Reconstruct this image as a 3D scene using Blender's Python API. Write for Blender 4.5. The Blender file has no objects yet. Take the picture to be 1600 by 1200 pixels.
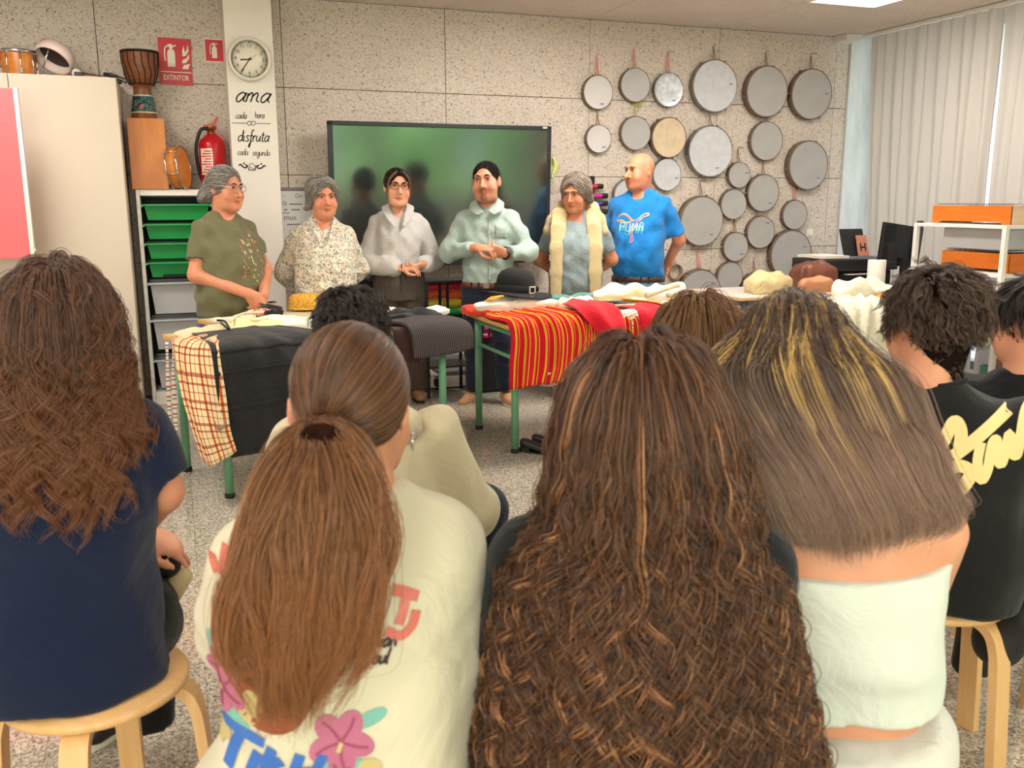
import bpy, bmesh, random
import numpy as np
from math import sin, cos, tan, pi, radians, sqrt, atan2, exp
from mathutils import Vector, Matrix
from mathutils.bvhtree import BVHTree
random.seed(7)
rng = np.random.default_rng(11)
S = bpy.context.scene
C = S.collection

# ---------------------------------------------------------------- camera
FPX, PITCH, YAW, ROLL = 1420.0, radians(11.5), radians(20.25), radians(0.15)
CAM = np.array([0.0, 0.0, 1.39])
FW = np.array([sin(YAW)*cos(PITCH), cos(YAW)*cos(PITCH), -sin(PITCH)])
RT = np.array([cos(YAW), -sin(YAW), 0.0])
UP = np.cross(RT, FW)
cr, sr = cos(ROLL), sin(ROLL)
cd = bpy.data.cameras.new('camera'); cam = bpy.data.objects.new('camera', cd); C.objects.link(cam)
cd.sensor_width = 36.0; cd.lens = FPX/1600*36.0
cd.clip_start = 0.05; cd.clip_end = 200
r2, u2 = RT*cr - UP*sr, UP*cr + RT*sr
r2, u2 = RT*cr + UP*(-sr), UP*cr + RT*sr
cam.matrix_world = Matrix(((r2[0], u2[0], -FW[0], CAM[0]), (r2[1], u2[1], -FW[1], CAM[1]), (r2[2], u2[2], -FW[2], CAM[2]), (0, 0, 0, 1)))
cd.dof.use_dof = True; cd.dof.focus_distance = 5.6; cd.dof.aperture_fstop = 7.0
S.camera = cam
S.cycles.max_bounces = 6; S.cycles.diffuse_bounces = 3; S.cycles.glossy_bounces = 3; S.cycles.transmission_bounces = 3; S.cycles.transparent_max_bounces = 6
S.cycles.adaptive_threshold = 0.045

# ---------------------------------------------------------------- world, sun, daylight, exposure
S.view_settings.view_transform = 'Standard'
S.view_settings.look = 'None'
S.view_settings.gamma = 1.0
S.view_settings.use_curve_mapping = False
S.view_settings.exposure = 0.0
w = bpy.data.worlds.new('world'); S.world = w; w.use_nodes = True
w.node_tree.nodes['Background'].inputs[0].default_value = (0.78, 0.88, 1.0, 1)
w.node_tree.nodes['Background'].inputs[1].default_value = 1.6
sd = bpy.data.lights.new('sun', 'SUN'); sd.energy = 40.0; sd.angle = radians(1.0); sd.color = (1, .95, .86)
sun = bpy.data.objects.new('sun', sd); C.objects.link(sun)
sun.rotation_euler = Vector((0.25, -0.75, -0.75)).to_track_quat('-Z', 'Y').to_euler()

ROOM_H = 2.785          # ceiling height
WY = 6.94               # face of the panelled wall
RX = 6.20               # glass of the window wall on the right
LX = -3.3               # wall on the left
BY = -3.4               # wall behind the audience
def area(name, loc, direction, sx, sy, power, col):
    l = bpy.data.lights.new(name, 'AREA'); l.shape = 'RECTANGLE'; l.size = sx; l.size_y = sy; l.energy = power; l.color = col
    o = bpy.data.objects.new(name, l); C.objects.link(o); o.location = loc
    o.rotation_euler = Vector(direction).to_track_quat('-Z', 'Z').to_euler()
    return o
# daylight entering by the windows behind the audience and by the curtained window wall
area('daylight_rear', (-.7, BY+.12, 1.6), (.12, 1, -.05), 4.8, 1.7, 175, (1.0, .96, .90))
area('daylight_side', (RX+.05, 2.6, 1.45), (-1, 0, 0), 8.4, 2.5, 115, (.80, .90, 1.0))

def at(px, py, Y=None, Z=None, X=None, d=None):
    """world point seen at a photo pixel on the plane y=Y, z=Z, x=X or at depth d"""
    u, v = px-800.0, py-600.0
    u, v = u*cr + v*sr, -u*sr + v*cr
    r = FW + RT*u/FPX - UP*v/FPX
    if Y is not None: t = Y/r[1]
    elif Z is not None: t = (Z-CAM[2])/r[2]
    elif X is not None: t = X/r[0]
    else: t = d
    return CAM + r*t
def depth(p): return float((np.asarray(p)-CAM) @ FW)
# ---------------------------------------------------------------- helpers: materials
def lin(c):
    if max(c) > 1.0: c = tuple(x/255.0 for x in c)
    return tuple((x/12.92 if x <= .04045 else ((x+.055)/1.055)**2.4) for x in c[:3]) + (1.0,)
class NT:
    def __init__(s, name):
        s.m = bpy.data.materials.new(name); s.m.use_nodes = True
        s.t = s.m.node_tree; s.b = s.t.nodes['Principled BSDF']; s.o = s.t.nodes['Material Output']
    def n(s, typ, **kw):
        x = s.t.nodes.new(typ)
        for k, v in kw.items():
            if k in x.inputs.keys(): x.inputs[k].default_value = v
            else: setattr(x, k, v)
        return x
    def l(s, a, b): s.t.links.new(a, b)
    def coord(s, kind='Object', scale=(1, 1, 1), rot=(0, 0, 0), loc=(0, 0, 0)):
        tc = s.n('ShaderNodeTexCoord'); mp = s.n('ShaderNodeMapping')
        mp.inputs['Scale'].default_value = scale; mp.inputs['Rotation'].default_value = rot; mp.inputs['Location'].default_value = loc
        s.l(tc.outputs[kind], mp.inputs[0]); return mp.outputs[0]
    def noise(s, vec, scale, detail=3.0, rough=.5, dist=0.0):
        x = s.n('ShaderNodeTexNoise'); x.inputs['Scale'].default_value = scale; x.inputs['Detail'].default_value = detail
        x.inputs['Roughness'].default_value = rough; x.inputs['Distortion'].default_value = dist
        if vec is not None: s.l(vec, x.inputs['Vector'])
        return x
    def ramp(s, fac, stops, interp='LINEAR'):
        x = s.n('ShaderNodeValToRGB'); x.color_ramp.interpolation = interp
        e = x.color_ramp.elements
        while len(e) < len(stops): e.new(.5)
        for i, (p, c) in enumerate(stops):
            e[i].position = p; e[i].color = c if len(c) == 4 else lin(c)
        s.l(fac, x.inputs[0]); return x.outputs[0]
    def mix(s, fac, a, b, mode='MIX'):
        x = s.n('ShaderNodeMix'); x.data_type = 'RGBA'; x.blend_type = mode
        for sock, v in ((x.inputs[0], fac), (x.inputs[6], a), (x.inputs[7], b)):
            if isinstance(v, (int, float)): sock.default_value = v
            elif isinstance(v, tuple): sock.default_value = v if len(v) == 4 else lin(v)
            else: s.l(v, sock)
        return x.outputs[2]
    def math(s, op, a, b=0.0):
        x = s.n('ShaderNodeMath'); x.operation = op
        for sock, v in ((x.inputs[0], a), (x.inputs[1], b)):
            if isinstance(v, (int, float)): sock.default_value = v
            else: s.l(v, sock)
        return x.outputs[0]
    def bump(s, h, strength=.3, dist=.01):
        x = s.n('ShaderNodeBump'); x.inputs['Strength'].default_value = strength; x.inputs['Distance'].default_value = dist
        s.l(h, x.inputs['Height']); s.l(x.outputs[0], s.b.inputs['Normal']); return x
    def col(s, v):
        if isinstance(v, tuple): s.b.inputs['Base Color'].default_value = lin(v)
        else: s.l(v, s.b.inputs['Base Color'])
    def set(s, rough=None, metal=None, spec=None, **kw):
        if rough is not None: s.b.inputs['Roughness'].default_value = rough
        if metal is not None: s.b.inputs['Metallic'].default_value = metal
        if spec is not None: s.b.inputs['Specular IOR Level'].default_value = spec
        for k, v in kw.items(): s.b.inputs[k].default_value = v
        return s
MC = {}
def plain(name, col, rough=.5, metal=0.0, spec=.5, var=.06, vscale=6.0, bump=0.0, bscale=200.0, **kw):
    """one colour with a little procedural unevenness and fine relief"""
    if name in MC: return MC[name]
    t = NT(name); v = t.coord()
    n = t.noise(v, vscale, 3)
    c = lin(col)
    a = tuple(min(1, x*(1+var)) for x in c[:3])+(1,); b = tuple(x*(1-var) for x in c[:3])+(1,)
    t.col(t.ramp(n.outputs[0], [(.3, b), (.7, a)]))
    if bump: t.bump(t.noise(v, bscale, 2).outputs[0], bump, .004)
    t.set(rough, metal, spec, **kw); MC[name] = t.m; return t.m
def cloth(name, col, var=.08, weave=900, wr=.25, wscale=9.0, rough=.9, sheen=.15):
    """woven cloth: wrinkle relief, slight unevenness"""
    if name in MC: return MC[name]
    t = NT(name); v = t.coord()
    n = t.noise(v, wscale, 4, .55, .6); f = t.noise(v, weave, 1)
    c = lin(col)
    t.col(t.ramp(n.outputs[0], [(.3, tuple(x*(1-var) for x in c[:3])+(1,)), (.7, tuple(min(1, x*(1+var)) for x in c[:3])+(1,))]))
    h = t.math('ADD', n.outputs[0], t.math('MULTIPLY', f.outputs[0], .04))
    t.bump(h, min(1, wr*2), .035); t.set(rough, 0, .2); t.b.inputs['Sheen Weight'].default_value = sheen
    MC[name] = t.m; return t.m
def wood(name, c1, c2, scale=(1, 1, 12), rough=.45, rot=(0, 0, 0), dist=2.5):
    if name in MC: return MC[name]
    t = NT(name); v = t.coord(scale=scale, rot=rot)
    n = t.noise(v, 2.2, 5, .6, dist); f = t.noise(v, 30, 2)
    t.col(t.mix(t.math('MULTIPLY', f.outputs[0], .5), t.ramp(n.outputs[0], [(.3, c1), (.7, c2)]), c1))
    t.set(rough, 0, .4); t.bump(f.outputs[0], .05, .002); MC[name] = t.m; return t.m

# ---------------------------------------------------------------- helpers: objects
def prop(o, label=None, cat=None, group=None, kind=None):
    if label: o['label'] = label
    if cat: o['category'] = cat
    if group: o['group'] = group
    if kind: o['kind'] = kind
    return o
def empty(name, loc=(0, 0, 0), rz=0.0, label=None, cat=None, group=None):
    o = bpy.data.objects.new(name, None); C.objects.link(o); o.location = [float(x) for x in loc]; o.rotation_euler = (0, 0, rz)
    o.empty_display_size = .05
    return prop(o, label, cat, group)
def link(name, me, parent=None, label=None, cat=None, group=None, kind=None):
    o = bpy.data.objects.new(name, me); C.objects.link(o); o.parent = parent
    return prop(o, label, cat, group, kind)
def mesh_np(name, V, Fq, mats=(), smooth=True):
    me = bpy.data.meshes.new(name); V = np.asarray(V, np.float32); Fq = np.asarray(Fq, np.int32); k = Fq.shape[1]
    me.vertices.add(len(V)); me.vertices.foreach_set('co', V.ravel())
    me.loops.add(Fq.size); me.loops.foreach_set('vertex_index', Fq.ravel())
    me.polygons.add(len(Fq)); me.polygons.foreach_set('loop_start', np.arange(len(Fq), dtype=np.int32)*k)
    if smooth: me.polygons.foreach_set('use_smooth', np.ones(len(Fq), bool))
    me.update(calc_edges=True); me.validate()
    for m in (mats if isinstance(mats, (list, tuple)) else [mats]): me.materials.append(m)
    return me
def basis(d, up=(0, 0, 1)):
    d = np.asarray(d, float); d = d/np.linalg.norm(d); u = np.asarray(up, float)
    if abs(d @ u) > .98: u = np.array([1.0, 0, 0])
    a = np.cross(u, d); a /= np.linalg.norm(a); return a, np.cross(d, a), d
def spline(P, n):
    """Catmull-Rom through P, n points"""
    P = np.asarray(P, float); Q = np.vstack([2*P[0]-P[1], P, 2*P[-1]-P[-2]])
    t = np.linspace(0, len(P)-1-1e-9, n); i = t.astype(int); f = (t-i)[:, None]
    a, b, c, d = Q[i], Q[i+1], Q[i+2], Q[i+3]
    return .5*((2*b)+(c-a)*f+(2*a-5*b+4*c-d)*f*f+(3*b-a-3*c+d)*f**3)
class MB:
    """collects shapes, builds them as one mesh object"""
    def __init__(s): s.V = []; s.F = []; s.M = []; s.SM = []; s.mi = 0; s.sm = False
    def add(s, V, F):
        o = len(s.V); s.V += [tuple(map(float, v)) for v in V]
        for f in F: s.F.append(tuple(i+o for i in f)); s.M.append(s.mi); s.SM.append(s.sm)
        return s
    def box(s, c, size, rz=0.0, bev=0.0, R=None):
        x, y, z = [k/2 for k in size]
        if bev > 0:
            b = min(bev, x*.9, y*.9, z*.9); V = []; F = []
            bm = bmesh.new(); bmesh.ops.create_cube(bm, size=1.0)
            for v in bm.verts: v.co = Vector((v.co.x*2*x, v.co.y*2*y, v.co.z*2*z))
            bmesh.ops.bevel(bm, geom=bm.edges[:], offset=b, segments=2, affect='EDGES', profile=.6)
            bm.verts.index_update(); V = [tuple(v.co) for v in bm.verts]; F = [[v.index for v in f.verts] for f in bm.faces]; bm.free()
        else:
            V = [(i*x, j*y, k*z) for i in (-1, 1) for j in (-1, 1) for k in (-1, 1)]
            F = [(0, 1, 3, 2), (4, 6, 7, 5), (0, 4, 5, 1), (2, 3, 7, 6), (0, 2, 6, 4), (1, 5, 7, 3)]
        if R is None:
            a, b2 = cos(rz), sin(rz); V = [(c[0]+v[0]*a-v[1]*b2, c[1]+v[0]*b2+v[1]*a, c[2]+v[2]) for v in V]
        else:
            R = np.asarray(R); V = [tuple(np.asarray(c)+R @ np.asarray(v)) for v in V]
        return s.add(V, F)
    def tube(s, P, r, n=8, closed=False, cap=True):
        P = np.asarray(P, float); m = len(P); r = np.broadcast_to(np.asarray(r, float), (m,))
        if closed: T = np.roll(P, -1, 0)-np.roll(P, 1, 0)
        else:
            T = np.empty_like(P); T[1:-1] = P[2:]-P[:-2]; T[0] = P[1]-P[0]; T[-1] = P[-1]-P[-2]
        T /= np.linalg.norm(T, axis=1)[:, None]+1e-12
        a, b, _ = basis(T[0]); V = []
        for i in range(m):
            a = a-(a @ T[i])*T[i]; a /= np.linalg.norm(a)+1e-12; b = np.cross(T[i], a)
            for k in range(n):
                q = 2*pi*k/n; V.append(P[i]+r[i]*(cos(q)*a+sin(q)*b))
        F = []
        for i in range(m if closed else m-1):
            j = (i+1) % m
            for k in range(n): F.append((i*n+k, i*n+(k+1) % n, j*n+(k+1) % n, j*n+k))
        if cap and not closed: F.append(tuple(range(n-1, -1, -1))); F.append(tuple((m-1)*n+k for k in range(n)))
        sm = s.sm; s.sm = True; s.add(V, F); s.sm = sm; return s
    def lathe(s, prof, c=(0, 0, 0), axis=(0, 0, 1), n=28, caps=True, smooth=True):
        a, b, d = basis(axis); c = np.asarray(c, float); V = []; F = []
        for r, h in prof:
            for k in range(n):
                q = 2*pi*k/n; V.append(c+d*h+r*(cos(q)*a+sin(q)*b))
        for i in range(len(prof)-1):
            for k in range(n): F.append((i*n+k, i*n+(k+1) % n, (i+1)*n+(k+1) % n, (i+1)*n+k))
        sm = s.sm; s.sm = smooth; s.add(V, F); s.sm = False
        if caps: s.add(V, [tuple(range(n-1, -1, -1)), tuple((len(prof)-1)*n+k for k in range(n))])
        s.sm = sm; return s
    def prism(s, poly, o, ax, ay, th):
        """extruded polygon: 2D points on axes ax, ay from origin o, thickness th along ax x ay"""
        o, ax, ay = [np.asarray(k, float) for k in (o, ax, ay)]; nz = np.cross(ax, ay); nz = nz/np.linalg.norm(nz); n = len(poly)
        V = [o+ax*p[0]+ay*p[1] for p in poly]+[o+ax*p[0]+ay*p[1]+nz*th for p in poly]
        F = [tuple(range(n-1, -1, -1)), tuple(range(n, 2*n))]+[(i, (i+1) % n, n+(i+1) % n, n+i) for i in range(n)]
        return s.add(V, F)
    def ball(s, c, r, R=None, n=12):
        r = np.broadcast_to(np.asarray(r, float), (3,)); V = []; F = []; m = n//2
        R = np.eye(3) if R is None else np.asarray(R)
        for i in range(m+1):
            th = pi*i/m
            for k in range(n): V.append(np.asarray(c)+R @ (r*np.array([sin(th)*cos(2*pi*k/n), sin(th)*sin(2*pi*k/n), cos(th)])))
        for i in range(m):
            for k in range(n): F.append((i*n+k, (i+1)*n+k, (i+1)*n+(k+1) % n, i*n+(k+1) % n))
        sm = s.sm; s.sm = True; s.add(V, F); s.sm = sm; return s
    def grid(s, P, smooth=True, closed_u=False):
        P = np.asarray(P, float); a, b = P.shape[:2]; F = []
        for i in range(a if closed_u else a-1):
            for j in range(b-1): F.append((i*b+j, ((i+1) % a)*b+j, ((i+1) % a)*b+j+1, i*b+j+1))
        sm = s.sm; s.sm = smooth; s.add(P.reshape(-1, 3), F); s.sm = sm; return s
    def build(s, name, mats, parent=None, label=None, cat=None, group=None, kind=None):
        me = bpy.data.meshes.new(name); me.from_pydata(s.V, [], s.F)
        for m in (mats if isinstance(mats, (list, tuple)) else [mats]): me.materials.append(m)
        me.polygons.foreach_set('material_index', s.M); me.polygons.foreach_set('use_smooth', s.SM)
        me.update(); me.validate()
        return link(name, me, parent, label, cat, group, kind)
def copy_tree(o, parent=None):
    c = o.copy(); C.objects.link(c); c.parent = parent
    for ch in list(o.children): copy_tree(ch, c)
    return c
def solid(o, th, off=0.0):
    m = o.modifiers.new('thickness', 'SOLIDIFY'); m.thickness = th; m.offset = off; return o
def text_obj(txt, name, mat, size, M4, th=.001, parent=None, align='CENTER', sx=1.0, bold=0.0):
    cu = bpy.data.curves.new(name, 'FONT'); cu.body = txt; cu.size = size; cu.align_x = align; cu.align_y = 'CENTER'; cu.extrude = th; cu.offset = bold*size
    t = bpy.data.objects.new(name, cu); C.objects.link(t)
    me = bpy.data.meshes.new_from_object(t); bpy.data.objects.remove(t); bpy.data.curves.remove(cu)
    me.transform(Matrix(M4) @ Matrix.Diagonal((sx, 1, 1, 1))); me.materials.append(mat)
    return link(name, me, parent)
def frame4(o, ax, ay):
    ax = np.asarray(ax, float); ay = np.asarray(ay, float); az = np.cross(ax, ay); o = np.asarray(o, float)
    return [[ax[0], ay[0], az[0], o[0]], [ax[1], ay[1], az[1], o[1]], [ax[2], ay[2], az[2], o[2]], [0, 0, 0, 1]]
def ribbon2d(P, w, n=None):
    """flat stroke along 2D points, width w (scalar or per point): list of quads as (V2, F)"""
    P = np.asarray(P, float)
    if n: P = spline(P, n)
    m = len(P); T = np.gradient(P, axis=0); T /= np.linalg.norm(T, axis=1)[:, None]+1e-9
    N = np.stack([-T[:, 1], T[:, 0]], 1); w = np.broadcast_to(np.asarray(w, float), (m,))[:, None]
    V = np.vstack([P+N*w/2, P-N*w/2]); F = [(i, i+m, i+m+1, i+1) for i in range(m-1)]
    return V, F
# single-stroke handwriting, x-height 1
GLY = {
 'a': (.95, [[(.8,.85),(.45,1),(.1,.6),(.15,.1),(.45,.05),(.8,.7),(.82,.95),(.75,.25),(.95,.02)]]),
 'c': (.8, [[(.75,.85),(.45,1),(.1,.6),(.15,.1),(.5,0),(.8,.2)]]),
 'd': (.95, [[(.75,.85),(.45,1),(.1,.6),(.15,.1),(.45,.05),(.78,.5),(.85,1.9),(.76,.4),(.95,.02)]]),
 'e': (.8, [[(.1,.5),(.6,.6),(.65,.9),(.4,1),(.1,.6),(.2,.1),(.5,0),(.8,.25)]]),
 'f': (.6, [[(.65,1.75),(.5,1.95),(.35,1.6),(.3,.3),(.25,-.8),(.05,-.95),(.1,-.5),(.5,.1)],[(.05,.95),(.6,1.0)]]),
 'g': (.9, [[(.8,.85),(.45,1),(.1,.6),(.15,.15),(.45,.1),(.8,.7),(.82,.95),(.78,-.4),(.5,-.85),(.15,-.6),(.5,-.2),(.95,.1)]]),
 'h': (.85, [[(.1,1.9),(.1,0)],[(.1,.6),(.4,1),(.65,.85),(.68,.3),(.85,.0)]]),
 'i': (.4, [[(.12,.95),(.12,.15),(.35,.02)],[(.14,1.35),(.16,1.42)]]),
 'l': (.4, [[(.15,1.9),(.12,.2),(.35,.02)]]),
 'k': (.8, [[(.1,1.9),(.1,0)],[(.65,1),(.12,.5),(.7,0)]]),
 'm': (1.35, [[(.08,.95),(.1,.0)],[(.1,.6),(.35,1),(.52,.8),(.55,0)],[(.55,.6),(.82,1),(1.0,.8),(1.02,.25),(1.3,.02)]]),
 'n': (.85, [[(.08,.95),(.1,0)],[(.1,.6),(.4,1),(.62,.8),(.65,.25),(.85,.02)]]),
 'o': (.85, [[(.4,1),(.1,.6),(.18,.08),(.5,.02),(.75,.45),(.6,.92),(.4,1)]]),
 'r': (.65, [[(.08,.95),(.12,0)],[(.12,.55),(.35,.95),(.6,.9)]]),
 's': (.7, [[(.62,.85),(.4,1),(.18,.8),(.35,.55),(.58,.3),(.4,.02),(.08,.12)]]),
 't': (.6, [[(.3,1.6),(.25,.2),(.55,.02)],[(.02,1.1),(.58,1.15)]]),
 'u': (.9, [[(.08,.95),(.1,.25),(.35,.02),(.65,.4),(.72,.95),(.7,.25),(.9,.02)]]),
 ' ': (.8, []),
}
def script_strokes(txt, xh, slant=.15):
    """handwritten word as a list of 2D polylines, origin at the middle of the baseline"""
    x = 0; out = []
    for ch in txt:
        wd, st = GLY[ch]
        for s_ in st: out.append([((x+p[0]+slant*p[1])*xh, p[1]*xh) for p in s_])
        x += wd
    return [[(p[0]-x*xh/2, p[1]) for p in s_] for s_ in out]
def strokes_mesh(strokes, o, ax, ay, w, th=.0015):
    mb = MB(); o, ax, ay = [np.asarray(k, float) for k in (o, ax, ay)]; nz = np.cross(ax, ay)
    for s_ in strokes:
        V, F = ribbon2d(s_, w, max(6, len(s_)*5)) if len(s_) > 2 else ribbon2d(s_, w)
        mb.add([o+ax*v[0]+ay*v[1]+nz*th for v in V], F)
    return mb
# ---------------------------------------------------------------- setting: materials
def m_terrazzo():
    t = NT('terrazzo'); v = t.coord()
    def vor(scale, feat='F1'):
        x = t.n('ShaderNodeTexVoronoi'); x.feature = feat; x.inputs['Scale'].default_value = scale; t.l(v, x.inputs['Vector']); return x
    a = vor(150); b = vor(280); sep = t.n('ShaderNodeSeparateColor'); t.l(a.outputs['Color'], sep.inputs[0])
    sb = t.n('ShaderNodeSeparateColor'); t.l(b.outputs['Color'], sb.inputs[0])
    c1 = t.ramp(sep.outputs[0], [(0, (84, 76, 70)), (.18, (128, 116, 102)), (.36, (186, 174, 154)), (.62, (215, 203, 182)), (.85, (160, 148, 130))], 'CONSTANT')
    c2 = t.ramp(sb.outputs[0], [(0, (100, 90, 82)), (.25, (176, 162, 142)), (.6, (222, 212, 194))], 'CONSTANT')
    base = t.mix(.45, c1, c2)
    br = t.n('ShaderNodeTexBrick'); br.inputs['Scale'].default_value = 1.0; br.offset = 0.0
    br.inputs['Brick Width'].default_value = .4; br.inputs['Row Height'].default_value = .4; br.inputs['Mortar Size'].default_value = .0016
    br.inputs['Color1'].default_value = (1, 1, 1, 1); br.inputs['Color2'].default_value = (.94, .94, .94, 1); br.inputs['Mortar'].default_value = (.62, .6, .58, 1)
    t.l(v, br.inputs['Vector'])
    t.col(t.mix(1.0, base, br.outputs[0], 'MULTIPLY'))
    n = t.noise(v, 3, 3); t.l(t.ramp(n.outputs[0], [(.3, (.07, .07, .07, 1)), (.7, (.13, .13, .13, 1))]), t.b.inputs['Roughness'])
    t.set(None, 0, .95); return t.m
def m_woodwool(name, base, dark, pits=.5):
    t = NT(name); tc = t.n('ShaderNodeNewGeometry'); v = tc.outputs['Position']
    n1 = t.noise(v, 62, 3, .65, 1.6); n2 = t.noise(v, 130, 2, .6, 1.0); n3 = t.noise(v, 2.2, 3)
    h = t.math('ADD', t.math('MULTIPLY', n1.outputs[0], .62), t.math('MULTIPLY', n2.outputs[0], .38))
    c = t.ramp(h, [(.34, dark), (.41, tuple(int(.55*a+.45*b) for a, b in zip(dark, base))), (.46, base), (.75, tuple(min(255, int(x*1.06)) for x in base))])
    t.col(t.mix(t.math('MULTIPLY', n3.outputs[0], .35), c, tuple(int(x*.9) for x in base), 'MULTIPLY'))
    t.bump(h, .7, .012); t.set(.92, 0, .15); return t.m
def m_concrete():
    t = NT('concrete'); v = t.coord(scale=(1, 1, .25)); n = t.noise(v, 9, 6, .65)
    t.col(t.ramp(n.outputs[0], [(.3, (196, 198, 196)), (.7, (224, 226, 224))])); t.bump(n.outputs[0], .25, .01); t.set(.85, 0, .2); return t.m
def m_glass():
    t = NT('window_glass'); tr = t.n('ShaderNodeBsdfTransparent'); gl = t.n('ShaderNodeBsdfGlossy'); gl.inputs['Roughness'].default_value = .02
    mx = t.n('ShaderNodeMixShader'); mx.inputs[0].default_value = .06
    t.l(tr.outputs[0], mx.inputs[1]); t.l(gl.outputs[0], mx.inputs[2]); t.l(mx.outputs[0], t.o.inputs[0]); return t.m
def m_curtain():
    t = NT('curtain_fabric'); v = t.coord(); n = t.noise(v, 500, 2)
    d = t.n('ShaderNodeBsdfDiffuse'); tl = t.n('ShaderNodeBsdfTranslucent'); d.inputs[0].default_value = lin((206, 198, 188)); tl.inputs[0].default_value = lin((214, 204, 190))
    b = t.n('ShaderNodeBump'); b.inputs['Strength'].default_value = .1; t.l(n.outputs[0], b.inputs['Height']); t.l(b.outputs[0], d.inputs['Normal'])
    mx = t.n('ShaderNodeMixShader'); mx.inputs[0].default_value = .22
    t.l(d.outputs[0], mx.inputs[1]); t.l(tl.outputs[0], mx.inputs[2]); t.l(mx.outputs[0], t.o.inputs[0]); return t.m
PANEL = m_woodwool('wood_wool_panel', (226, 212, 198), (96, 82, 72))
CEILP = m_woodwool('ceiling_board', (238, 226, 216), (196, 180, 170))
WHITE = plain('white_paint', (232, 224, 212), .7, var=.02)
COLM = plain('column_paint', (236, 227, 214), .6, var=.02)
JOINT = plain('joint_shadow_gap', (70, 62, 56), .95)
CONC = m_concrete(); GLASS = m_glass(); CURT = m_curtain()
ALU = plain('anodised_frame', (150, 152, 154), .35, .7)

# ---------------------------------------------------------------- setting: shell
XS = [-3.98, -2.78, -1.58, -.38, .825, 2.03, 3.23, 4.428, 5.63, 5.77]
ZS = [0, .345, .957, 1.567, 2.178, ROOM_H]
o = MB(); o.grid([[(LX, BY, 0), (LX, WY+.2, 0)], [(RX+.3, BY, 0), (RX+.3, WY+.2, 0)]], False)
fl = MB().box(((LX+RX)/2, (BY+WY)/2, -.05), (RX-LX+.8, WY-BY+.8, .1)).build('floor', m_terrazzo(), kind='structure')
wb = MB().box(((LX+RX)/2, WY+.13, ROOM_H/2), (RX-LX+.6, .2, ROOM_H)).build('wall_back', JOINT, kind='structure')
for i in range(len(XS)-1):
    for j in range(len(ZS)-1):
        x0, x1, z0, z1 = XS[i]+.002, XS[i+1]-.002, ZS[j]+.002, ZS[j+1]-.002
        MB().box(((x0+x1)/2, WY+.015+rng.uniform(-.0015, .0015), (z0+z1)/2), (x1-x0, .03, z1-z0), bev=.003).build('wall_panel', PANEL, wb)
MB().box(((5.772+RX+.3)/2, WY+.005, ROOM_H/2), (RX+.3-5.772, .05, ROOM_H)).build('wall_return', CONC, kind='structure')
ce = MB().box(((LX+RX)/2, (BY+WY)/2, ROOM_H+.13), (RX-LX+.8, WY-BY+.8, .2)).build('ceiling', JOINT, kind='structure')
CY = [WY, 5.86] + [5.86-1.2*k for k in range(1, 9)]
LUM = [(-1.0, 4.98), (2.6, 4.98), (4.63, 5.10), (-1.0, 2.2), (2.6, 2.2), (-1.0, -.4), (2.6, -.4)]
for i in range(len(XS)-2):
    for j in range(len(CY)-1):
        x0, x1, y0, y1 = XS[i]+.002, min(XS[i+1], 5.70)-.002, CY[j+1]+.002, CY[j]-.002
        if i == len(XS)-3: x1 = 5.70
        if XS[i] < 5.0 or True:
            MB().box(((x0+x1)/2, (y0+y1)/2, ROOM_H+.015), (x1-x0, y1-y0, .03)).build('ceiling_panel', CEILP, ce)
MB().box((5.95, (BY+WY)/2, ROOM_H+.02), (.5, WY-BY, .03)).build('ceiling_edge_board', WHITE, ce)
MB().box((5.66, WY-.09, ROOM_H-.03), (.16, .18, .055), bev=.004).build('ceiling_track_end', WHITE, ce)
MB().box((LX-.1, (BY+WY)/2, ROOM_H/2), (.2, WY-BY+.4, ROOM_H)).build('wall_left', WHITE, kind='structure')
# wall behind the audience: parapet, lintel, piers; windows between
wr = MB(); wr.box(((LX+RX)/2, BY-.1, .35), (RX-LX+.6, .2, .7)); wr.box(((LX+RX)/2, BY-.1, ROOM_H-.04), (RX-LX+.6, .2, .08))
for x in (LX, -1.0, 1.3, 3.6, RX): wr.box((x, BY-.1, ROOM_H/2), (.16, .2, ROOM_H))
wr.build('wall_rear', WHITE, kind='structure')
n = 0
for xa, xb in ((LX, -1.0), (-1.0, 1.3), (1.3, 3.6), (3.6, RX)):
    n += 1; f = MB(); x0, x1 = xa+.08, xb-.08
    for z in (.72, 2.3, 2.69): f.box(((x0+x1)/2, BY-.1, z), (x1-x0, .06, .05))
    for x in (x0+.025, (x0+x1)/2, x1-.025): f.box((x, BY-.1, 1.7), (.05, .06, 2.0))
    fo = f.build('window_%d' % n, ALU, kind='structure')
    MB().box(((x0+x1)/2, BY-.1, 1.5), (x1-x0-.05, .008, 1.6)).build('pane', GLASS, fo)
    MB().box(((x0+x1)/2, BY-.1, 2.5), (x1-x0-.05, .008, .36)).build('pane', GLASS, fo)
# window wall on the right, behind the curtains
for k in range(5):
    n += 1; y1 = WY-.02-2.06*k; y0 = y1-2.06; f = MB()
    for z in (.03, ROOM_H-.03): f.box((RX, (y0+y1)/2, z), (.07, y1-y0, .06))
    for y in (y0+.03, (y0+y1)/2, y1-.03): f.box((RX, y, ROOM_H/2), (.07, .05, ROOM_H))
    fo = f.build('window_%d' % n, ALU, kind='structure')
    for y in ((3*y0+y1)/4, (y0+3*y1)/4): MB().box((RX, y, ROOM_H/2), (.008, (y1-y0)/2-.06, ROOM_H-.12)).build('pane', GLASS, fo)
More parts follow.
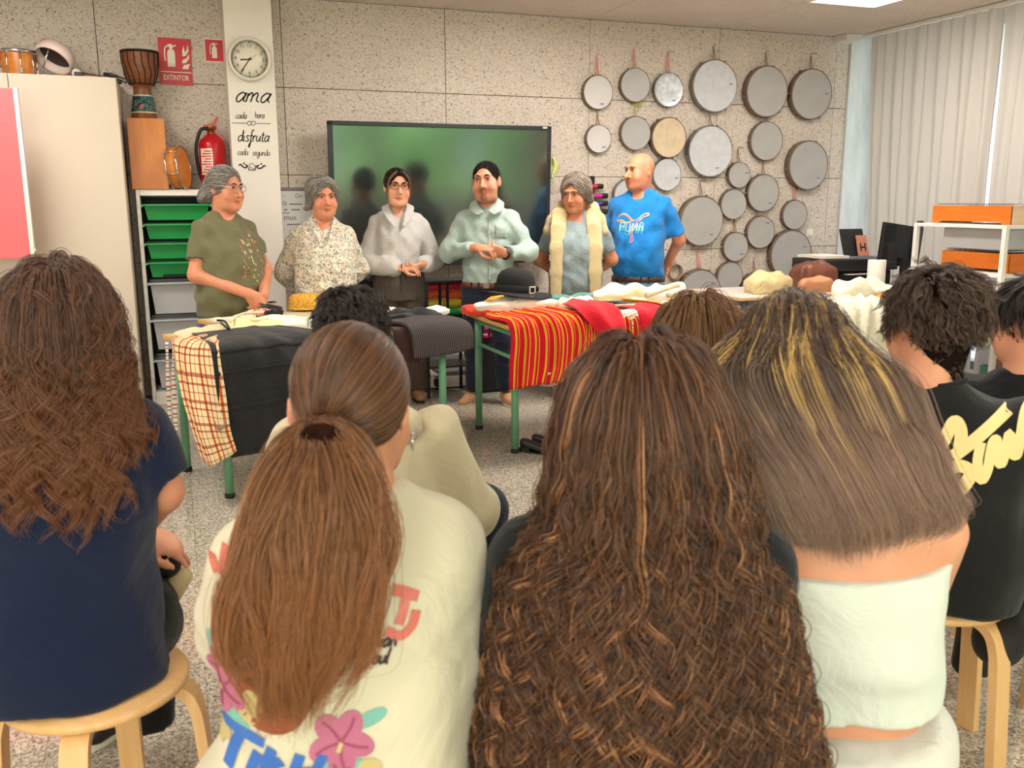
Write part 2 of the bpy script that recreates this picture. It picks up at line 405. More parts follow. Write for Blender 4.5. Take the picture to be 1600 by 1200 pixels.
# column with its white paint
cl, crr = at(358, 130, Y=6.66)[0], at(432.5, 130, Y=6.66)[0]
col_ = MB().box(((cl+crr)/2, 6.66+.16, ROOM_H/2), (crr-cl, .32, ROOM_H), bev=.006).build('wall_column', COLM, kind='structure')

# ceiling luminaires, each with its own light
LAMPW = NT('lamp_diffuser'); em = LAMPW.n('ShaderNodeEmission'); em.inputs[0].default_value = (1, .95, .87, 1); em.inputs[1].default_value = 3.0; LAMPW.l(em.outputs[0], LAMPW.o.inputs[0]); LAMPW = LAMPW.m
for i, (x, y) in enumerate(LUM):
    words = ['above the cupboard', 'above the two clothes tables', 'nearest the curtain', 'over the left side of the audience', 'over the middle of the audience', 'behind the audience on the left', 'behind the audience on the right']
    e = empty('ceiling_light', (x, y, ROOM_H), 0, 'white rectangular ceiling light ' + words[i], 'ceiling light', 'ceiling lights')
    b = MB()
    for sx in (-1, 1): b.box((sx*.29, 0, -.012), (.02, 1.2, .05), bev=.003)
    for sy in (-1, 1): b.box((0, sy*.59, -.012), (.56, .02, .05), bev=.003)
    b.build('frame', WHITE, e); MB().box((0, 0, -.008), (.56, 1.16, .012)).build('diffuser', LAMPW, e)
    l = area('lamp', (x, y, ROOM_H-.03), (0, 0, -1), .54, 1.14, (42 if x < 0 else 30 if x > 4 else 72) if y > 4 else 32, (1.0, .945, .885)); 

# curtains
def curtain(name, y0, y1, label, seed, lean=0.0):
    r = np.random.default_rng(seed); L = y0-y1; nu = int(L*110); nv = 16
    u = np.linspace(0, 1, nu); ph = np.cumsum(r.uniform(.6, 1.4, nu)); ph = ph/ph[-1]*L/.118*2*pi
    amp = .026+.014*np.sin(u*L*3.1+seed); P = np.zeros((nu, nv, 3))
    for j in range(nv):
        t = j/(nv-1); z = ROOM_H-.028-(ROOM_H-.078)*t
        P[:, j, 0] = 5.80+amp*np.sin(ph+.25*np.sin(3*t+u*5))*(.75+.45*t)+.006*np.sin(9*t+u*40)
        P[:, j, 1] = y0-u*L+.012*np.cos(ph*.5+3*t)-lean*(t**1.5)*np.exp(-u*L/.5)
        P[:, j, 2] = z
    o = MB().grid(P).build(name, CURT, None, label, 'curtain', 'pale curtains along the window wall'); return o
curtain('curtain', 6.70, 5.33, 'pale grey pleated curtain hanging nearest the drum wall', 3, .22)
curtain('curtain', 5.325, -1.6, 'pale grey pleated curtain cut by the right edge of the photo', 5)
MB().box((5.80, 2.5, ROOM_H-.012), (.05, 8.6, .022)).build('curtain_rail', WHITE, None, 'white curtain rail fixed under the ceiling edge above the curtains', 'rail')

# greenery outside the rear windows
LEAF = NT('foliage'); v_ = LEAF.coord(); LEAF.col(LEAF.ramp(LEAF.noise(v_, 3.5, 5).outputs[0], [(.3, (60, 120, 44)), (.7, (120, 190, 80))])); LEAF.set(.6); LEAF = LEAF.m
BARK = plain('bark', (92, 76, 60), .9, bump=.5, bscale=40)
GRASS = plain('lawn', (104, 132, 66), .95, var=.25, vscale=3)
MB().box((2, -16, -.12), (60, 25, .1)).build('ground', GRASS, kind='structure')
for i, (x, y, h_, r_) in enumerate([(-6.2, -9, 5.2, 1.7), (-2.4, -8.4, 4.6, 1.7), (1.4, -9.2, 5.6, 1.75), (5.2, -8.3, 4.8, 1.7), (9, -9, 5.4, 1.7), (12.8, -8.5, 5, 1.7)]):
    e = empty('tree', (x, y, -.07), 0, 'leafy green tree outside the windows, %s' % ['far left', 'second from left', 'third from left', 'third from right', 'second from right', 'far right'][i], 'tree', 'trees outside')
    MB().tube([(0, 0, 0), (.05, 0, .8), (0, .05, 1.6)], [.16, .13, .1], 8).build('trunk', BARK, e)
    mb = MB()
    for k in range(420):
        d_ = rng.normal(size=3); d_ /= np.linalg.norm(d_); p = np.array([0, 0, h_*.52])+d_*np.array([r_, r_, h_*.5])*rng.uniform(.8, 1.02)
        a, b, c_ = basis(d_+rng.normal(size=3)*.5); s_ = rng.uniform(.22, .4)
        mb.add([p-a*s_, p-b*s_*.6, p+a*s_, p+b*s_*.6], [(0, 1, 2, 3)])
    mb.build('foliage', LEAF, e, kind='stuff')
# ================================================================ things along the wall, left side
CHROME = plain('chrome', (205, 205, 208), .18, 1.0, var=.02)
BLACK = plain('black_plastic', (22, 22, 24), .45, var=.05)
BLACKM = plain('black_matte', (16, 16, 17), .8, var=.05)
BEIGE = plain('cupboard_laminate', (214, 198, 178), .5, var=.015, vscale=2)
PINK = plain('pink_laminate', (226, 104, 108), .4, var=.03, vscale=1.5)
LAMW = plain('white_laminate', (234, 228, 218), .45, var=.015)
ORANGEW = wood('orange_wood', (196, 112, 40), (222, 140, 62), (1, 1, 3))
RED = plain('red_enamel', (196, 18, 30), .25, var=.04)
SKINH = plain('drum_skin_grey', (176, 172, 168), .45, var=.05, vscale=9)

def face_x(px, py, Y): return float(at(px, py, Y=Y)[0])
def face_z(px, py, Y): return float(at(px, py, Y=Y)[2])

# --- cupboard: two tall doors, one short pink door swung open
cf = 6.40
xr, ztop = face_x(184, 117, cf), face_z(184, 117, cf); xm = face_x(14, 112, cf); xl = -2.4
cup = empty('cupboard', (xr-.6, 6.66, 0), 0, 'tall cream cupboard with plain flat doors, drums on its top', 'cupboard')
def loc(o, x, y, z): return (x-o.location[0], y-o.location[1], z-o.location[2])
b = MB(); b.box(loc(cup, (xl+xr)/2, 6.675, ztop/2+.02), (xr-xl, .51, ztop-.04)); b.build('carcass', BEIGE, cup)
for a_, c_ in ((xl, (xl+xm)/2), ((xl+xm)/2, xm), (xm, xr)):
    MB().box(loc(cup, (a_+c_)/2, cf+.01, ztop/2+.04), (c_-a_-.006, .02, ztop-.09), bev=.003).build('door', BEIGE, cup)
# open pink door of the unit to the left
hx = face_x(27, 133, 5.9); pz1, pz0 = face_z(27, 133, 5.9), face_z(47, 400, 5.9)
pd = MB(); pd.box(loc(cup, hx-.30-.02, 5.9+.06, (pz0+pz1)/2), (.62, .02, pz1-pz0), rz=-.12, bev=.003); pdo = pd.build('pink_door', PINK, cup); pdo['label'] = 'pink laminate door swung open'
MB().box(loc(cup, hx-.004, 5.9+.022, (pz0+pz1)/2), (.022, .024, pz1-pz0), rz=-.12).build('door_edge', LAMW, pdo)
MB().box(loc(cup, hx-.32, 6.17, (pz0+pz1)/2), (.02, .44, .02)).build('hinge_arm', ALU, pdo)
MB().tube([loc(cup, hx+.004, 5.90, pz0+.06), loc(cup, hx+.014, 5.87, pz0+.06), loc(cup, hx+.014, 5.87, pz0+.02)], .005, 6).build('latch', CHROME, pdo)

# --- things on top of the cupboard
DRUMW = wood('drum_shell_wood', (186, 104, 34), (224, 148, 66), (1, 1, 5), .3)
def shell_drum(px0, px1, ytop, ybot, Y, label):
    x0, x1 = face_x(px0, ybot, Y), face_x(px1, ybot, Y); r = (x1-x0)/2; h = face_z(px0, ytop, Y)-ztop
    e = empty('tom_drum', ((x0+x1)/2, Y+.0, ztop), 0, label, 'drum', 'wooden shell drums on the cupboard')
    MB().lathe([(r*.97, .004), (r, .02), (r, h-.03), (r*.98, h-.02)], n=32).build('shell', DRUMW, e)
    MB().lathe([(r*1.0, h-.028), (r*1.06, h-.028), (r*1.06, h-.008), (r*1.0, h-.004), (r*.2, h-.012)], n=32).build('rim', CHROME, e)
    for k in range(8):
        q = 2*pi*k/8-pi/2+.25; d_ = np.array([cos(q), sin(q), 0])*r*1.045
        MB().tube([d_+[0, 0, .005], d_+[0, 0, h-.018]], .005, 6).box(tuple(d_+[0, 0, .03]), (.016, .016, .03), q).build('tension_rod', CHROME, e)
    return e
shell_drum(5, 60, 72, 108, 6.60, 'orange wooden tom drum with chrome rods on the cupboard, whole one')
shell_drum(-58, 1, 68, 106, 6.64, 'orange wooden tom drum cut off by the left edge of the photo')
Y = 6.62; c0 = at(88, 90, Y=Y); e = empty('tambourine', (c0[0], Y, ztop), 0, 'white tambourine lying tilted on the cupboard top, dark inside showing', 'tambourine')
ax = np.array([-.32, -.42, -.62]); ax = ax/np.linalg.norm(ax); cc = np.array([0, 0, c0[2]-ztop+.015])
MB().lathe([(.105, -.045), (.112, -.045), (.112, .03), (.105, .03), (.105, -.045)], cc, ax, 32, False).build('hoop', plain('white_hoop', (232, 208, 196), .5), e)
MB().lathe([(.104, -.03), (.05, -.03), (.001, -.03)], cc, ax, 32, False).build('drumhead', plain('dark_inside', (40, 22, 20), .5), e)
MB().tube([cc+[-.02, -.1, .03], cc+[-.045, -.09, -.03], cc+[-.06, -.08, -.075]], .005, 6).build('strap_rod', CHROME, e)
Y = 6.55; c0 = at(122, 107, Y=Y); e = empty('mallet', (c0[0], Y, ztop), 0, 'drum mallet with round white head lying on the cupboard top', 'mallet')
MB().ball((0, 0, .03), (.03, .03, .029), n=16).build('head', plain('felt_white', (226, 214, 200), .95), e)
MB().box((.012, -.018, .024), (.05, .03, .024), bev=.004).build('collar', BLACK, e)
MB().tube([(.03, 0, .03), (.16, .01, .012), (.22, .02, .006)], .006, 6).build('stick', wood('pale_stick', (206, 160, 112), (224, 186, 140)), e)
MB().tube([(.03, -.02, .032), (.2, 0, .009)], .0045, 6).build('dark_stick', plain('dark_wood', (70, 36, 26), .5), e)
Y = 6.42; c0 = at(186, 118, Y=Y); e = empty('instrument_clip', (c0[0], Y, ztop), 0, 'black clamp arm sticking out over the cupboard corner', 'clamp')
MB().tube([(-.075, .02, .018), (-.04, .0, .012), (0, -.02, .004)], [.012, .014, .008], 8).build('grip', BLACK, e)
MB().tube([(-.02, -.01, .01), (.05, -.03, -.012), (.062, -.03, -.022), (.045, -.03, -.032), (-.0, -.02, -.012)], .006, 6).build('loop', BLACK, e)
MB().ball((.012, -.03, -.03), .015).build('knob', BLACK, e)

# --- shelf unit with pull-out bins
sf = 6.62; sx0 = face_x(213, 293, sf); sw = .50; sz = face_z(213, 293, sf)
sh = empty('bin_cabinet', (sx0+sw/2, sf+.15, 0), 0, 'white storage frame with runners and pull-out plastic bins', 'storage unit')
b = MB()
for s_ in (-1, 1): b.box((s_*(sw/2-.012), 0, sz/2), (.024, .30, sz), bev=.002)
b.box((0, 0, sz-.02), (sw-.05, .30, .04), bev=.002); b.box((0, 0, .045), (sw-.05, .30, .09)); b.build('frame', LAMW, sh)
MB().box((0, .144, sz/2), (sw-.05, .01, sz-.1)).build('back_panel', plain('shelf_back_dark', (60, 56, 54), .9), sh)
GREENB = plain('green_plastic', (24, 150, 72), .35, var=.04); GREYB = plain('translucent_grey_plastic', (188, 186, 186), .3, var=.04)
def bin_(ytop, ybot, m, name):
    z1, z0 = face_z(240, ytop, sf), face_z(240, ybot, sf); h = z1-z0; mb = MB()
    P = []
    for t, ins in ((0, .03), (.9, .012), (.92, 0), (1.0, 0)):
        w_ = sw/2-.034-ins; d_ = .135-ins
        P.append([(w_, -d_, z0+h*t), (w_, d_, z0+h*t), (-w_, d_, z0+h*t), (-w_, -d_, z0+h*t)])
    V = [p for r_ in P for p in r_]; F = [(3, 2, 1, 0)]
    for i in range(3):
        for k in range(4): F.append((i*4+k, i*4+(k+1) % 4, (i+1)*4+(k+1) % 4, (i+1)*4+k))
    mb.add(V, F); o = solid(mb.build('bin', m, sh), .003)
    lip = MB().box((0, -.15, z1-.006), (sw-.054, .035, .012), bev=.003).build('lip', m, o)
    for s_ in (-1, 1): MB().box((s_*(sw/2-.03), -.01, z1-.014), (.014, .28, .008)).build('runner', LAMW, sh)
for yt, yb in ((316, 341), (347, 371), (377, 402), (407, 431)): bin_(yt, yb, GREENB, 'bin')
for yt, yb in ((439, 489), (497, 545), (560, 606)): bin_(yt, yb, GREYB, 'bin')
MB().box((-.04, -.1, face_z(240, 432, sf)+.012), (.16, .1, .018)).build('dark_contents', BLACKM, sh)

# wooden box (box drum) and goblet drum on the shelf
bY = 6.60; bx0, bx1 = face_x(208, 292, bY), face_x(266, 292, bY); bz1 = face_z(211, 181, bY)
bh = bz1-sz
cj = MB().box(((bx0+bx1)/2, bY+.15, sz+bh/2+.001), (bx1-bx0, .29, bh), bev=.004).build('box_drum', wood('cajon_wood', (186, 106, 40), (214, 136, 64), (2.5, 2.5, .6), .4, (0, .5, 0), 1.2), None, 'orange wooden box drum standing on the white storage frame', 'box drum')
jx = face_x(228, 182, bY+.12); jz = bz1+.003; jY = bY+.13; g = depth((jx, jY, jz))/FPX
hj = (182-81)*g; e = empty('djembe', (jx, jY, jz), 0, 'carved goblet drum with painted band on top of the orange box', 'drum')
DJ = wood('djembe_wood', (104, 58, 30), (150, 88, 48), (3, 3, 8), .4)
MB().lathe([(20.5*g, 0), (19*g, .02), (14*g, hj*.30), (13*g, hj*.42), (13.5*g, hj*.47), (19*g, hj*.53), (24*g, hj*.66), (26.5*g, hj*.9), (27*g, hj*.98)], n=36).build('body', DJ, e)
t = NT('painted_band'); v = t.coord(); n1 = t.noise(v, 26, 2, .5, 2.5)
t.col(t.ramp(n1.outputs[0], [(.40, (20, 18, 18)), (.46, (34, 120, 118)), (.55, (70, 130, 130)), (.58, (30, 20, 18)), (.63, (206, 96, 50))], 'CONSTANT')); t.set(.5)
MB().lathe([(18.4*g, hj*.09), (18.6*g, hj*.10), (15.0*g, hj*.335), (14.6*g, hj*.34)], n=36, caps=False).build('painted_band', t.m, e)
for z_, r_ in ((.09, 18.8), (.342, 14.8)): MB().lathe([(r_*g, hj*z_-.004), (r_*g+.003, hj*z_), (r_*g, hj*z_+.004)], n=36, caps=False).build('band_edge', plain('cream_paint', (222, 200, 160), .6), e)
MB().lathe([(26.4*g, hj*.985), (20*g, hj*.992), (.001, hj*.995)], n=36, caps=False).build('drumhead', plain('goat_skin', (196, 168, 132), .7, var=.15), e)
ROPE = plain('dark_rope', (30, 20, 16), .9)
mb = MB()
for z_, r_ in ((.97, 27.6), (.99, 27.4), (.51, 18.4)): mb.tube([(r_*g*cos(q), r_*g*sin(q), hj*z_) for q in np.linspace(0, 2*pi, 37)[:-1]], .004, 6, True)
mb.build('rope_ring', ROPE, e)
for k in range(16):
    q = 2*pi*k/16+.1; d_ = np.array([cos(q), sin(q), 0]); q2 = q+.18; d2 = np.array([cos(q2), sin(q2), 0])
    MB().tube([d_*27.6*g+[0, 0, hj*.97], d_*26.8*g+[0, 0, hj*.82], d2*24.6*g+[0, 0, hj*.66], d2*19.2*g+[0, 0, hj*.52]], .003, 5).build('rope', ROPE, e)
# small drum leaning beside the box
Y = 6.66; c0 = at(281, 268, Y=Y); e = empty('snare_drum', (c0[0], Y, sz), 0, 'small wooden hand drum leaning on edge beside the orange box', 'drum')
axd = np.array([.94, -.33, .1]); axd /= np.linalg.norm(axd); cc = np.array([0, .0, .142])
MB().lathe([(.138, -.035), (.14, -.035), (.14, .035), (.138, .035)], cc, axd, 36).build('shell', ORANGEW, e)
for s_ in (-1, 1): MB().lathe([(.139, s_*.036-.004), (.146, s_*.036-.004), (.146, s_*.036+.004), (.139, s_*.036+.004)], cc, axd, 36, False).build('rim', CHROME, e)
a_, b_, _ = basis(axd)
for k in range(6):
    q = k*pi/3+.3; p = cc+.147*(cos(q)*a_+sin(q)*b_); MB().tube([p-axd*.04, p+axd*.04], .004, 6).build('tension_rod', CHROME, e)
MB().tube([(-.06, -.06, .01), (-.05, -.05, .15), (-.045, -.05, .2)], .006, 6).ball((-.045, -.05, .2), .014).build('stand_leg', BLACK, e)

# --- safety signs and fire extinguisher
SIGNR = plain('sign_red', (206, 28, 44), .35, var=.03); SIGNW = plain('sign_white', (240, 226, 208), .4, var=.02)
def plate(name, px0, py0, px1, py1, Y, mat, label, cat, skew=0):
    x0, x1 = face_x(px0, (py0+py1)/2, Y), face_x(px1, (py0+py1)/2, Y); z1, z0 = face_z((px0+px1)/2, py0, Y), face_z((px0+px1)/2, py1, Y)
    e = empty(name, ((x0+x1)/2, Y, (z0+z1)/2), 0, label, cat); e.rotation_euler = (0, skew, 0)
    MB().box((0, 0, 0), (x1-x0, .004, z1-z0), bev=.001).build('plate', mat, e); return e, x1-x0, z1-z0
XV, ZV = np.array([1., 0, 0]), np.array([0, 0, 1.])
def flat(name, strokes_or_polys, mat, parent, w=None, y=-.003):
    """flat shapes on a sign that faces the room (-y)"""
    mb = MB()
    for s_ in strokes_or_polys:
        if w is None: V, F = np.asarray(s_, float), [tuple(range(len(s_)))]
        else: V, F = ribbon2d(s_, w, max(6, 5*len(s_)) if len(s_) > 2 else None)
        mb.add([(v[0], y, v[1]) for v in V], F)
    return mb.build(name, mat, parent)
def ext_icon(e, s, ox, oz, mat, y=-.003):
    body = [(-.28, -.9), (.28, -.9), (.3, -.8), (.3, .25), (.2, .42), (.1, .48), (-.1, .48), (-.2, .42), (-.3, .25), (-.3, -.8)]
    head = [(-.12, .5), (.12, .5), (.12, .62), (.42, .78), (.38, .86), (.1, .74), (.1, .9), (-.22, .86), (-.3, .74), (-.12, .68)]
    flat('extinguisher_pictogram', [[(ox+x*s, oz+z*s) for x, z in p] for p in (body, head)], mat, e, None, y)
    flat('hose_pictogram', [[(ox+x*s, oz+z*s) for x, z in [(-.15, .72), (-.42, .6), (-.5, .1), (-.46, -.45)]]], mat, e, s*.1, y)
e, W_, H_ = plate('extinguisher_sign', 251, 57, 302, 130, WY-.006, SIGNR, 'large red fire extinguisher sign with flame pictogram reading EXTINTOR', 'sign', .015)
ext_icon(e, H_*.27, -W_*.12, H_*.13, SIGNW)
flat('flame_pictogram', [[(W_*.2+x*W_*.26, H_*.12+z*H_*.3) for x, z in p] for p in ([(0, -.9), (.7, -.9), (.95, -.5), (.6, -.55), (.2, -.62)], [(0, -.5), (.5, -.45), (.9, -.1), (.9, .2), (.55, -.12), (.1, -.25)], [(.1, 0), (.5, .05), (.85, .4), (.8, .9), (.6, .45), (.4, .3), (.3, .8), (.1, .4)])], SIGNW, e)
flat('rule_line', [[(-W_*.48, -H_*.225), (W_*.48, -H_*.225)]], SIGNW, e, .006)
text_obj('EXTINTOR', 'lettering', SIGNW, H_*.155, frame4((0, -.0035, -H_*.35), XV, ZV), .0004, e, sx=.72, bold=.012)
e, W_, H_ = plate('extinguisher_sign', 322, 58, 353, 95, WY-.006, SIGNW, 'small square red fire extinguisher sign beside the column', 'sign')
flat('red_field', [[(-W_*.45, -H_*.45), (W_*.45, -H_*.45), (W_*.45, H_*.45), (-W_*.45, H_*.45)]], SIGNR, e, None, -.0028)
ext_icon(e, H_*.36, .0, 0, SIGNW, -.0045)
# extinguisher hung on the wall
Y = WY-.11; c0 = at(334, 240, Y=Y); g = depth(c0)/FPX
e = empty('fire_extinguisher', (c0[0], Y, face_z(334, 285, Y)), 0, 'red fire extinguisher hung on the wall behind the woman in olive', 'fire extinguisher')
r = 20*g; hb = face_z(334, 207, Y)-e.location.z
MB().lathe([(r*.9, 0), (r, .015), (r, hb*.78), (r*.92, hb*.86), (r*.6, hb*.95), (r*.3, hb)], n=32).build('cylinder', RED, e)
MB().lathe([(r*.3, hb-.005), (r*.3, hb+.03), (r*.42, hb+.03), (r*.42, hb+.05)], n=16).build('valve', plain('brass', (160, 120, 70), .35, .9), e)
MB().prism([(-.05, .04), (.0, .035), (.03, .055), (.055, .11), (.045, .118), (.015, .075), (-.02, .062), (-.05, .06)], (0, .012, hb), XV, ZV, .024).build('handle', RED, e)
MB().prism([(-.03, .03), (.02, .03), (.085, -.03), (.08, -.045), (.015, .012), (-.03, .012)], (0, .012, hb), XV, ZV, .024).build('lever', RED, e)
MB().tube(spline([(-.02, -.02, hb+.035), (-.07, -.03, hb+.02), (-.105, -.02, hb-.09), (-.1, 0, hb-.22), (-.075, 0, hb-.33)], 20), .0115, 8).build('hose', BLACK, e)
lbl = MB()
P = [[(-r*1.01*sin(q), -r*1.01*cos(q), z_) for z_ in (hb*.18, hb*.7)] for q in np.linspace(.05, 1.05, 9)]
lbl.grid(P); lo = lbl.build('label', SIGNW, e)
lt = MB()
for k in range(9):
    z_ = hb*(.22+.052*k); q1 = .95-.3*(k % 3)/2
    lt.grid([[(-r*1.018*sin(q), -r*1.018*cos(q), z_), (-r*1.018*sin(q), -r*1.018*cos(q), z_+hb*.024)] for q in np.linspace(.12, q1, 7)])
lt.build('label_print', SIGNR, lo)

# --- clock on the column
Yc = 6.655; c0 = at(392, 91, Y=Yc); g = depth(c0)/FPX; R_ = 33*g
e = empty('wall_clock', (c0[0], Yc, c0[2]), 0, 'round white wall clock on the column above the lettering', 'clock'); e.rotation_euler = (0, radians(2), 0)
MB().lathe([(R_, 0), (R_, .03), (R_*.97, .04), (R_*.86, .04), (R_*.84, .03)], (0, 0, 0), (0, -1, 0), 48, False).build('rim', plain('clock_rim', (226, 218, 200), .35), e)
MB().lathe([(R_*.9, .012), (R_*.9, .014), (.001, .014)], (0, 0, 0), (0, -1, 0), 48, False).build('dial', plain('clock_dial', (238, 228, 208), .3), e)
INK = plain('black_ink', (30, 24, 22), .6)
for k in range(1, 13):
    q = k*pi/6; text_obj(str(k), 'numeral', INK, R_*.2, frame4((sin(q)*R_*.62, -.0155, cos(q)*R_*.62), XV, ZV), .0003, e)
tk = MB()
for k in range(60):
    q = k*pi/30; u_ = np.array([sin(q), 0, cos(q)]); v_ = np.array([cos(q), 0, -sin(q)]); w_ = R_*(.012 if k % 5 else .022)
    a0, a1 = R_*(.77 if k % 5 else .74), R_*.82; B0 = np.array([0, -.0152, 0])
    tk.add([B0+u_*a0-v_*w_, B0+u_*a1-v_*w_, B0+u_*a1+v_*w_, B0+u_*a0+v_*w_], [(0, 1, 2, 3)])
tk.build('minute_marks', INK, e, kind='stuff')
for ang, L_, w_, nm in ((radians(262), .42, .03, 'hour_hand'), (radians(213), .72, .022, 'minute_hand')):
    u_ = np.array([sin(ang), cos(ang)]); flat(nm, [[tuple(-u_*.12*R_), tuple(u_*L_*R_)]], INK, e, R_*w_*2, -.018)
MB().lathe([(R_*.05, .015), (R_*.05, .021), (.001, .022)], (0, 0, 0), (0, -1, 0), 12, False).build('hub', INK, e)
flat('second_hand', [[(-.25*R_*.5, -.2*R_*.2), (.3*R_, .2*R_)]], SIGNR, e, R_*.012, -.0195)

# --- lettering on the column
e = empty('wall_lettering', ((cl+crr)/2, 6.6595, face_z(396, 210, 6.66)), 0, 'black script lettering on the white column reading ama cada hora disfruta cada segundo', 'lettering')
oz = e.location.z; Yl = 6.66; DARKINK = plain('decal_black', (34, 26, 24), .7)
def word(txt, px, py, xh_px, w_px, slant=.15, name='word', cond=1.0):
    p = at(px, py, Y=Yl); g = depth(p)/FPX; st = script_strokes(txt, xh_px*g, slant)
    st = [[(x*cond, z) for x, z in s_] for s_ in st]
    strokes_mesh(st, (p[0]-e.location.x, -.001, p[2]-oz), XV, ZV, w_px*g, -.0).build(name, DARKINK, e)
word('ama', 396, 157.5, 14, 2.2, .35, 'word', 1.15)
word('cada', 379, 183, 5.4, .9, .2, 'word', .85); word('hora', 408, 182.5, 5.4, .9, .1, 'word', .8)
word('disfruta', 398, 219, 9, 1.6, .2, 'word', .92)
word('cada', 381, 240, 5.2, .8, .2, 'word', .85); word('segundo', 410, 241, 5.2, .8, .1, 'word', .88)
def orn(pts_px, w_px, name):
    st = []
    p0 = at(396, 210, Y=Yl); g = depth(p0)/FPX
    for s_ in pts_px:
        st.append([(float(at(x, y, Y=Yl)[0])-e.location.x, float(at(x, y, Y=Yl)[2])-oz) for x, y in s_])
    strokes_mesh(st, (0, -.001, 0), XV, ZV, w_px*g, 0).build(name, DARKINK, e)
circ = lambda cx, cy, r_: [(cx+r_*cos(q), cy+r_*sin(q)) for q in np.linspace(0, 2*pi, 13)]
orn([[(364, 189.7), (375, 190), (388, 190.4)], [(402, 190.8), (414, 191), (425, 191.3)], circ(392, 190.3, 3.2), circ(398, 190.5, 3.2)], .9, 'divider')
orn([[(375, 256), (378, 255), (381, 258), (385, 260), (388, 257), (385, 255)], [(382, 254), (384, 252)], [(417, 258), (414, 257), (411, 260), (406, 261), (403, 258), (407, 256)], [(409, 255), (411, 253)]], 2.2, 'flourish')
orn([[(388, 255), (391, 262), (400, 264), (401, 259), (396, 253), (391, 256), (396, 261), (401, 264)], [(402, 256), (399, 262), (390, 264), (392, 259)]], .8, 'flourish')

# --- printed search page on the wall
Y = WY-.005; e, W_, H_ = plate('wall_poster', 441, 292, 503, 452, Y, plain('poster_paper', (214, 212, 208), .6, var=.02), 'printed web search page pinned to the wall beside the column', 'poster')
PGR = plain('poster_grey', (128, 118, 116), .7); PTX = plain('poster_text', (110, 98, 92), .7)
flat('title_bar', [[(-W_*.5, H_*.47), (W_*.5, H_*.47), (W_*.5, H_*.505), (-W_*.5, H_*.505)]], PGR, e)
text_obj('Go', 'heading', PTX, H_*.055, frame4((-W_*.02, -.003, H_*.425), XV, ZV), .0002, e)
text_obj('mus', 'heading', PTX, H_*.075, frame4((-W_*.26, -.003, H_*.215), XV, ZV), .0002, e)
flat('text_line', [[(-W_*.25, H_*.345), (W_*.05, H_*.345)], [(-W_*.4, H_*.292), (-W_*.32, H_*.292)], [(-W_*.22, H_*.292), (0, H_*.292)], [(-W_*.34, H_*.15), (W_*.2, H_*.15)]], PTX, e, .008)
flat('rule_line', [[(-W_*.45, H_*.262), (-W_*.26, H_*.262)]], PTX, e, .004)
flat('search_icon', [[(-W_*.38+.012*cos(q), H_*.352+.012*sin(q)) for q in np.linspace(0, 6.28, 9)], [(-W_*.36, H_*.345), (-W_*.34, H_*.333)], [(-W_*.4, H_*.425), (-W_*.37, H_*.425)]], PTX, e, .004)

# ================================================================ screen
Ys = 6.74; tl_, tr_, bl_, br_ = at(513, 186, Y=Ys), at(861, 199, Y=Ys), at(519, 415, Y=Ys), at(858, 412, Y=Ys)
scx, scz = (tl_[0]+tr_[0])/2, (tl_[2]+bl_[2]+tr_[2]+br_[2])/4; sW = tr_[0]-tl_[0]; sH = (tl_[2]+tr_[2]-bl_[2]-br_[2])/2
scr = empty('interactive_screen', (scx, Ys, scz-sH/2), 0, 'large black framed interactive screen on the wall, dark with green reflections', 'screen')
scr.rotation_euler = (radians(2.2), 0, 0)
FR = plain('screen_bezel', (34, 36, 40), .4)
b = MB(); bw, bb = .032, .068
b.box((0, .03, sH-bw/2), (sW, .06, bw), bev=.004); b.box((0, .03, bb/2), (sW, .075, bb), bev=.006)
for s_ in (-1, 1): b.box((s_*(sW/2-bw/2), .03, sH/2), (bw, .06, sH-.01), bev=.004)
b.box((0, .05, sH/2), (sW-.02, .05, sH-.02)); b.build('bezel', FR, scr)
t = NT('screen_glass'); gl = t.n('ShaderNodeBsdfGlossy'); gl.inputs['Roughness'].default_value = .13; gl.inputs[0].default_value = (.9, .95, .92, 1)
v = t.coord(); n1 = t.noise(v, 4, 3); t.b.inputs['Base Color'].default_value = lin((14, 17, 17)); t.set(.4, 0, .3)
mx = t.n('ShaderNodeMixShader'); mx.inputs[0].default_value = .22; t.l(t.b.outputs[0], mx.inputs[1]); t.l(gl.outputs[0], mx.inputs[2]); t.l(mx.outputs[0], t.o.inputs[0])
MB().box((0, .014, (sH-bw+bb)/2), (sW-2*bw, .012, sH-bw-bb)).build('display', t.m, scr)
ic = MB()
for k in range(3): ic.box((-sW/2+.11+.022*k, -.0085, bb*.55), (.012, .002, .012))
for k in range(7): ic.box((sW/2-.20+.017*k, -.0085, bb*.5), (.009, .002, .006))
ic.box((sW/2-.05, -.0085, bb*.42), (.012, .002, .012)); ic.build('button_icons', plain('icon_grey', (190, 190, 192), .5), scr)
MB().box((sW/2-.055, -.001, sH-.012), (.035, .003, .011)).build('sticker', SIGNW, scr)
mb = MB()
for s_ in (-1, 1): mb.box((s_*.3, .13, sH/2), (.06, .1, .5))
mb.build('wall_bracket', BLACKM, scr)
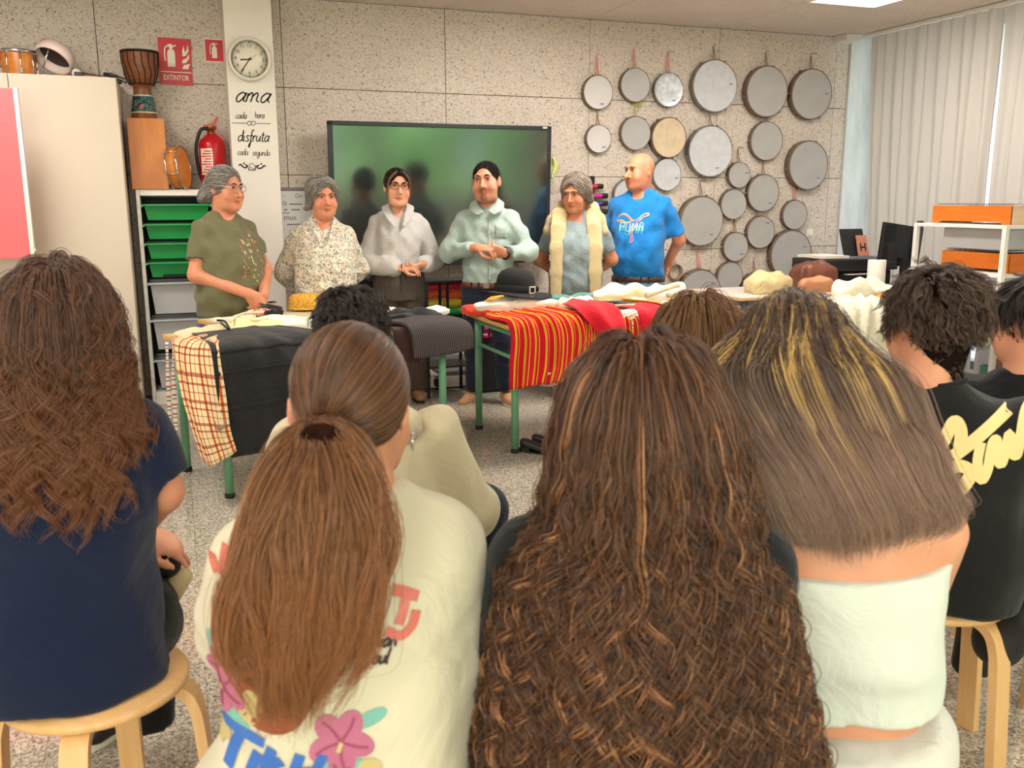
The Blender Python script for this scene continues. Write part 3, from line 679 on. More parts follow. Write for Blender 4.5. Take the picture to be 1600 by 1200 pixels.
# wheeled stand below the screen
st = empty('screen_trolley', (scx+.12, 6.70, 0), 0, 'grey steel wheeled stand below the screen', 'stand')
GREYM = plain('grey_steel', (150, 146, 144), .4, .5)
MB().box((0, .06, .165), (.74, .05, .07), bev=.006).build('crossbar', GREYM, st)
MB().box((0, -.10, .105), (.5, .28, .035), bev=.005).build('base_plate', GREYM, st)
for s_ in (-1, 1):
    MB().box((s_*.33, .09, .52), (.05, .03, .76)).build('upright', GREYM, st)
    for y in (-.2, .09):
        cst = MB().lathe([(.03, -.014), (.036, -.01), (.036, .01), (.03, .014)], (s_*.27, y, .038), (1, .3, 0), 18).build('caster', BLACK, st)
        MB().box((s_*.27, y, .075), (.03, .05, .02)).build('fork', GREYM, cst)
mb = MB(); mb.tube(spline([(scx-.6, 6.46, .01), (scx-.35, 6.43, .01), (scx-.1, 6.40, .01), (scx+.3, 6.42, .01), (scx+.7, 6.5, .01), (scx+.95, 6.72, .01)], 40), .008, 6)
mb.build('power_cable', BLACK, None, 'black power cable running along the floor under the screen', 'cable')
for k, (pa, pb, pc, lb) in enumerate([((808, 412), (815, 425), (835, 446), 'behind the black hat'), ((549, 412), (553, 430), (557, 452), 'under the left corner of the screen'), ((557, 412), (561, 428), (566, 448), 'under the screen beside the floral blouse')]):
    MB().tube(spline([at(*pa, Y=6.80), at(*pb, Y=6.84), at(*pc, Y=6.86), at(pc[0]+3, pc[1]+60, Y=6.88)], 16), .004, 5).build('wire', BLACK, None, 'thin black wire hanging ' + lb, 'wire')
# yellow-green cloth hung on the screen's corner
P = []
for i in range(9):
    u_ = i/8; row = []
    for j in range(14):
        tt = j/13; p = at(861+2+u_*(4+8*sin(pi*min(1, tt*1.15))), 247+tt*33, Y=6.70+.03*sin(u_*7+tt*2)); row.append(p)
    P.append(row)
solid(MB().grid(P).build('cleaning_cloth', cloth('lime_cloth', (206, 216, 130)), None, 'yellow green cloth hanging at the right edge of the screen', 'cloth'), .004)

# ---------------------------------------------------------------- colour tubes on the wall
TUBES = [((879, 943), 291, (196, 24, 48), 'red'), ((882, 950), 306, (200, 40, 130), 'magenta'), ((875, 950), 318, (72, 48, 160), 'violet'), ((871, 952), 331, (24, 24, 26), 'black')]
for (a_, b_), y, c_, nm in TUBES:
    p, q = at(a_, y, Y=WY-.05), at(b_, y+1.5, Y=WY-.05); L_ = q[0]-p[0]
    e = empty('percussion_tube', tuple((p+q)/2), 0, '%s plastic percussion tube on the wall behind the woman with grey hair' % nm, 'percussion tube', 'percussion tubes on the wall')
    m = plain('tube_'+nm, c_, .3)
    MB().lathe([(.019, -L_/2), (.019, L_/2-.03)], (0, 0, 0), (1, 0, 0), 18).build('tube', m, e)
    MB().lathe([(.021, L_/2-.05), (.021, L_/2), (.017, L_/2+.003)], (0, 0, 0), (1, 0, 0), 18).build('end_cap', BLACK, e)
p = at(924, 305, Y=WY-.02); MB().box((p[0], WY-.022, p[2]), (.055, .04, .3), bev=.004).tube([(p[0]-.02, WY-.05, p[2]+.08), (p[0]+.02, WY-.05, p[2]-.1)], .006).build('tube_holder', BLACK, None, 'black wall holder for the percussion tubes', 'holder')

# ---------------------------------------------------------------- frame drums on the wall
DR = [  # centre x, y, half width, half height in the photo, kind, cord, words
 (937, 145, 22.5, 26, 'p', 'pink', 'first frame drum from the left in the top row of the drum wall'),
 (995.5, 134, 21.5, 26, 'g', 'pink', 'second frame drum from the left in the top row of the drum wall'),
 (1047.5, 141.5, 21, 26, 'm', 'pink', 'shiny metallic frame drum, third from the left in the top row'),
 (1120, 136, 33, 40, 's', 'brown', 'large bright frame drum, fourth from the left in the top row'),
 (1200.5, 145, 32, 39, 'g', 'brown', 'large grey frame drum, second from the right in the top row'),
 (1270.5, 149.5, 31, 38.5, 'g', 'brown', 'large grey frame drum at the top right beside the window'),
 (937.7, 217.7, 18.7, 21.7, 'p', 'brown', 'small frame drum right of the screen edge, leftmost in the second row'),
 (995.5, 209, 22, 26, 'g', 'yellow', 'frame drum with yellow ribbon, above the bald man'),
 (1047, 216, 26, 31, 't', None, 'tan natural skin frame drum without cord, under the metallic one'),
 (1112, 238, 33, 39.5, 's', 'brown', 'large bright frame drum in the second row, with specks on its skin'),
 (1200, 222.5, 24, 30, 'g', 'brown', 'medium frame drum right under the second largest of the top right'),
 (1265, 261, 31, 38, 'g', None, 'large grey frame drum on the right edge, middle height'),
 (1044, 274, 20, 25, 's', None, 'frame drum half hidden behind the head of the bald man'),
 (983, 306, 22, 25, 's', None, 'frame drum mostly hidden behind the shoulder of the man in blue'),
 (1157, 275.5, 16.5, 20, 'g', 'brown', 'smallest frame drum on the wall, below the large speckled one'),
 (1194, 303.5, 25, 29, 'g', 'brown', 'medium frame drum in the middle of the right cluster'),
 (1148, 321, 19, 23.5, 'g', None, 'small frame drum directly below the smallest one'),
 (1098, 347, 31.5, 39, 'g', 'brown', 'large frame drum beside the arm of the man in blue'),
 (1190, 364.7, 20, 25.5, 'g', None, 'small frame drum below the middle of the right cluster'),
 (1243.7, 338, 19, 23, 'g', 'pink', 'small frame drum with pink cord touching the largest lower drum'),
 (1150.5, 387.5, 20, 23, 'g', 'brown', 'small frame drum in the lower row, left of the large right one'),
 (1237, 400, 31, 38.5, 'g', None, 'large frame drum low on the right, above the brown leather bag'),
 (1141.7, 434, 20, 23, 'g', None, 'lowest small frame drum, beside the cream cloth bag'),
 (1094.6, 460, 31, 38, 'g', 'pink', 'large frame drum lowest on the wall, above the brown head'),
 (1180, 452, 20, 24, 'g', 'brown', 'frame drum mostly hidden behind the cream cloth bag'),
]
SK = {'g': SKINH, 'p': plain('drum_skin_pearl', (206, 200, 196), .35, var=.06), 's': plain('drum_skin_bright', (202, 202, 204), .3, var=.08, vscale=16), 't': plain('drum_skin_tan', (214, 190, 158), .55, var=.1, vscale=14)}
t = NT('drum_skin_metallic'); v = t.coord(); n1 = t.noise(v, 22, 4); t.col(t.ramp(n1.outputs[0], [(.3, (160, 162, 166)), (.7, (206, 206, 208))])); t.set(.32, .6); SK['m'] = t.m
HOOP = plain('hoop_brown', (120, 98, 82), .5, var=.15); HOOPM = plain('hoop_metal', (150, 146, 142), .35, .8)
CORD = {'pink': plain('cord_pink', (222, 150, 138), .9), 'brown': plain('cord_brown', (150, 116, 92), .9), 'yellow': plain('cord_yellow', (190, 176, 80), .8)}
MARK = plain('blue_marker', (96, 104, 170), .6)
for i, (px, py, rx, ry, k_, cord, words) in enumerate(DR):
    dp = .07 if ry > 30 else .05
    p = at(px, py, Y=WY-dp); g = depth(p)/FPX; r = ry*g*1.0
    e = empty('frame_drum', (p[0], WY, p[2]), 0, words, 'frame drum', 'frame drums hung on the panelled wall')
    tilt = rng.uniform(-.02, .03); e.rotation_euler = (tilt, 0, rng.uniform(-.03, .03))
    e.location.y = WY-.004-max(0, abs(tilt)*r)
    A = (0, -1, 0)
    MB().lathe([(r*.965, .004), (r*1.0, .004), (r*1.0, dp-.008), (r*.985, dp), (r*.955, dp), (r*.955, .004)], (0, 0, 0), A, 40, False).build('hoop', HOOPM if k_ in 'sm' else HOOP, e)
    MB().lathe([(r*.97, dp-.003), (r*.9, dp-.0045), (r*.5, dp-.0055), (.0005, dp-.006)], (0, 0, 0), A, 40, False).build('drumhead', SK[k_], e)
    nl = 6 if ry > 30 else 5
    for j in range(nl):
        q = 2*pi*j/nl+pi+.35*((i*7) % 5)/5; d_ = np.array([cos(q), 0, sin(q)])
        lug = MB(); lug.tube([d_*r*1.03+[0, -.008, 0], d_*r*1.03+[0, -dp+.006, 0]], .004, 6).ball(tuple(d_*r*1.045+np.array([0, -dp*.5, 0])), .009, n=8); lug.build('tuning_lug', HOOPM, e)
    if k_ != 't' and i % 3 != 1:
        q = rng.uniform(-1.2, .9); c_ = np.array([cos(q), sin(q)])*r*.72
        flat('marker_scribble', [[(c_[0]-.018, c_[1]-.006), (c_[0]-.006, c_[1]+.004), (c_[0]+.004, c_[1]-.003), (c_[0]+.018, c_[1]+.007)]], MARK, e, .007, -dp+.0035)
    if cord:
        L_ = {'pink': 28, 'brown': 20, 'yellow': 20}[cord]*g; mb = MB(); yy = -dp*.5
        mb.tube(spline([(-.012, yy, r*.99), (-.006, yy+.01, r+L_*.5), (.0, -.008, r+L_), (.006, yy+.01, r+L_*.5), (.014, yy, r*.99)], 14), .0035 if cord != 'pink' else .0055, 6)
        if cord == 'yellow': mb.tube(spline([(0, -.01, r+L_), (.03, -.02, r+L_*1.0), (.07, -.02, r+L_*1.08)], 8), .006, 5); mb.tube(spline([(0, -.01, r+L_*.9), (.04, -.02, r+L_*.8), (.06, -.02, r+L_*.78)], 8), .006, 5)
        else: mb.tube(spline([(0, -.006, r+L_), (.012, -.012, r+L_*1.15), (.02+.02*(i % 3), -.012, r+L_*(1.1+.1*(i % 2)))], 8), .003, 5)
        mb.build('hanging_cord', CORD[cord], e)
p = at(1056, 426, Y=WY-.04); g = depth(p)/FPX
e = empty('wooden_hoop', (p[0], WY-.006, p[2]), 0, 'small open wooden hoop hanging behind the jeans of the man in blue', 'hoop')
MB().lathe([(12.5*g*.86, 0), (12.5*g, 0), (12.5*g, .05), (12.5*g*.86, .05), (12.5*g*.86, 0)], (0, 0, 0), (0, -1, 0), 32, False).build('ring', plain('pale_hoop', (150, 122, 96), .6, var=.15), e)
MB().tube(spline([(-.01, -.02, 12*g), (.0, -.01, 20*g), (.01, -.02, 12*g)], 8), .004, 5).build('cord', CORD['pink'], e)
e, W_, H_ = plate('light_switch', 1261, 360, 1272, 372, WY-.006, LAMW, 'white square wall switch beside the large lower drum', 'switch')
MB().box((0, -.006, 0), (W_*.6, .008, H_*.6), bev=.002).build('rocker', LAMW, e)
# ================================================================ tables and clothes
def atp(px, py, p0, nrm):
    """point seen at a pixel on the plane through p0 with normal nrm"""
    a_ = at(px, py, d=1.0)-CAM; p0 = np.asarray(p0, float); nrm = np.asarray(nrm, float)
    return CAM+a_*float(((p0-CAM) @ nrm)/(a_ @ nrm))
TZ = .722
GREENP = plain('green_tube_paint', (110, 168, 128), .35, var=.04); TOPW = wood('beech_top', (206, 150, 84), (226, 174, 108), (1, 5, 1)); TOPS = plain('table_laminate', (206, 196, 150), .5, var=.03)
RUB = plain('black_rubber', (20, 20, 20), .7)
def table(name, corner, ang, W_, D_, label, topm=TOPS, leg=GREENP, edge=TOPW):
    e = empty(name, (corner[0], corner[1], 0), ang, label, 'table', 'classroom tables')
    MB().box((W_/2, D_/2, TZ-.011), (W_, D_, .022), bev=.004).build('tabletop', [edge], e)
    MB().box((W_/2, D_/2, TZ), (W_-.03, D_-.03, .0016)).build('top_laminate', topm, e)
    for x in (.06, W_-.06):
        for y in (.05, D_-.05):
            lg = MB().tube([(x, y, .02), (x, y, TZ-.022)], .021, 16).build('leg', leg, e)
            MB().lathe([(.022, 0), (.024, .003), (.024, .022), (.021, .025)], (x, y, 0), n=16).build('foot', RUB, lg)
    for y in (.05, D_-.05): MB().box((W_/2, y, TZ-.045), (W_-.16, .025, .04)).build('rail', leg, e)
    for x in (.06, W_-.06): MB().box((x, D_/2, TZ-.045), (.025, D_-.14, .04)).build('rail', leg, e)
    return e
A1 = radians(19); T1c = np.array([.13, 4.28, TZ]); U1 = np.array([cos(A1), sin(A1), 0]); V1 = np.array([-sin(A1), cos(A1), 0])
A2 = radians(2); T2c = np.array([1.655, 4.545, TZ]); U2 = np.array([cos(A2), sin(A2), 0]); V2 = np.array([-sin(A2), cos(A2), 0])
table('classroom_table', T1c, A1, 1.36, .66, 'green legged table under the black skirt and plaid shirt')
table('classroom_table', T2c, A2, 1.36, .68, 'green legged table under the red striped skirt and black hat')
MB().tube([T2c+U2*.06+V2*.06+[0, 0, -.19], T2c+U2*.06+V2*.62+[0, 0, -.19]], .011, 10).build('footrail', GREENP, None, 'green rail under the left end of the red skirt table', 'rail')
bpy.data.objects['footrail'].parent = bpy.data.objects['classroom_table.001']; bpy.data.objects['footrail'].matrix_parent_inverse = (Matrix.Translation((T2c[0], T2c[1], 0)) @ Matrix.Rotation(A2, 4, 'Z')).inverted()
for k_ in ('label', 'category'): del bpy.data.objects['footrail'][k_]

TB = table('classroom_table', T1c+U1*.36+V1*.675, A1, .86, .46, 'pale wooden table behind the left one, carrying the straw hat')
def sheet(name, rows, mat, label, cat, n=34, m=30, rip=.0, ripf=(9, 3), th=.004, group=None, seed=0, zmin=None, kind='cloth', parent=None, ripdir=None, fold=0.0, grow=0.0):
    """cloth surface through rows of points (each row a polyline across the cloth, rows down the cloth)"""
    r = np.random.default_rng(seed); R = [spline(np.asarray(p, float), n) for p in rows]; R = np.stack(R)       # rows,n,3
    P = np.stack([spline(R[:, i], m) for i in range(n)])                                                        # n,m,3
    du = np.gradient(P, axis=0); dv = np.gradient(P, axis=1); N = np.cross(du, dv); N /= np.linalg.norm(N, axis=2)[..., None]+1e-9
    if ripdir is not None: N = np.broadcast_to(np.asarray(ripdir, float), N.shape)
    a = np.linspace(0, 1, n)[:, None]; b = np.linspace(0, 1, m)[None]
    ph = r.uniform(0, 6, 6)
    w_ = np.sin(a*ripf[0]*2*pi/2+ph[0]+1.1*np.sin(b*2.5+ph[1]))*.6+np.sin(a*ripf[0]*1.37*pi+b*ripf[1]+ph[2])*.35+.3*np.sin(b*ripf[1]*2.1+a*3+ph[3])
    P = P+N*(rip*w_*(1-grow+grow*b))[..., None]
    if fold: P = P+N*(fold*(r.uniform(-1, 1, (n, m))))[..., None]
    if zmin is not None: P[..., 2] = np.maximum(P[..., 2], zmin)
    L = np.linalg.norm(np.diff(P, axis=1), axis=2).sum(1).mean(); W_ = np.linalg.norm(np.diff(P, axis=0), axis=2).sum(0).mean()
    idx = np.arange(n*m).reshape(n, m); F = np.stack([idx[:-1, :-1], idx[1:, :-1], idx[1:, 1:], idx[:-1, 1:]], -1).reshape(-1, 4)
    me = mesh_np(name, P.reshape(-1, 3), F, mat); uv = me.uv_layers.new(name='UVMap')
    UV = np.stack(np.broadcast_arrays(a*W_, b*L), -1).reshape(-1, 2)[F.ravel()]; uv.data.foreach_set('uv', UV.astype(np.float32).ravel())
    o = link(name, me, parent, label, cat, group); solid(o, th, 1.0); return o
def heap(name, c, ru, rv, h, ang, mat, label, cat, seed, zmin, p=2.6, n=40, m=14, lump=.35, group=None, parent=None):
    """soft folded cloth lying on a surface: closed lump with folds"""
    r = np.random.default_rng(seed); ph = r.uniform(0, 6.28, 8); V = []; ca, sa = cos(ang), sin(ang)
    th = np.linspace(0, 2*pi, n, endpoint=False)
    edge = 1+.10*np.sin(2*th+ph[0])+.08*np.sin(3*th+ph[1])+.05*np.sin(5*th+ph[2])
    P = np.zeros((n, m, 3))
    for j in range(m):
        t = j/(m-1)
        if t < .2: rr, z = .94+.06*sin(t/.2*pi/2), h*.55*(t/.2)
        else:
            s_ = (t-.2)/.8; rr = cos(s_*pi/2)**.75 if s_ < 1 else 0.0; z = h*(.55+.45*sin(s_*pi/2))
        x = np.sign(np.cos(th))*np.abs(np.cos(th))**(2/p)*ru*rr*edge; y = np.sign(np.sin(th))*np.abs(np.sin(th))**(2/p)*rv*rr*edge
        fold = 1+lump*(.5*np.sin(x/ru*4.2+y/rv*1.8+ph[3])+.35*np.sin(y/rv*5.1-x/ru*2.2+ph[4])+.25*np.sin(x/ru*9+ph[5]+2*np.sin(y/rv*3)))*min(1, 3*t)
        P[:, j, 0] = c[0]+x*ca-y*sa; P[:, j, 1] = c[1]+x*sa+y*ca; P[:, j, 2] = zmin+z*fold
    mb = MB().grid(P, True, True); o = mb.build(name, mat, parent, label, cat, group); return o
def uvmat(name, fn, rough=.9, wr=.2):
    t = NT(name); uv = t.n('ShaderNodeUVMap'); sp = t.n('ShaderNodeSeparateXYZ'); t.l(uv.outputs[0], sp.inputs[0])
    c = fn(t, sp.outputs[0], sp.outputs[1]); t.col(c); v = t.coord(); n1 = t.noise(v, 10, 4, .5, .5); t.bump(n1.outputs[0], wr, .02); t.set(rough, 0, .2); return t.m
def stripes(period, stops):
    def fn(t, u, v): return t.ramp(t.math('FRACT', t.math('DIVIDE', u, period)), stops, 'CONSTANT')
    return fn
def plaid(t, u, v):
    def st(x, p, a, b): return t.ramp(t.math('FRACT', t.math('DIVIDE', x, p)), [(0, a), (.10, b), (.24, a), (.44, b), (.52, a), (.78, b), (.82, a)], 'CONSTANT')
    W0 = (1, 1, 1, 1); A = lin((214, 120, 70)); B = lin((190, 96, 92))
    return t.mix(1.0, t.mix(1.0, lin((240, 222, 176)), st(u, .085, W0, A), 'MULTIPLY'), t.mix(.8, W0, st(v, .11, W0, B)), 'MULTIPLY')
RY = uvmat('red_yellow_stripe', stripes(.062, [(0, (196, 22, 34)), (.34, (236, 190, 40)), (.40, (40, 26, 22)), (.44, (236, 190, 40)), (.50, (196, 22, 34)), (.80, (240, 200, 60)), (.86, (30, 22, 20)), (.90, (196, 22, 34))]))
OY = uvmat('orange_cream_stripe', stripes(.10, [(0, (236, 142, 22)), (.2, (24, 20, 18)), (.24, (236, 142, 22)), (.46, (24, 20, 18)), (.51, (240, 228, 200)), (.7, (24, 20, 18)), (.74, (240, 228, 200)), (.95, (24, 20, 18))]))
PL = uvmat('plaid_cloth', plaid)
PIN = uvmat('pinstripe_grey', stripes(.012, [(0, (62, 56, 54)), (.45, (44, 40, 40)), (.8, (128, 120, 116))]))
BLK = cloth('black_satin', (34, 33, 34), .12, rough=.6, wr=.3); BLK2 = cloth('black_cotton', (26, 25, 26), .1)
CREAM = cloth('cream_linen', (236, 224, 186), .05); IVORY = cloth('ivory_cotton', (244, 238, 222), .03); PALEY = cloth('pale_yellow_linen', (232, 222, 166), .05)
REDC = cloth('red_wool', (204, 24, 40), .1); TEAL = cloth('teal_cloth', (96, 140, 128), .1); MUST = cloth('mustard_cloth', (222, 158, 44), .1)
WLACE = cloth('white_lace', (226, 218, 194), .06, wr=.25, wscale=30)

N1 = V1; F1 = T1c-V1*.012; F1b = T1c-V1*.03
def f1(px, py, off=.012): return atp(px, py, T1c-V1*off, V1)
def t1(px, py, z=TZ+.01): return at(px, py, Z=z)
LN = U1
def l1(px, py, off=.015): return atp(px, py, T1c-U1*off, U1)
G1 = 'clothes laid on the left table'; G2 = 'clothes laid on the middle table'; G3 = 'clothes laid on the right tables'
# black pleated skirt over the front of the left table
def T1(u, v, z): return T1c+U1*u+V1*v+np.array([0, 0, z])
sk = sheet('skirt', [[T1(.06, .40, .03), T1(.25, .36, .04), T1(.45, .42, .04)], [T1(.03, .18, .03), T1(.25, .17, .04), T1(.55, .18, .035)], [T1(.0, .02, .022), T1(.26, .02, .026), T1(.60, .02, .022)],
     [T1(-.01, -.035, -.04), T1(.28, -.045, -.035), T1(.62, -.035, -.04)], [T1(.0, -.045, -.24), T1(.3, -.07, -.22), T1(.66, -.045, -.22)], [T1(.04, -.05, -.50), T1(.33, -.085, -.49), T1(.70, -.05, -.46)]],
     BLK, 'black pleated skirt hanging over the front of the left table', 'skirt', 60, 40, .010, (7, 1.2), .005, G1, 4, grow=.9)
tm = MB()   # horizontal tucks sewn across it
dg = bpy.context.evaluated_depsgraph_get()
me = sk.data; VV = np.zeros(len(me.vertices)*3, np.float32); me.vertices.foreach_get('co', VV); VV = VV.reshape(60, 40, 3)
for j in (20, 26, 32):
    seg = VV[:, j]+np.array(-V1)*.006
    MB().grid(np.stack([seg, seg+np.array([0, 0, -.012])-V1*.006, VV[:, j]+np.array([0, 0, -.02])-V1*.002], 1)).build('tuck', BLK, sk)
sheet('shirt', [[T1(.04, .5, .012), T1(.22, .42, .018), T1(.3, .30, .02)], [T1(-.01, .45, .012), T1(.06, .26, .03), T1(.10, .12, .03)], [T1(-.035, .42, -.02), T1(-.04, .2, -.01), T1(.02, -.03, .0)],
     [T1(-.05, .32, -.22), T1(-.065, .12, -.2), T1(.02, -.07, -.2)], [T1(-.05, .18, -.36), T1(-.07, .04, -.36), T1(.03, -.075, -.36)], [T1(-.04, .10, -.50), T1(-.05, -.02, -.53), T1(.06, -.07, -.47)]],
     PL, 'yellow and orange plaid shirt hanging off the left corner of the table', 'shirt', 44, 40, .012, (6, 2), .004, G1, 2, grow=.7)
sheet('strap_loop', [[l1(346, 640), l1(350, 655)], [l1(349, 660), l1(352, 664)], [l1(338, 664), l1(340, 670)], [l1(333, 650), l1(336, 655)]], cloth('taupe_tape', (150, 124, 108)), 'brown tape loop hanging from the plaid shirt hem', 'strap', 4, 24, 0, (1, 1), .003, G1)
for k, (px, d_) in enumerate(((262, .0), (271, .03))):
    sheet('ribbon', [[l1(px-3, 532, .02), l1(px+1, 532, .02)], [l1(px-2, 580, .025), l1(px+2, 580, .025)], [l1(px, 640, .02), l1(px+4, 640, .02)], [l1(px+3, 690+6*k, .02), l1(px+7, 690+6*k, .02)]],
          uvmat('ribbon_print_%d' % k, lambda t, u, v: t.ramp(t.math('FRACT', t.math('DIVIDE', v, .045)), [(0, (226, 216, 204)), (.3, (176, 90, 80)), (.5, (230, 224, 214)), (.7, (110, 130, 150)), (.85, (226, 206, 160))], 'CONSTANT')),
          'narrow patterned ribbon hanging at the table corner, %s one' % ['left', 'right'][k], 'ribbon', 4, 30, .006, (1, 5), .001, G1, k)
# lying things, left table
def h1(name, px, py, ru, rv, h, ang, mat, label, cat, seed, z=0.0, **kw):
    c_ = at(px, py, Z=TZ+z+h*.3); return heap(name, c_, ru, rv, h, A1+ang, mat, label, cat, seed, TZ+.002+z, group=G1, **kw)
h1('folded_shirt', 318, 518, .15, .10, .035, .2, cloth('peach_linen', (232, 206, 164)), 'peach coloured folded cloth next to the plaid shirt', 'garment', 3)
h1('blouse', 398, 510, .22, .13, .05, .1, PALEY, 'pale yellow blouse behind the black skirt', 'garment', 5)
h1('blouse', 452, 506, .20, .17, .055, -.1, IVORY, 'white blouse beside the yellow blouse on the left table', 'garment', 6)
h1('apron', 366, 499, .12, .06, .03, .1, cloth('ecru', (226, 216, 190)), 'ecru apron with strings at the back of the left table', 'garment', 8)
for k, pts in enumerate([[(346, 502), (358, 512), (352, 500), (340, 498)], [(372, 492), (400, 498), (430, 492)], [(360, 500), (380, 488), (420, 486)]]):
    MB().tube(spline([at(x, y, Z=TZ+.055+.006*k) for x, y in pts], 20), .006, 6).build('apron_string', CREAM if k else BLK2, None, ['black tie string lying beside the peach cloth', 'cream string lying across the ecru apron', 'cream string curled at the back of the apron'][k], 'string', G1)
heap('black_band', at(428, 492, Z=TZ+.045), .06, .03, .03, .5, BLK2, 'small black cloth band on the white blouse', 'garment', 9, TZ+.05, group=G1)
rbm = NT('folk_ribbon'); v = rbm.coord(); rbm.col(rbm.ramp(rbm.noise(v, 60, 2).outputs[0], [(.38, (206, 60, 60)), (.45, (236, 226, 206)), (.55, (80, 140, 90)), (.6, (230, 180, 90))], 'CONSTANT')); rbm.set(.8)
heap('ribbon_bundle', at(405, 485, Z=TZ+.03), .12, .035, .028, A1+.05, rbm.m, 'bundle of patterned folk ribbons at the back of the left table', 'ribbons', 10, TZ+.012, group=G1)
# black pointed shoe and straw hat
c0 = at(424, 480, Z=TZ+.03); e = empty('dress_shoe', (c0[0], c0[1], TZ+.012), A1+.5, 'black pointed shoe lying beside the straw hat', 'shoe')
P = []
for i in range(14):
    t_ = i/13; x = -.11+.22*t_; w_ = .034*sin(pi*min(1, (t_+.12)*.95))**.6; hh = .05*(1-t_)**.8+.014
    P.append([(x, w_*cos(q), max(0.0, hh*.5+hh*.5*sin(q))) for q in np.linspace(0, 2*pi, 13)[:-1]]+[])
P = [r_+[r_[0]] for r_ in P]
MB().grid(P).build('upper', plain('black_leather', (24, 22, 22), .35), e)
MB().box((.0, 0, .055), (.05, .05, .006)).build('strap', BLACKM, e); MB().box((.01, 0, .06), (.016, .012, .004)).build('buckle', CHROME, e)
STR = NT('straw'); v = STR.coord(scale=(1, 1, 3)); n1 = STR.noise(v, 70, 2); STR.col(STR.ramp(n1.outputs[0], [(.35, (190, 128, 34)), (.6, (236, 182, 70))])); STR.bump(n1.outputs[0], .8, .006); STR.set(.8)
c0 = at(480, 470, Z=TZ+.05); e = empty('straw_hat', (c0[0], c0[1], TZ+.012), 0, 'mustard straw hat with low round crown on the left table', 'hat')
MB().lathe([(.105, 0), (.112, .012), (.11, .05), (.10, .075), (.085, .085), (.02, .088), (.001, .088)], n=36).build('crown', STR.m, e)
MB().lathe([(.105, .004), (.125, .0), (.127, .006), (.108, .012)], n=36, caps=False).build('brim', STR.m, e)
MB().tube(spline([(.10, -.05, .06), (.12, -.07, .11), (.15, -.06, .12), (.17, -.04, .06)], 14), .007, 6).build('black_cord', BLACKM, e)
h1('scarf', 512, 470, .10, .05, .05, .6, MUST, 'mustard scarf with black edge behind the dark haired head', 'scarf', 14)
h1('jacket', 640, 497, .20, .12, .06, .0, BLK2, 'black folded jacket on the right half of the left table', 'garment', 15)
h1('handkerchief', 600, 486, .10, .05, .03, .3, IVORY, 'white handkerchief behind the black jacket', 'garment', 16)
h1('blouse', 685, 487, .08, .06, .04, .1, IVORY, 'crumpled white cloth between the black jacket and pinstripe trousers', 'garment', 17)
sheet('trousers', [[T1(1.02, .36, .02), T1(1.2, .38, .03), T1(1.34, .42, .03)], [T1(1.0, .16, .03), T1(1.2, .16, .045), T1(1.40, .2, .03)], [T1(1.02, .0, .03), T1(1.22, .01, .04), T1(1.44, .03, .02)], [T1(1.04, -.045, -.02), T1(1.24, -.05, -.015), T1(1.46, -.03, -.03)], [T1(1.05, -.05, -.15), T1(1.26, -.06, -.15), T1(1.46, -.04, -.14)]],
     PIN, 'grey pinstripe trousers folded over the right end of the left table', 'trousers', 40, 34, .006, (3, 2), .016, G1, 7)
sheet('brown_cloth', [[T1(.96, .1, .012), T1(1.1, .1, .012)], [T1(.95, -.01, .012), T1(1.1, -.01, .012)], [T1(.95, -.03, -.05), T1(1.1, -.03, -.05)], [T1(.95, -.035, -.17), T1(1.12, -.03, -.18)]], cloth('dark_brown_cloth', (58, 34, 28)), 'dark brown cloth hanging behind the pinstripe trousers', 'garment', 14, 20, .005, (3, 1), .006, G1)

# ---- middle table
def T2(u, v, z): return T2c+U2*u+V2*v+np.array([0, 0, z])
sheet('skirt', [[T2(.03, .5, .02), T2(.25, .46, .04), T2(.45, .44, .05)], [T2(-.02, .24, .03), T2(.22, .2, .05), T2(.46, .2, .05)], [T2(-.005, .0, .03), T2(.24, .0, .04), T2(.48, .0, .03)], [T2(.0, -.05, -.06), T2(.26, -.06, -.05), T2(.5, -.05, -.06)], [T2(-.02, -.07, -.2), T2(.24, -.10, -.21), T2(.47, -.06, -.2)], [T2(-.03, -.09, -.33), T2(.2, -.14, -.30), T2(.42, -.10, -.31)]],
     RY, 'red skirt with yellow and black stripes spread over the front of the middle table', 'skirt', 90, 44, .022, (13, 1.5), .006, G2, 12, grow=.7)
sheet('skirt', [[T2(.40, .3, .035), T2(.55, .3, .04), T2(.74, .3, .03)], [T2(.42, .0, .03), T2(.6, .0, .03), T2(.78, .0, .02)], [T2(.42, -.06, -.06), T2(.6, -.06, -.06), T2(.80, -.05, -.06)], [T2(.38, -.08, -.24), T2(.58, -.11, -.26), T2(.76, -.08, -.2)], [T2(.34, -.10, -.36), T2(.54, -.14, -.38), T2(.72, -.10, -.30)]],
     RY, 'red striped skirt bunched under the red felt cloth', 'skirt', 70, 40, .022, (11, 2), .006, G2, 21, grow=.6)
LIN = cloth('skirt_lining', (214, 160, 160))
sheet('skirt_lining', [[T2(.02, -.06, -.26), T2(.2, -.11, -.25), T2(.34, -.075, -.26)], [T2(.04, -.05, -.30), T2(.2, -.09, -.33), T2(.32, -.06, -.31)]], LIN, 'pale pink lining showing under the hem of the striped skirt', 'lining', 16, 6, .004, (4, 1), .003, G2)
def h2(name, px, py, ru, rv, h, ang, mat, label, cat, seed, z=0.0, **kw):
    c_ = at(px, py, Z=TZ+z+h*.3); return heap(name, c_, ru, rv, h, A2+ang, mat, label, cat, seed, TZ+.002+z, group=G2, **kw)
h2('stockings', 752, 487, .10, .12, .05, .4, RY if False else cloth('red_orange_knit', (214, 60, 40), .25), 'red and orange knitted cloth on the left corner of the middle table', 'garment', 31, .0)
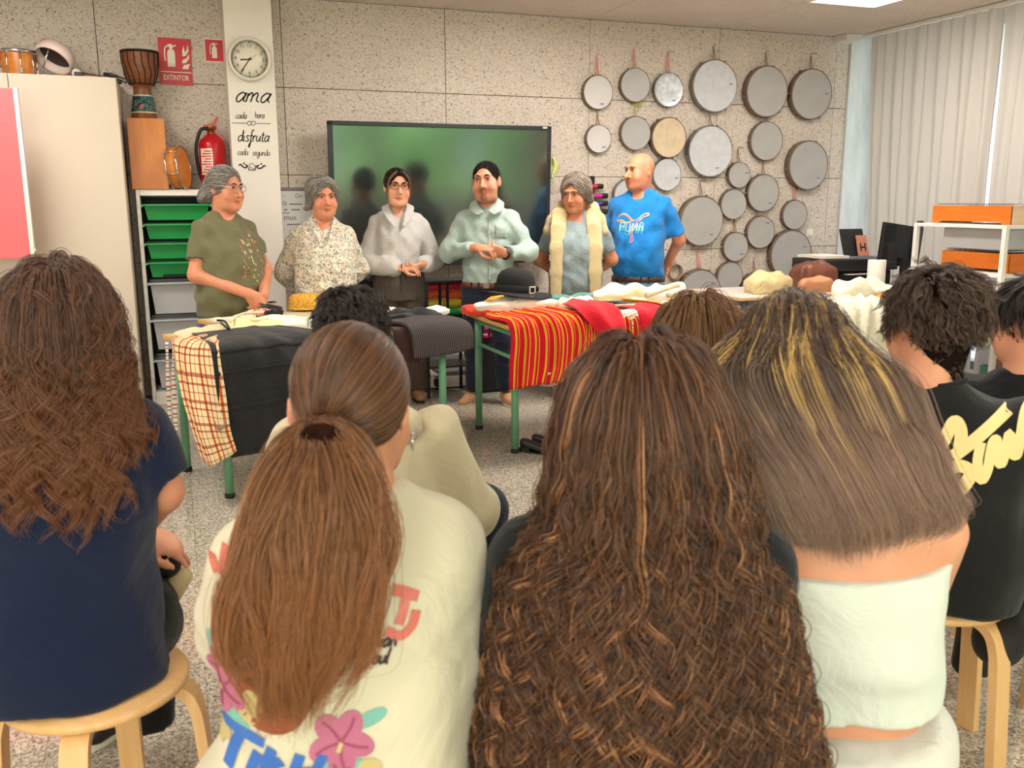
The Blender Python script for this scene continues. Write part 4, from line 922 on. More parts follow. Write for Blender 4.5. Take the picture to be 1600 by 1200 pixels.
h2('scarf', 790, 472, .13, .07, .045, .0, MUST, 'mustard yellow scarf under the black hat', 'scarf', 32, .02)
h2('blouse', 815, 479, .26, .08, .06, -.1, cloth('off_white_cotton', (240, 228, 210)), 'long off-white blouse lying across the middle table', 'garment', 33, .03)
h2('blouse', 905, 484, .12, .12, .085, .3, cloth('laced_cream', (240, 224, 196)), 'cream blouse with red lacing between the two red cloths', 'garment', 34, .01)
h2('shawl', 905, 470, .2, .05, .05, -.35, TEAL, 'grey teal shawl behind the cream blouse', 'shawl', 35, .03)
sheet('lacing_panel', [[T2(.66, .02, .055), T2(.8, .02, .055)], [T2(.66, -.03, .03), T2(.8, -.03, .03)], [T2(.66, -.045, -.08), T2(.8, -.045, -.08)]], uvmat('lace_crossing', lambda t, u, v: t.ramp(t.math('FRACT', t.math('DIVIDE', t.math('ADD', v, t.math('MULTIPLY', u, .35)), .024)), [(0, (240, 224, 196)), (.8, (196, 60, 50))], 'CONSTANT')), 'cream panel crossed by red laces hanging between the red cloths', 'garment', 12, 16, .004, (3, 1), .004, G2)
sheet('felt_cloth', [[T2(.42, .22, .08), T2(.52, .24, .10), T2(.60, .2, .09)], [T2(.40, .03, .085), T2(.53, .03, .095), T2(.66, .03, .08)], [T2(.44, -.06, .02), T2(.55, -.085, .03), T2(.67, -.06, .01)], [T2(.53, -.11, -.1), T2(.6, -.13, -.1), T2(.66, -.11, -.1)], [T2(.585, -.12, -.17), T2(.605, -.125, -.18), T2(.63, -.12, -.17)]], REDC, 'red felt cloth with hanging point on the middle table', 'cloth', 30, 30, .008, (3, 3), .004, G2, 3)
sheet('felt_cloth', [[T2(.78, .2, .05), T2(.92, .2, .06), T2(1.03, .2, .05)], [T2(.78, .02, .05), T2(.92, .02, .06), T2(1.04, .02, .05)], [T2(.78, -.05, .0), T2(.92, -.07, .0), T2(1.05, -.05, .0)], [T2(.79, -.07, -.22), T2(.92, -.09, -.22), T2(1.04, -.07, -.22)]], REDC, 'square red felt cloth hanging right of the laced blouse', 'cloth', 30, 26, .008, (4, 2), .004, G2, 6)
sheet('skirt', [[T2(.86, .62, .05), T2(1.1, .6, .06), T2(1.30, .6, .05)], [T2(.90, .3, .07), T2(1.12, .3, .08), T2(1.34, .3, .07)], [T2(1.0, .05, .06), T2(1.2, .04, .08), T2(1.42, .05, .06)], [T2(1.05, -.04, .0), T2(1.24, -.06, .0), T2(1.46, -.04, .0)], [T2(1.06, -.06, -.22), T2(1.26, -.08, -.22), T2(1.47, -.06, -.22)]],
     OY, 'orange skirt with black and cream stripes on the right end of the middle table', 'skirt', 60, 36, .012, (7, 2), .005, G2, 14)
h2('petticoat', 985, 462, .25, .10, .07, .1, CREAM, 'cream petticoat lying over the orange striped skirt', 'garment', 36, .06, lump=.5)
h2('petticoat', 1040, 468, .13, .12, .09, -.2, IVORY, 'white frilled petticoat at the right end of the middle table', 'garment', 37, .05, lump=.5)
MB().tube(spline([at(1012, 462, Z=TZ+.16), at(1040, 452, Z=TZ+.17), at(1064, 446, Z=TZ+.19), at(1066, 456, Z=TZ+.16), at(1045, 462, Z=TZ+.15)], 24), .018, 8).build('rolled_waistband', CREAM, None, 'rolled cream waistband at the back right of the middle table', 'garment', G2)
# black hat with buckle
FELT = plain('black_felt', (22, 20, 20), .9, bump=.1)
c0 = at(806, 462, Z=TZ+.10); e = empty('felt_hat', (c0[0], c0[1], TZ+.125), -.2, 'black felt hat with a silver buckle on the middle table', 'hat'); e.rotation_euler = (-.05, .06, -.2); e.scale = (1.2, 1.2, 1.15); e.location.z -= .012
MB().lathe([(.09, 0), (.098, .02), (.098, .06), (.092, .09), (.075, .115), (.045, .13), (.001, .134)], n=40).build('crown', FELT, e)
br = []
for i in range(40):
    q = 2*pi*i/40; br.append([((.09+.095*t_)*cos(q), (.09+.08*t_)*sin(q), .006+.012*t_*sin(2*q+.6)-.012*t_) for t_ in np.linspace(0, 1, 6)])
solid(MB().grid(br, True, True).build('brim', FELT, e), .005)
MB().lathe([(.0995, .004), (.101, .006), (.1005, .042), (.099, .044)], n=40, caps=False).build('band', BLACKM, e)
q = -.85; d_ = np.array([cos(q), sin(q), 0]); tn = np.array([-sin(q), cos(q), 0]); bk = MB()
for a_, b_, c_, w_ in ((-1, 0, .002, .036), (1, 0, .002, .036)): bk.box(tuple(d_*.106+tn*a_*.02+[0, 0, .025]), (.005, .007, .036), q)
for z_ in (.009, .041): bk.box(tuple(d_*.106+[0, 0, z_]), (.005, .046, .007), q)
bk.build('buckle', plain('silver_buckle', (214, 210, 204), .25, .9), e)
MB().ball(tuple(np.array([cos(-.35), sin(-.35), 0])*.107+[0, 0, .03]), (.012, .018, .016)).build('bow', BLACKM, e)

# black buckled shoes on the floor
LEATH = plain('worn_black_leather', (40, 34, 32), .4, var=.2, vscale=20)
def floor_shoe(c_, ang, label):
    e = empty('buckle_shoe', (c_[0], c_[1], 0), ang, label, 'shoe', 'pair of black shoes on the floor')
    rows = []
    for t_, w_, h_, z0 in ((0, .022, .07, .03), (.08, .031, .075, .026), (.3, .033, .062, .02), (.5, .037, .05, .008), (.7, .04, .042, .004), (.88, .034, .034, .004), (1, .008, .02, .006)):
        x = -.12+.24*t_; rows.append([(x, w_*np.sign(cos(q))*abs(cos(q))**.7, z0+(h_-z0)*.5*(1+np.sign(sin(q))*abs(sin(q))**.6)) for q in np.linspace(0, 2*pi, 17)])
    MB().grid(np.stack([spline(np.array(rows)[:, i], 20) for i in range(17)], 1)).build('upper', LEATH, e)
    MB().prism([(-.12, -.028), (-.06, -.03), (-.06, .03), (-.12, .028)], (0, 0, 0), (1, 0, 0), (0, 1, 0), .03).build('heel', BLACK, e)
    MB().prism([(-.12, -.03), (.04, -.038), (.1, -.03), (.122, 0), (.1, .03), (.04, .038), (-.12, .03)], (0, 0, .0), (1, 0, 0), (0, 1, 0), .006).build('sole', BLACK, e)
    bk = MB()
    for s_ in (-1, 1): bk.box((.05+s_*.014, 0, .054), (.004, .03, .004)); bk.box((.05, s_*.014, .054), (.028, .004, .004))
    bk.build('buckle', plain('brass_buckle', (226, 200, 140), .3, .8), e)
p = at(845, 708, Z=0); floor_shoe(p, -.75, 'black buckled shoe standing nearer the camera on the floor'); floor_shoe(p+np.array([.10, .07, 0]), -.7, 'black buckled shoe standing behind its pair on the floor')

# ================================================================ things under and behind the tables
def tube_bag(name, px0, px1, py0, py1, Y, cols, label, net=False):
    p0, p1 = at(px0, py1, Y=Y), at(px1, py0, Y=Y); W_ = p1[0]-p0[0]; H_ = p1[2]-p0[2]; n_ = len(cols); r_ = H_/n_/2
    e = empty(name, ((p0[0]+p1[0])/2, Y, p0[2]), 0, label, 'bag')
    for k, (c_, nm) in enumerate(cols):
        for s_ in (-.5, .5): MB().lathe([(r_*.96, -W_*.235), (r_*.98, -W_*.22), (r_*.98, W_*.235)], (s_*W_*.5, 0, H_-r_*(2*k+1)), (1, 0, 0), 20).build('tube', plain('bag_tube_'+nm, c_, .35), e)
    for x in (-W_*.5, -W_*.12, W_*.08, W_*.5): MB().box((x, -r_-.004, H_/2), (W_*.07, .006, H_*1.02)).build('strap', BLACKM, e)
    MB().box((0, .02, -.006), (W_*1.05, .12, .01)).build('base', BLACKM, e)
    return e, W_, H_
cb_ = [((198, 30, 48), 'red'), ((226, 92, 44), 'orange'), ((226, 200, 40), 'yellow'), ((60, 176, 90), 'green')]
e, W_, H_ = tube_bag('tube_bag', 664, 722, 440, 494, 6.26, cb_, 'black strapped bag of red, orange, yellow and green tubes under the screen')
tx = flat('tube_print', [[(-W_*.36+.012*k+.004*sin(k*2.), H_*.62+.008*cos(k*2.3)) for k in range(8)], [(-W_*.30, H_*.36), (-W_*.12, H_*.37)]], INK, e, .005, -H_/8-.002)
bt = empty('instrument_trolley', (e.location.x, 6.26, 0), 0, 'black steel trolley holding the bags of coloured tubes', 'trolley')
zb = e.location.z-.012
for x in (-W_*.55, W_*.6):
    for y in (-.12, .14): MB().box((x, y, (zb+H_+.02)/2), (.02, .02, zb+H_+.02)).build('post', BLACK, bt)
for z in (.22, zb-.006, zb+H_+.03): MB().box((W_*.02, .01, z), (W_*1.2, .28, .012)).build('shelf', BLACK, bt)
# pouch with magenta tubes on the lower shelf
e2, _, _ = tube_bag('tube_bag', 752, 782, 505, 532, 6.25, [((206, 40, 120), 'magenta'), ((170, 30, 90), 'plum')], 'black pouch of magenta tubes seen under the middle table')
e2.location.z = max(e2.location.z, 0); MB().box((0, 0, -e2.location.z/2-.006), (.24, .16, e2.location.z-.02), bev=.01).build('pouch', BLACKM, e2)
heap('shoulder_bag', at(580, 440, Y=6.45), .16, .10, .16, 0, BLK2, 'black bag behind the floral blouse under the screen', 'bag', 41, float(at(580, 468, Y=6.45)[2]))
c0 = at(580, 468, Y=6.45); MB().box((c0[0], 6.45, c0[2]/2-.004), (.30, .3, c0[2]-.01), bev=.01).build('red_box', plain('red_box', (150, 34, 44), .6), None, 'dark red storage box below the black bag', 'box')
# black loudspeaker on the floor
a_, b_ = at(817, 590, Z=0), at(877, 592, Z=0); ws = b_[0]-a_[0]; zs = float(at(848, 545, Y=a_[1])[2])
e = empty('floor_speaker', ((a_[0]+b_[0])/2, a_[1]+.14, 0), 0, 'black loudspeaker box on the floor against the wall', 'speaker')
MB().box((0, 0, zs/2+.012), (ws, .27, zs-.012), bev=.008).build('cabinet', BLACKM, e); MB().box((0, -.139, zs/2+.01), (ws*.92, .008, zs*.86)).build('grille', plain('speaker_grille', (14, 14, 15), .9, bump=.6, bscale=900), e)
MB().box((0, -.145, zs*.4), (.05, .003, .008)).build('badge', plain('badge_grey', (90, 90, 92), .4), e)
for sx in (-1, 1):
    for sy in (-1, 1): MB().lathe([(.014, 0), (.016, .012)], (sx*ws*.42, sy*.11, 0), n=10).build('rubber_foot', RUB, e)

# ================================================================ right side: desk, clothes tables, shelf
dk = at(1268, 474, Z=TZ)
DX, DY = 3.62, 5.28
e = table('classroom_table', (DX, DY, 0), radians(1), 1.5, .70, 'pale table with bags, printer and screen in front of the drums', plain('desk_grey', (206, 196, 186), .45), plain('grey_leg', (120, 120, 120), .4, .3), wood('desk_edge', (206, 170, 130), (220, 186, 146)))
def on(px, py): return at(px, py, Z=TZ+.002)
c0 = at(1200, 452, Y=5.55); heap('cloth_bag', (c0[0], 5.55), .20, .12, .13, .1, cloth('cream_canvas', (216, 194, 142), .08, 900, .4, 16), 'cream canvas bag slumped on the pale table', 'bag', 51, TZ+.003, lump=.24)
c0 = at(1272, 440, Y=5.62); heap('leather_bag', (c0[0], 5.64), .155, .10, .20, 0, plain('brown_leather', (112, 62, 44), .45, var=.2, vscale=12, bump=.2, bscale=60), 'dark brown leather bag on the pale table', 'bag', 52, TZ+.003, lump=.10, p=5)
c0 = at(1275, 458, Y=5.44); heap('pouch_bag', (c0[0], 5.44), .145, .06, .105, 0, plain('tan_leather', (192, 132, 92), .5, var=.1), 'tan pouch lying in front of the dark brown leather bag', 'bag', 53, TZ+.003, lump=.12, p=4)
MB().tube(spline([at(1312, 452, Y=5.44), at(1318, 456, Y=5.4), at(1330, 448, Y=5.4), at(1335, 456, Y=5.36), at(1320, 464, Y=5.36)], 18), .008, 6).build('bag_strap', plain('strap_brown', (70, 48, 42), .6), None, 'looped brown strap lying beside the tan pouch', 'strap')
# printer
pY = 5.78; p0, p1 = at(1272, 440, Y=pY), at(1388, 404, Y=pY); pw = p1[0]-p0[0]; ph_ = p1[2]-TZ
e = empty('printer', ((p0[0]+p1[0])/2, pY+.1, TZ), 0, 'black printer with raised lid and papers on the pale table', 'printer')
MB().box((0, 0, ph_*.28), (pw*.92, .36, ph_*.52), bev=.01).build('lower_body', BLACK, e); MB().box((0, -.02, ph_*.77), (pw, .40, ph_*.42), bev=.012).build('upper_body', plain('printer_black', (34, 34, 36), .35), e)
MB().box((-.02, -.2, ph_*.42), (pw*.5, .12, .008)).build('output_tray', BLACK, e); MB().box((-.02, -.21, ph_*.45), (pw*.36, .09, .003)).build('paper_sheet', SIGNW, e)
MB().box((-pw*.30, -.02, ph_+.012), (pw*.36, .3, .02)).build('paper_stack', plain('paper_stack', (222, 214, 198), .8), e)
MB().box((pw*.06, -.05, ph_+.115), (.22, .012, .22), bev=.01, R=Matrix.Rotation(-.35, 3, 'X')).build('lid', BLACK, e)
c_ = MB().box((pw*.15, -.085, ph_+.09), (.10, .008, .165), R=Matrix.Rotation(-.30, 3, 'X')).build('brown_card', plain('kraft_card', (186, 120, 92), .8), e)
text_obj('H', 'card_letter', INK, .09, frame4((pw*.15, -.085-.0105, ph_+.075+.0016), (1, 0, 0), (0, sin(.3), cos(.3))), .0006, c_, bold=.015)
# monitor seen from behind
mY = 5.42; p0, p1 = at(1369, 420, Y=mY), at(1446, 354, Y=mY); mw = p1[0]-p0[0]; mh = p1[2]-p0[2]
e = empty('monitor', ((p0[0]+p1[0])/2, mY, TZ), radians(8), 'black flat monitor seen from behind on the pale table', 'monitor')
GLB = plain('gloss_black', (30, 32, 36), .12); Rm = Matrix.Rotation(.12, 3, 'Y')
MB().box((0, 0, p0[2]-TZ+mh/2), (mw, .03, mh*1.0), bev=.006, R=Rm).build('panel', GLB, e)
MB().box((mw*.34, -.03, p0[2]-TZ+mh/2+.02), (.045, .03, mh*1.05), bev=.005, R=Rm).build('side_bar', plain('bar_grey', (70, 72, 78), .4), e)
MB().box((mw*.05, -.03, (p0[2]-TZ)/2+.03), (.06, .03, p0[2]-TZ+.06)).build('neck', BLACK, e); MB().box((mw*.05, -.03, .008), (.24, .18, .015), bev=.005).build('base', BLACK, e)
c0 = at(1368, 455, Y=5.37); g = depth(c0)/FPX
e = empty('paper_roll', (c0[0], c0[1], TZ+.002), 0, 'white paper towel roll standing on the pale table', 'paper roll')
MB().lathe([(13.5*g*.99, 0), (13.5*g, .004), (13.5*g, 47*g-.004), (13.5*g*.97, 47*g), (.022, 47*g), (.022, 47*g-.05)], n=36, caps=False).build('paper', plain('tissue', (238, 230, 218), .95, bump=.2, bscale=300), e)
MB().lathe([(.021, .01), (.021, 47*g-.002), (.019, 47*g-.002), (.019, .01)], n=18, caps=False).build('core', plain('cardboard_core', (176, 146, 112), .9), e)

# white clothes table
wc = at(1292, 487, Z=TZ); WA = radians(-26)
e = table('classroom_table', (wc[0], wc[1], 0), WA, 1.72, .48, 'table covered with white linen clothes on the right', plain('desk_grey', (206, 196, 186), .45), plain('grey_leg', (120, 120, 120), .4, .3), wood('desk_edge', (206, 170, 130), (220, 186, 146)))
U3 = np.array([cos(WA), sin(WA), 0]); V3 = np.array([-sin(WA), cos(WA), 0])
def T3(u, v, z): return np.array([wc[0], wc[1], TZ])+U3*u+V3*v+np.array([0, 0, z])
sheet('tablecloth', [[T3(-.02, .44, .006), T3(.55, .44, .006), T3(1.1, .44, .006)], [T3(-.02, .2, .008), T3(.6, .2, .008), T3(1.1, .2, .008)], [T3(-.02, 0, .006), T3(.6, 0, .008), T3(1.1, 0, .006)], [T3(.0, -.03, -.06), T3(.6, -.03, -.06), T3(1.1, -.03, -.06)], [T3(.06, -.045, -.28), T3(.45, -.05, -.33), T3(.9, -.045, -.2), T3(1.1, -.045, -.26)]],
     cloth('ivory_sheet', (226, 216, 194), .03), 'ivory linen cloth draped over the front of the right table', 'cloth', 70, 34, .008, (9, 2), .003, G3, 3, grow=.8)
sheet('nightshirt', [[T3(.03, .40, .03), T3(.25, .40, .06), T3(.42, .36, .05)], [T3(.0, .1, .04), T3(.2, .1, .06), T3(.40, .1, .05)], [T3(.02, -.02, .02), T3(.2, -.03, .03), T3(.42, -.02, .02)], [T3(.04, -.06, -.1), T3(.2, -.075, -.1), T3(.38, -.06, -.1)], [T3(.05, -.065, -.30), T3(.18, -.08, -.31), T3(.30, -.065, -.26)]],
     WLACE, 'white crinkled nightshirt hanging over the left front of the right table', 'garment', 50, 34, .014, (8, 3), .004, G3, 8)
sheet('nightshirt', [[T3(1.05, .42, .03), T3(1.35, .42, .05), T3(1.68, .42, .04)], [T3(1.03, .1, .04), T3(1.35, .1, .06), T3(1.69, .1, .04)], [T3(1.03, -.02, .02), T3(1.35, -.02, .03), T3(1.70, -.02, .02)], [T3(1.03, -.05, -.1), T3(1.35, -.065, -.1), T3(1.71, -.05, -.1)], [T3(1.07, -.06, -.24), T3(1.35, -.07, -.22), T3(1.72, -.06, -.42)]],
     WLACE, 'white crinkled shirt hanging behind the boy in black', 'garment', 50, 34, .014, (9, 3), .004, G3, 9)
c0 = at(1345, 462, Z=TZ+.05); heap('shirt', c0, .2, .13, .11, .2, WLACE, 'crumpled white shirt heaped beside the paper roll', 'garment', 61, TZ+.015, lump=.5, group=G3)
c0 = at(1388, 470, Z=TZ+.03); heap('orange_pouch', c0, .09, .06, .045, .1, plain('orange_felt', (226, 140, 40), .8), 'orange cloth pouch on the right table behind the boy', 'pouch', 62, TZ+.012)
e = empty('sunglasses', (c0[0]+.02, c0[1]-.0, TZ+.062), .3, 'dark sunglasses lying on the orange pouch', 'glasses')
for s_ in (-1, 1): MB().ball((s_*.032, 0, .012), (.028, .008, .02)).build('lens', GLB, e)
MB().tube([(-.01, 0, .016), (.01, 0, .016)], .003, 6).build('bridge', BLACK, e)
# grey cart below
ca = at(1345, 600, Y=wc[1]+.25); e = empty('utility_cart', (wc[0]+.62, wc[1]-.04, 0), WA, 'grey metal cart with dark trays under the white clothes', 'cart')
for x in (-.17, .17):
    for y in (-.18, .18): MB().box((x, y, .31), (.035, .035, .54), bev=.003).build('post', GREYM, e); MB().lathe([(.03, -.012), (.03, .012)], (x, y, .03), (1, 0, 0), 14).build('caster', BLACK, e)
for z in (.12, .33, .52):
    s_ = MB().box((0, 0, z), (.36, .40, .02), bev=.003).build('shelf', GREYM, e)
MB().box((0, 0, .375), (.28, .3, .06), bev=.006).build('dark_tray', BLACKM, e); MB().box((.05, -.05, .57), (.1, .12, .08), bev=.006).build('teal_box', plain('teal_plastic', (40, 110, 104), .5), e); MB().box((0, 0, .15), (.24, .28, .035)).build('paper_pile', SIGNW, e)
# white steel shelf with barred instruments
SH = plain('shelf_white', (236, 230, 222), .45); e = empty('white_shelf', (5.32, 4.86, 0), 0, 'white steel shelf with barred instruments in front of the curtain', 'shelf')
shW, shD = .52, .76; z1 = 1.215
for x in (-shW/2, shW/2):
    for y in (-shD/2, shD/2): MB().box((x, y, z1/2), (.032, .032, z1), bev=.003).build('post', SH, e)
for z in (z1, .90, .50, .12): MB().box((0, 0, z-.012), (shW+.03, shD+.03, .024), bev=.003).build('shelf_board', SH, e)
XO = wood('xylophone_wood', (206, 104, 26), (226, 128, 44), (1, 1, 4), .4); XP = wood('pale_maple', (232, 196, 160), (244, 214, 180), (1, 1, 4), .5)
def xylo(c_, L_, W_, H_, rz, label, pale=True):
    x_ = empty('xylophone', tuple(c_), rz, label, 'xylophone', 'barred instruments on the white shelf')
    for s_ in (-1, 1): MB().prism([(-L_/2, 0), (-L_*.42, 0), (-L_*.36, H_*.14), (L_*.36, H_*.14), (L_*.42, 0), (L_/2, 0), (L_/2, H_), (-L_/2, H_)], (0, s_*W_/2+.006, 0), (1, 0, 0), (0, 0, 1), .012).build('side_panel', XO, x_)
    for s_ in (-1, 1): MB().box((s_*(L_/2-.006), 0, H_/2), (.012, W_, H_)).build('end_panel', XP if pale else XO, x_)
    for k in range(13): MB().box((-L_/2+.04+k*(L_-.08)/12, 0, H_+.012), (.028, W_*(1.0-.025*k), .006), bev=.001).build('bar', CHROME, x_)
    MB().box((0, 0, H_*.94), (L_-.03, W_-.03, .01)).build('resonator_top', XO, x_)
xylo((5.30, 4.86, z1+.001), .66, .30, .12, radians(-90), 'large orange xylophone on the top of the white shelf')
xylo((5.30, 4.80, .901), .56, .28, .125, radians(-90), 'smaller orange xylophone on the second board of the white shelf', False)
xylo((5.30, 4.86, .501), .62, .30, .16, radians(-90), 'orange box xylophone on the third board of the white shelf', False)
MB().box((5.34, 4.84, z1-.10), (.36, .5, .14), bev=.01).build('tray', GREYB, None, 'grey plastic tray under the top board of the white shelf', 'tray'); bpy.data.objects['tray'].location.z = 0
o = bpy.data.objects['tray']; o.location.z = -(z1-.17-.901)+.13 if False else 0
for k, (x, y, s_, c_) in enumerate(((5.22, 4.62, .07, (60, 110, 84)), (5.34, 4.6, .09, (200, 120, 90)))):
    MB().box((x, y, .121+s_), (s_*1.4, s_*1.6, s_*2), bev=.006).build('storage_box', plain('box_%d' % k, c_, .6), None, ['dark green box on the lowest board of the white shelf', 'terracotta box on the lowest board of the white shelf'][k], 'box')
# ================================================================ people: implicit surfaces turned into one continuous mesh
class SDF:
    def __init__(s, lo, hi, h):
        s.h = h; s.lo = np.array(lo, np.float32); s.n = np.ceil((np.array(hi)-np.array(lo))/h).astype(int)+1
        s.v = np.full(s.n, 1.0, np.float32)
    def _sl(s, lo, hi):
        a = np.clip(np.floor((np.asarray(lo)-s.lo)/s.h).astype(int), 0, s.n-1); b = np.clip(np.ceil((np.asarray(hi)-s.lo)/s.h).astype(int)+1, 1, s.n)
        b = np.maximum(b, a+1); sl = tuple(slice(i, j) for i, j in zip(a, b))
        g = [s.lo[i]+s.h*np.arange(a[i], b[i], dtype=np.float32) for i in range(3)]
        return sl, g[0][:, None, None], g[1][None, :, None], g[2][None, None, :]
    def put(s, sl, d, k, op):
        v = s.v[sl]
        if op == 'u':
            if k > 0: hh = np.clip(.5+.5*(v-d)/k, 0, 1); s.v[sl] = v*(1-hh)+d*hh-k*hh*(1-hh)
            else: s.v[sl] = np.minimum(v, d)
        elif op == 's':
            if k > 0: hh = np.clip(.5-.5*(v+d)/k, 0, 1); s.v[sl] = v*(1-hh)-d*hh+k*hh*(1-hh)
            else: s.v[sl] = np.maximum(v, -d)
    def cone(s, a, b, ra, rb, k=.02, op='u', flat=None, clip=None):
        a = np.asarray(a, np.float32); b = np.asarray(b, np.float32); m = max(ra, rb)+k+3*s.h+(.02 if op == 's' else 0)
        sl, x, y, z = s._sl(np.minimum(a, b)-m, np.maximum(a, b)+m); ab = b-a; L2 = float(ab @ ab)+1e-9
        px, py, pz = x-a[0], y-a[1], z-a[2]; t = np.clip((px*ab[0]+py*ab[1]+pz*ab[2])/L2, 0, 1)
        qx, qy, qz = px-t*ab[0], py-t*ab[1], pz-t*ab[2]; d2 = qx*qx+qy*qy+qz*qz
        if flat is not None:
            ax, q = flat; c = qx*ax[0]+qy*ax[1]+qz*ax[2]; d2 = d2+c*c*(1/q**2-1)
        d = np.sqrt(np.maximum(d2, 1e-12))-(ra+t*(rb-ra))
        if clip:
            L = sqrt(L2); e = (px*ab[0]+py*ab[1]+pz*ab[2])/L
            if 'b' in clip: d = np.maximum(d, e-L)
            if 'a' in clip: d = np.maximum(d, -e)
        s.put(sl, d, k, op); return s
    def chain(s, pts, rad, k=.02, **kw):
        for i in range(len(pts)-1): s.cone(pts[i], pts[i+1], rad[i], rad[i+1], k, **kw)
        return s
    def ell(s, c, r, R=None, k=.02, op='u'):
        c = np.asarray(c, np.float32); r = np.asarray(r, np.float32); m = float(r.max())+k+3*s.h+(.02 if op == 's' else 0)
        sl, x, y, z = s._sl(c-m, c+m); R = np.eye(3) if R is None else np.asarray(R)
        px, py, pz = x-c[0], y-c[1], z-c[2]
        q = [(px*R[0, i]+py*R[1, i]+pz*R[2, i])/r[i] for i in range(3)]
        k0 = np.sqrt(q[0]**2+q[1]**2+q[2]**2); k1 = np.sqrt((q[0]/r[0])**2+(q[1]/r[1])**2+(q[2]/r[2])**2)+1e-6
        s.put(sl, (k0*(k0-1)/k1).astype(np.float32), k, op); return s
    def loft(s, secs, k=.02, op='u', p=2.3, cap=.02):
        """secs rows: z, half width, half depth, cx, cy - a torso or pelvis"""
        S_ = spline(np.asarray(secs, float), 80); o = np.argsort(S_[:, 0]); S_ = S_[o]; z0, z1 = S_[0, 0], S_[-1, 0]
        m = k+3*s.h+.03; mx = S_[:, 1].max()+m; my = S_[:, 2].max()+m
        sl, x, y, z = s._sl((S_[:, 3].min()-mx, S_[:, 4].min()-my, z0-m), (S_[:, 3].max()+mx, S_[:, 4].max()+my, z1+m))
        zz = np.clip(z.ravel(), z0, z1); rx, ry, cx, cy = [np.interp(zz, S_[:, 0], S_[:, i]).astype(np.float32)[None, None, :] for i in (1, 2, 3, 4)]
        q = (np.abs((x-cx)/rx)**p+np.abs((y-cy)/ry)**p)**(1/p); d = (q-1)*np.minimum(rx, ry)
        dz = np.maximum(z0-z, z-z1); a, b = d+cap, dz+cap
        d = np.where((a > 0) & (b > 0), np.sqrt(np.maximum(a, 0)**2+np.maximum(b, 0)**2), np.maximum(a, b))-cap
        s.put(sl, d.astype(np.float32), k, op); return s
    def plane_cut(s, p, n_):
        n_ = np.asarray(n_, float); n_ = n_/np.linalg.norm(n_); sl, x, y, z = s._sl(s.lo, s.lo+s.h*s.n)
        s.v = np.maximum(s.v, ((x-p[0])*n_[0]+(y-p[1])*n_[1]+(z-p[2])*n_[2]).astype(np.float32)); return s
    def wrinkle(s, amp, freq, seed=0, dirs=None, n_=5, box=None):
        r = np.random.default_rng(seed); sl, x, y, z = s._sl(*(box or (s.lo, s.lo+s.h*s.n)))
        w_ = 0
        for i in range(n_):
            d = r.normal(size=3) if dirs is None else np.asarray(dirs[i % len(dirs)])+r.normal(size=3)*.35
            d = d/np.linalg.norm(d)*freq*r.uniform(.6, 1.5); e = r.normal(size=3)*freq*.25
            w_ = w_+np.sin(x*d[0]+y*d[1]+z*d[2]+r.uniform(0, 6.3)+1.2*np.sin(x*e[0]+y*e[1]+z*e[2]))
        s.v[sl] += (amp*w_/sqrt(n_)).astype(np.float32); return s
    def mesh(s):
        v = s.v; v[0], v[-1] = np.maximum(v[0], s.h), np.maximum(v[-1], s.h)
        v[:, 0], v[:, -1] = np.maximum(v[:, 0], s.h), np.maximum(v[:, -1], s.h); v[:, :, 0], v[:, :, -1] = np.maximum(v[:, :, 0], s.h), np.maximum(v[:, :, -1], s.h)
        ins = v < 0; c = [(i, j, k) for i in (0, 1) for j in (0, 1) for k in (0, 1)]; n = s.n
        sub = lambda A, o: A[o[0]:n[0]-1+o[0], o[1]:n[1]-1+o[1], o[2]:n[2]-1+o[2]]
        an = sub(ins, c[0]).copy(); al = an.copy()
        for o in c[1:]: t = sub(ins, o); an |= t; al &= t
        idx = np.argwhere(an & ~al); cid = np.full(n-1, -1, np.int32); cid[tuple(idx.T)] = np.arange(len(idx))
        cv = np.stack([v[idx[:, 0]+o[0], idx[:, 1]+o[1], idx[:, 2]+o[2]] for o in c], 1)
        acc = np.zeros((len(idx), 3)); cnt = np.zeros(len(idx))
        for a in range(8):
            for b in range(a+1, 8):
                if sum(abs(np.array(c[a])-np.array(c[b]))) != 1: continue
                m = (cv[:, a] < 0) != (cv[:, b] < 0); t = cv[m, a]/(cv[m, a]-cv[m, b])
                acc[m] += np.array(c[a])+t[:, None]*(np.array(c[b])-np.array(c[a])); cnt[m] += 1
        V = s.lo+s.h*(idx+acc/cnt[:, None]); F = []
        for ax in range(3):
            A = [slice(None)]*3; B = [slice(None)]*3; A[ax] = slice(0, -1); B[ax] = slice(1, None)
            e = np.argwhere(ins[tuple(A)] != ins[tuple(B)]); u, w_ = (ax+1) % 3, (ax+2) % 3
            e = e[(e[:, u] > 0) & (e[:, w_] > 0) & (e[:, u] < n[u]-1) & (e[:, w_] < n[w_]-1)]
            if not len(e): continue
            q = []
            for du, dw in ((-1, -1), (0, -1), (0, 0), (-1, 0)):
                f = e.copy(); f[:, u] += du; f[:, w_] += dw; q.append(cid[tuple(f.T)])
            q = np.stack(q, 1); fl = ins[tuple(e.T)]; q[~fl] = q[~fl][:, ::-1]; F.append(q)
        F = np.vstack(F); F = F[(F >= 0).all(1)]; return V, F
def smooth_np(V, F, it=2, lam=.5):
    n = len(V)
    for _ in range(it):
        A = np.zeros((n, 3)); c = np.zeros(n)
        for i in range(4):
            for j in (1, 3):
                a, b = F[:, i], F[:, (i+j) % 4]
                for ax in range(3): A[:, ax] += np.bincount(a, V[b, ax], n)
                c += np.bincount(a, minlength=n)
        V = V+lam*(A/np.maximum(c, 1)[:, None]-V)
    return V
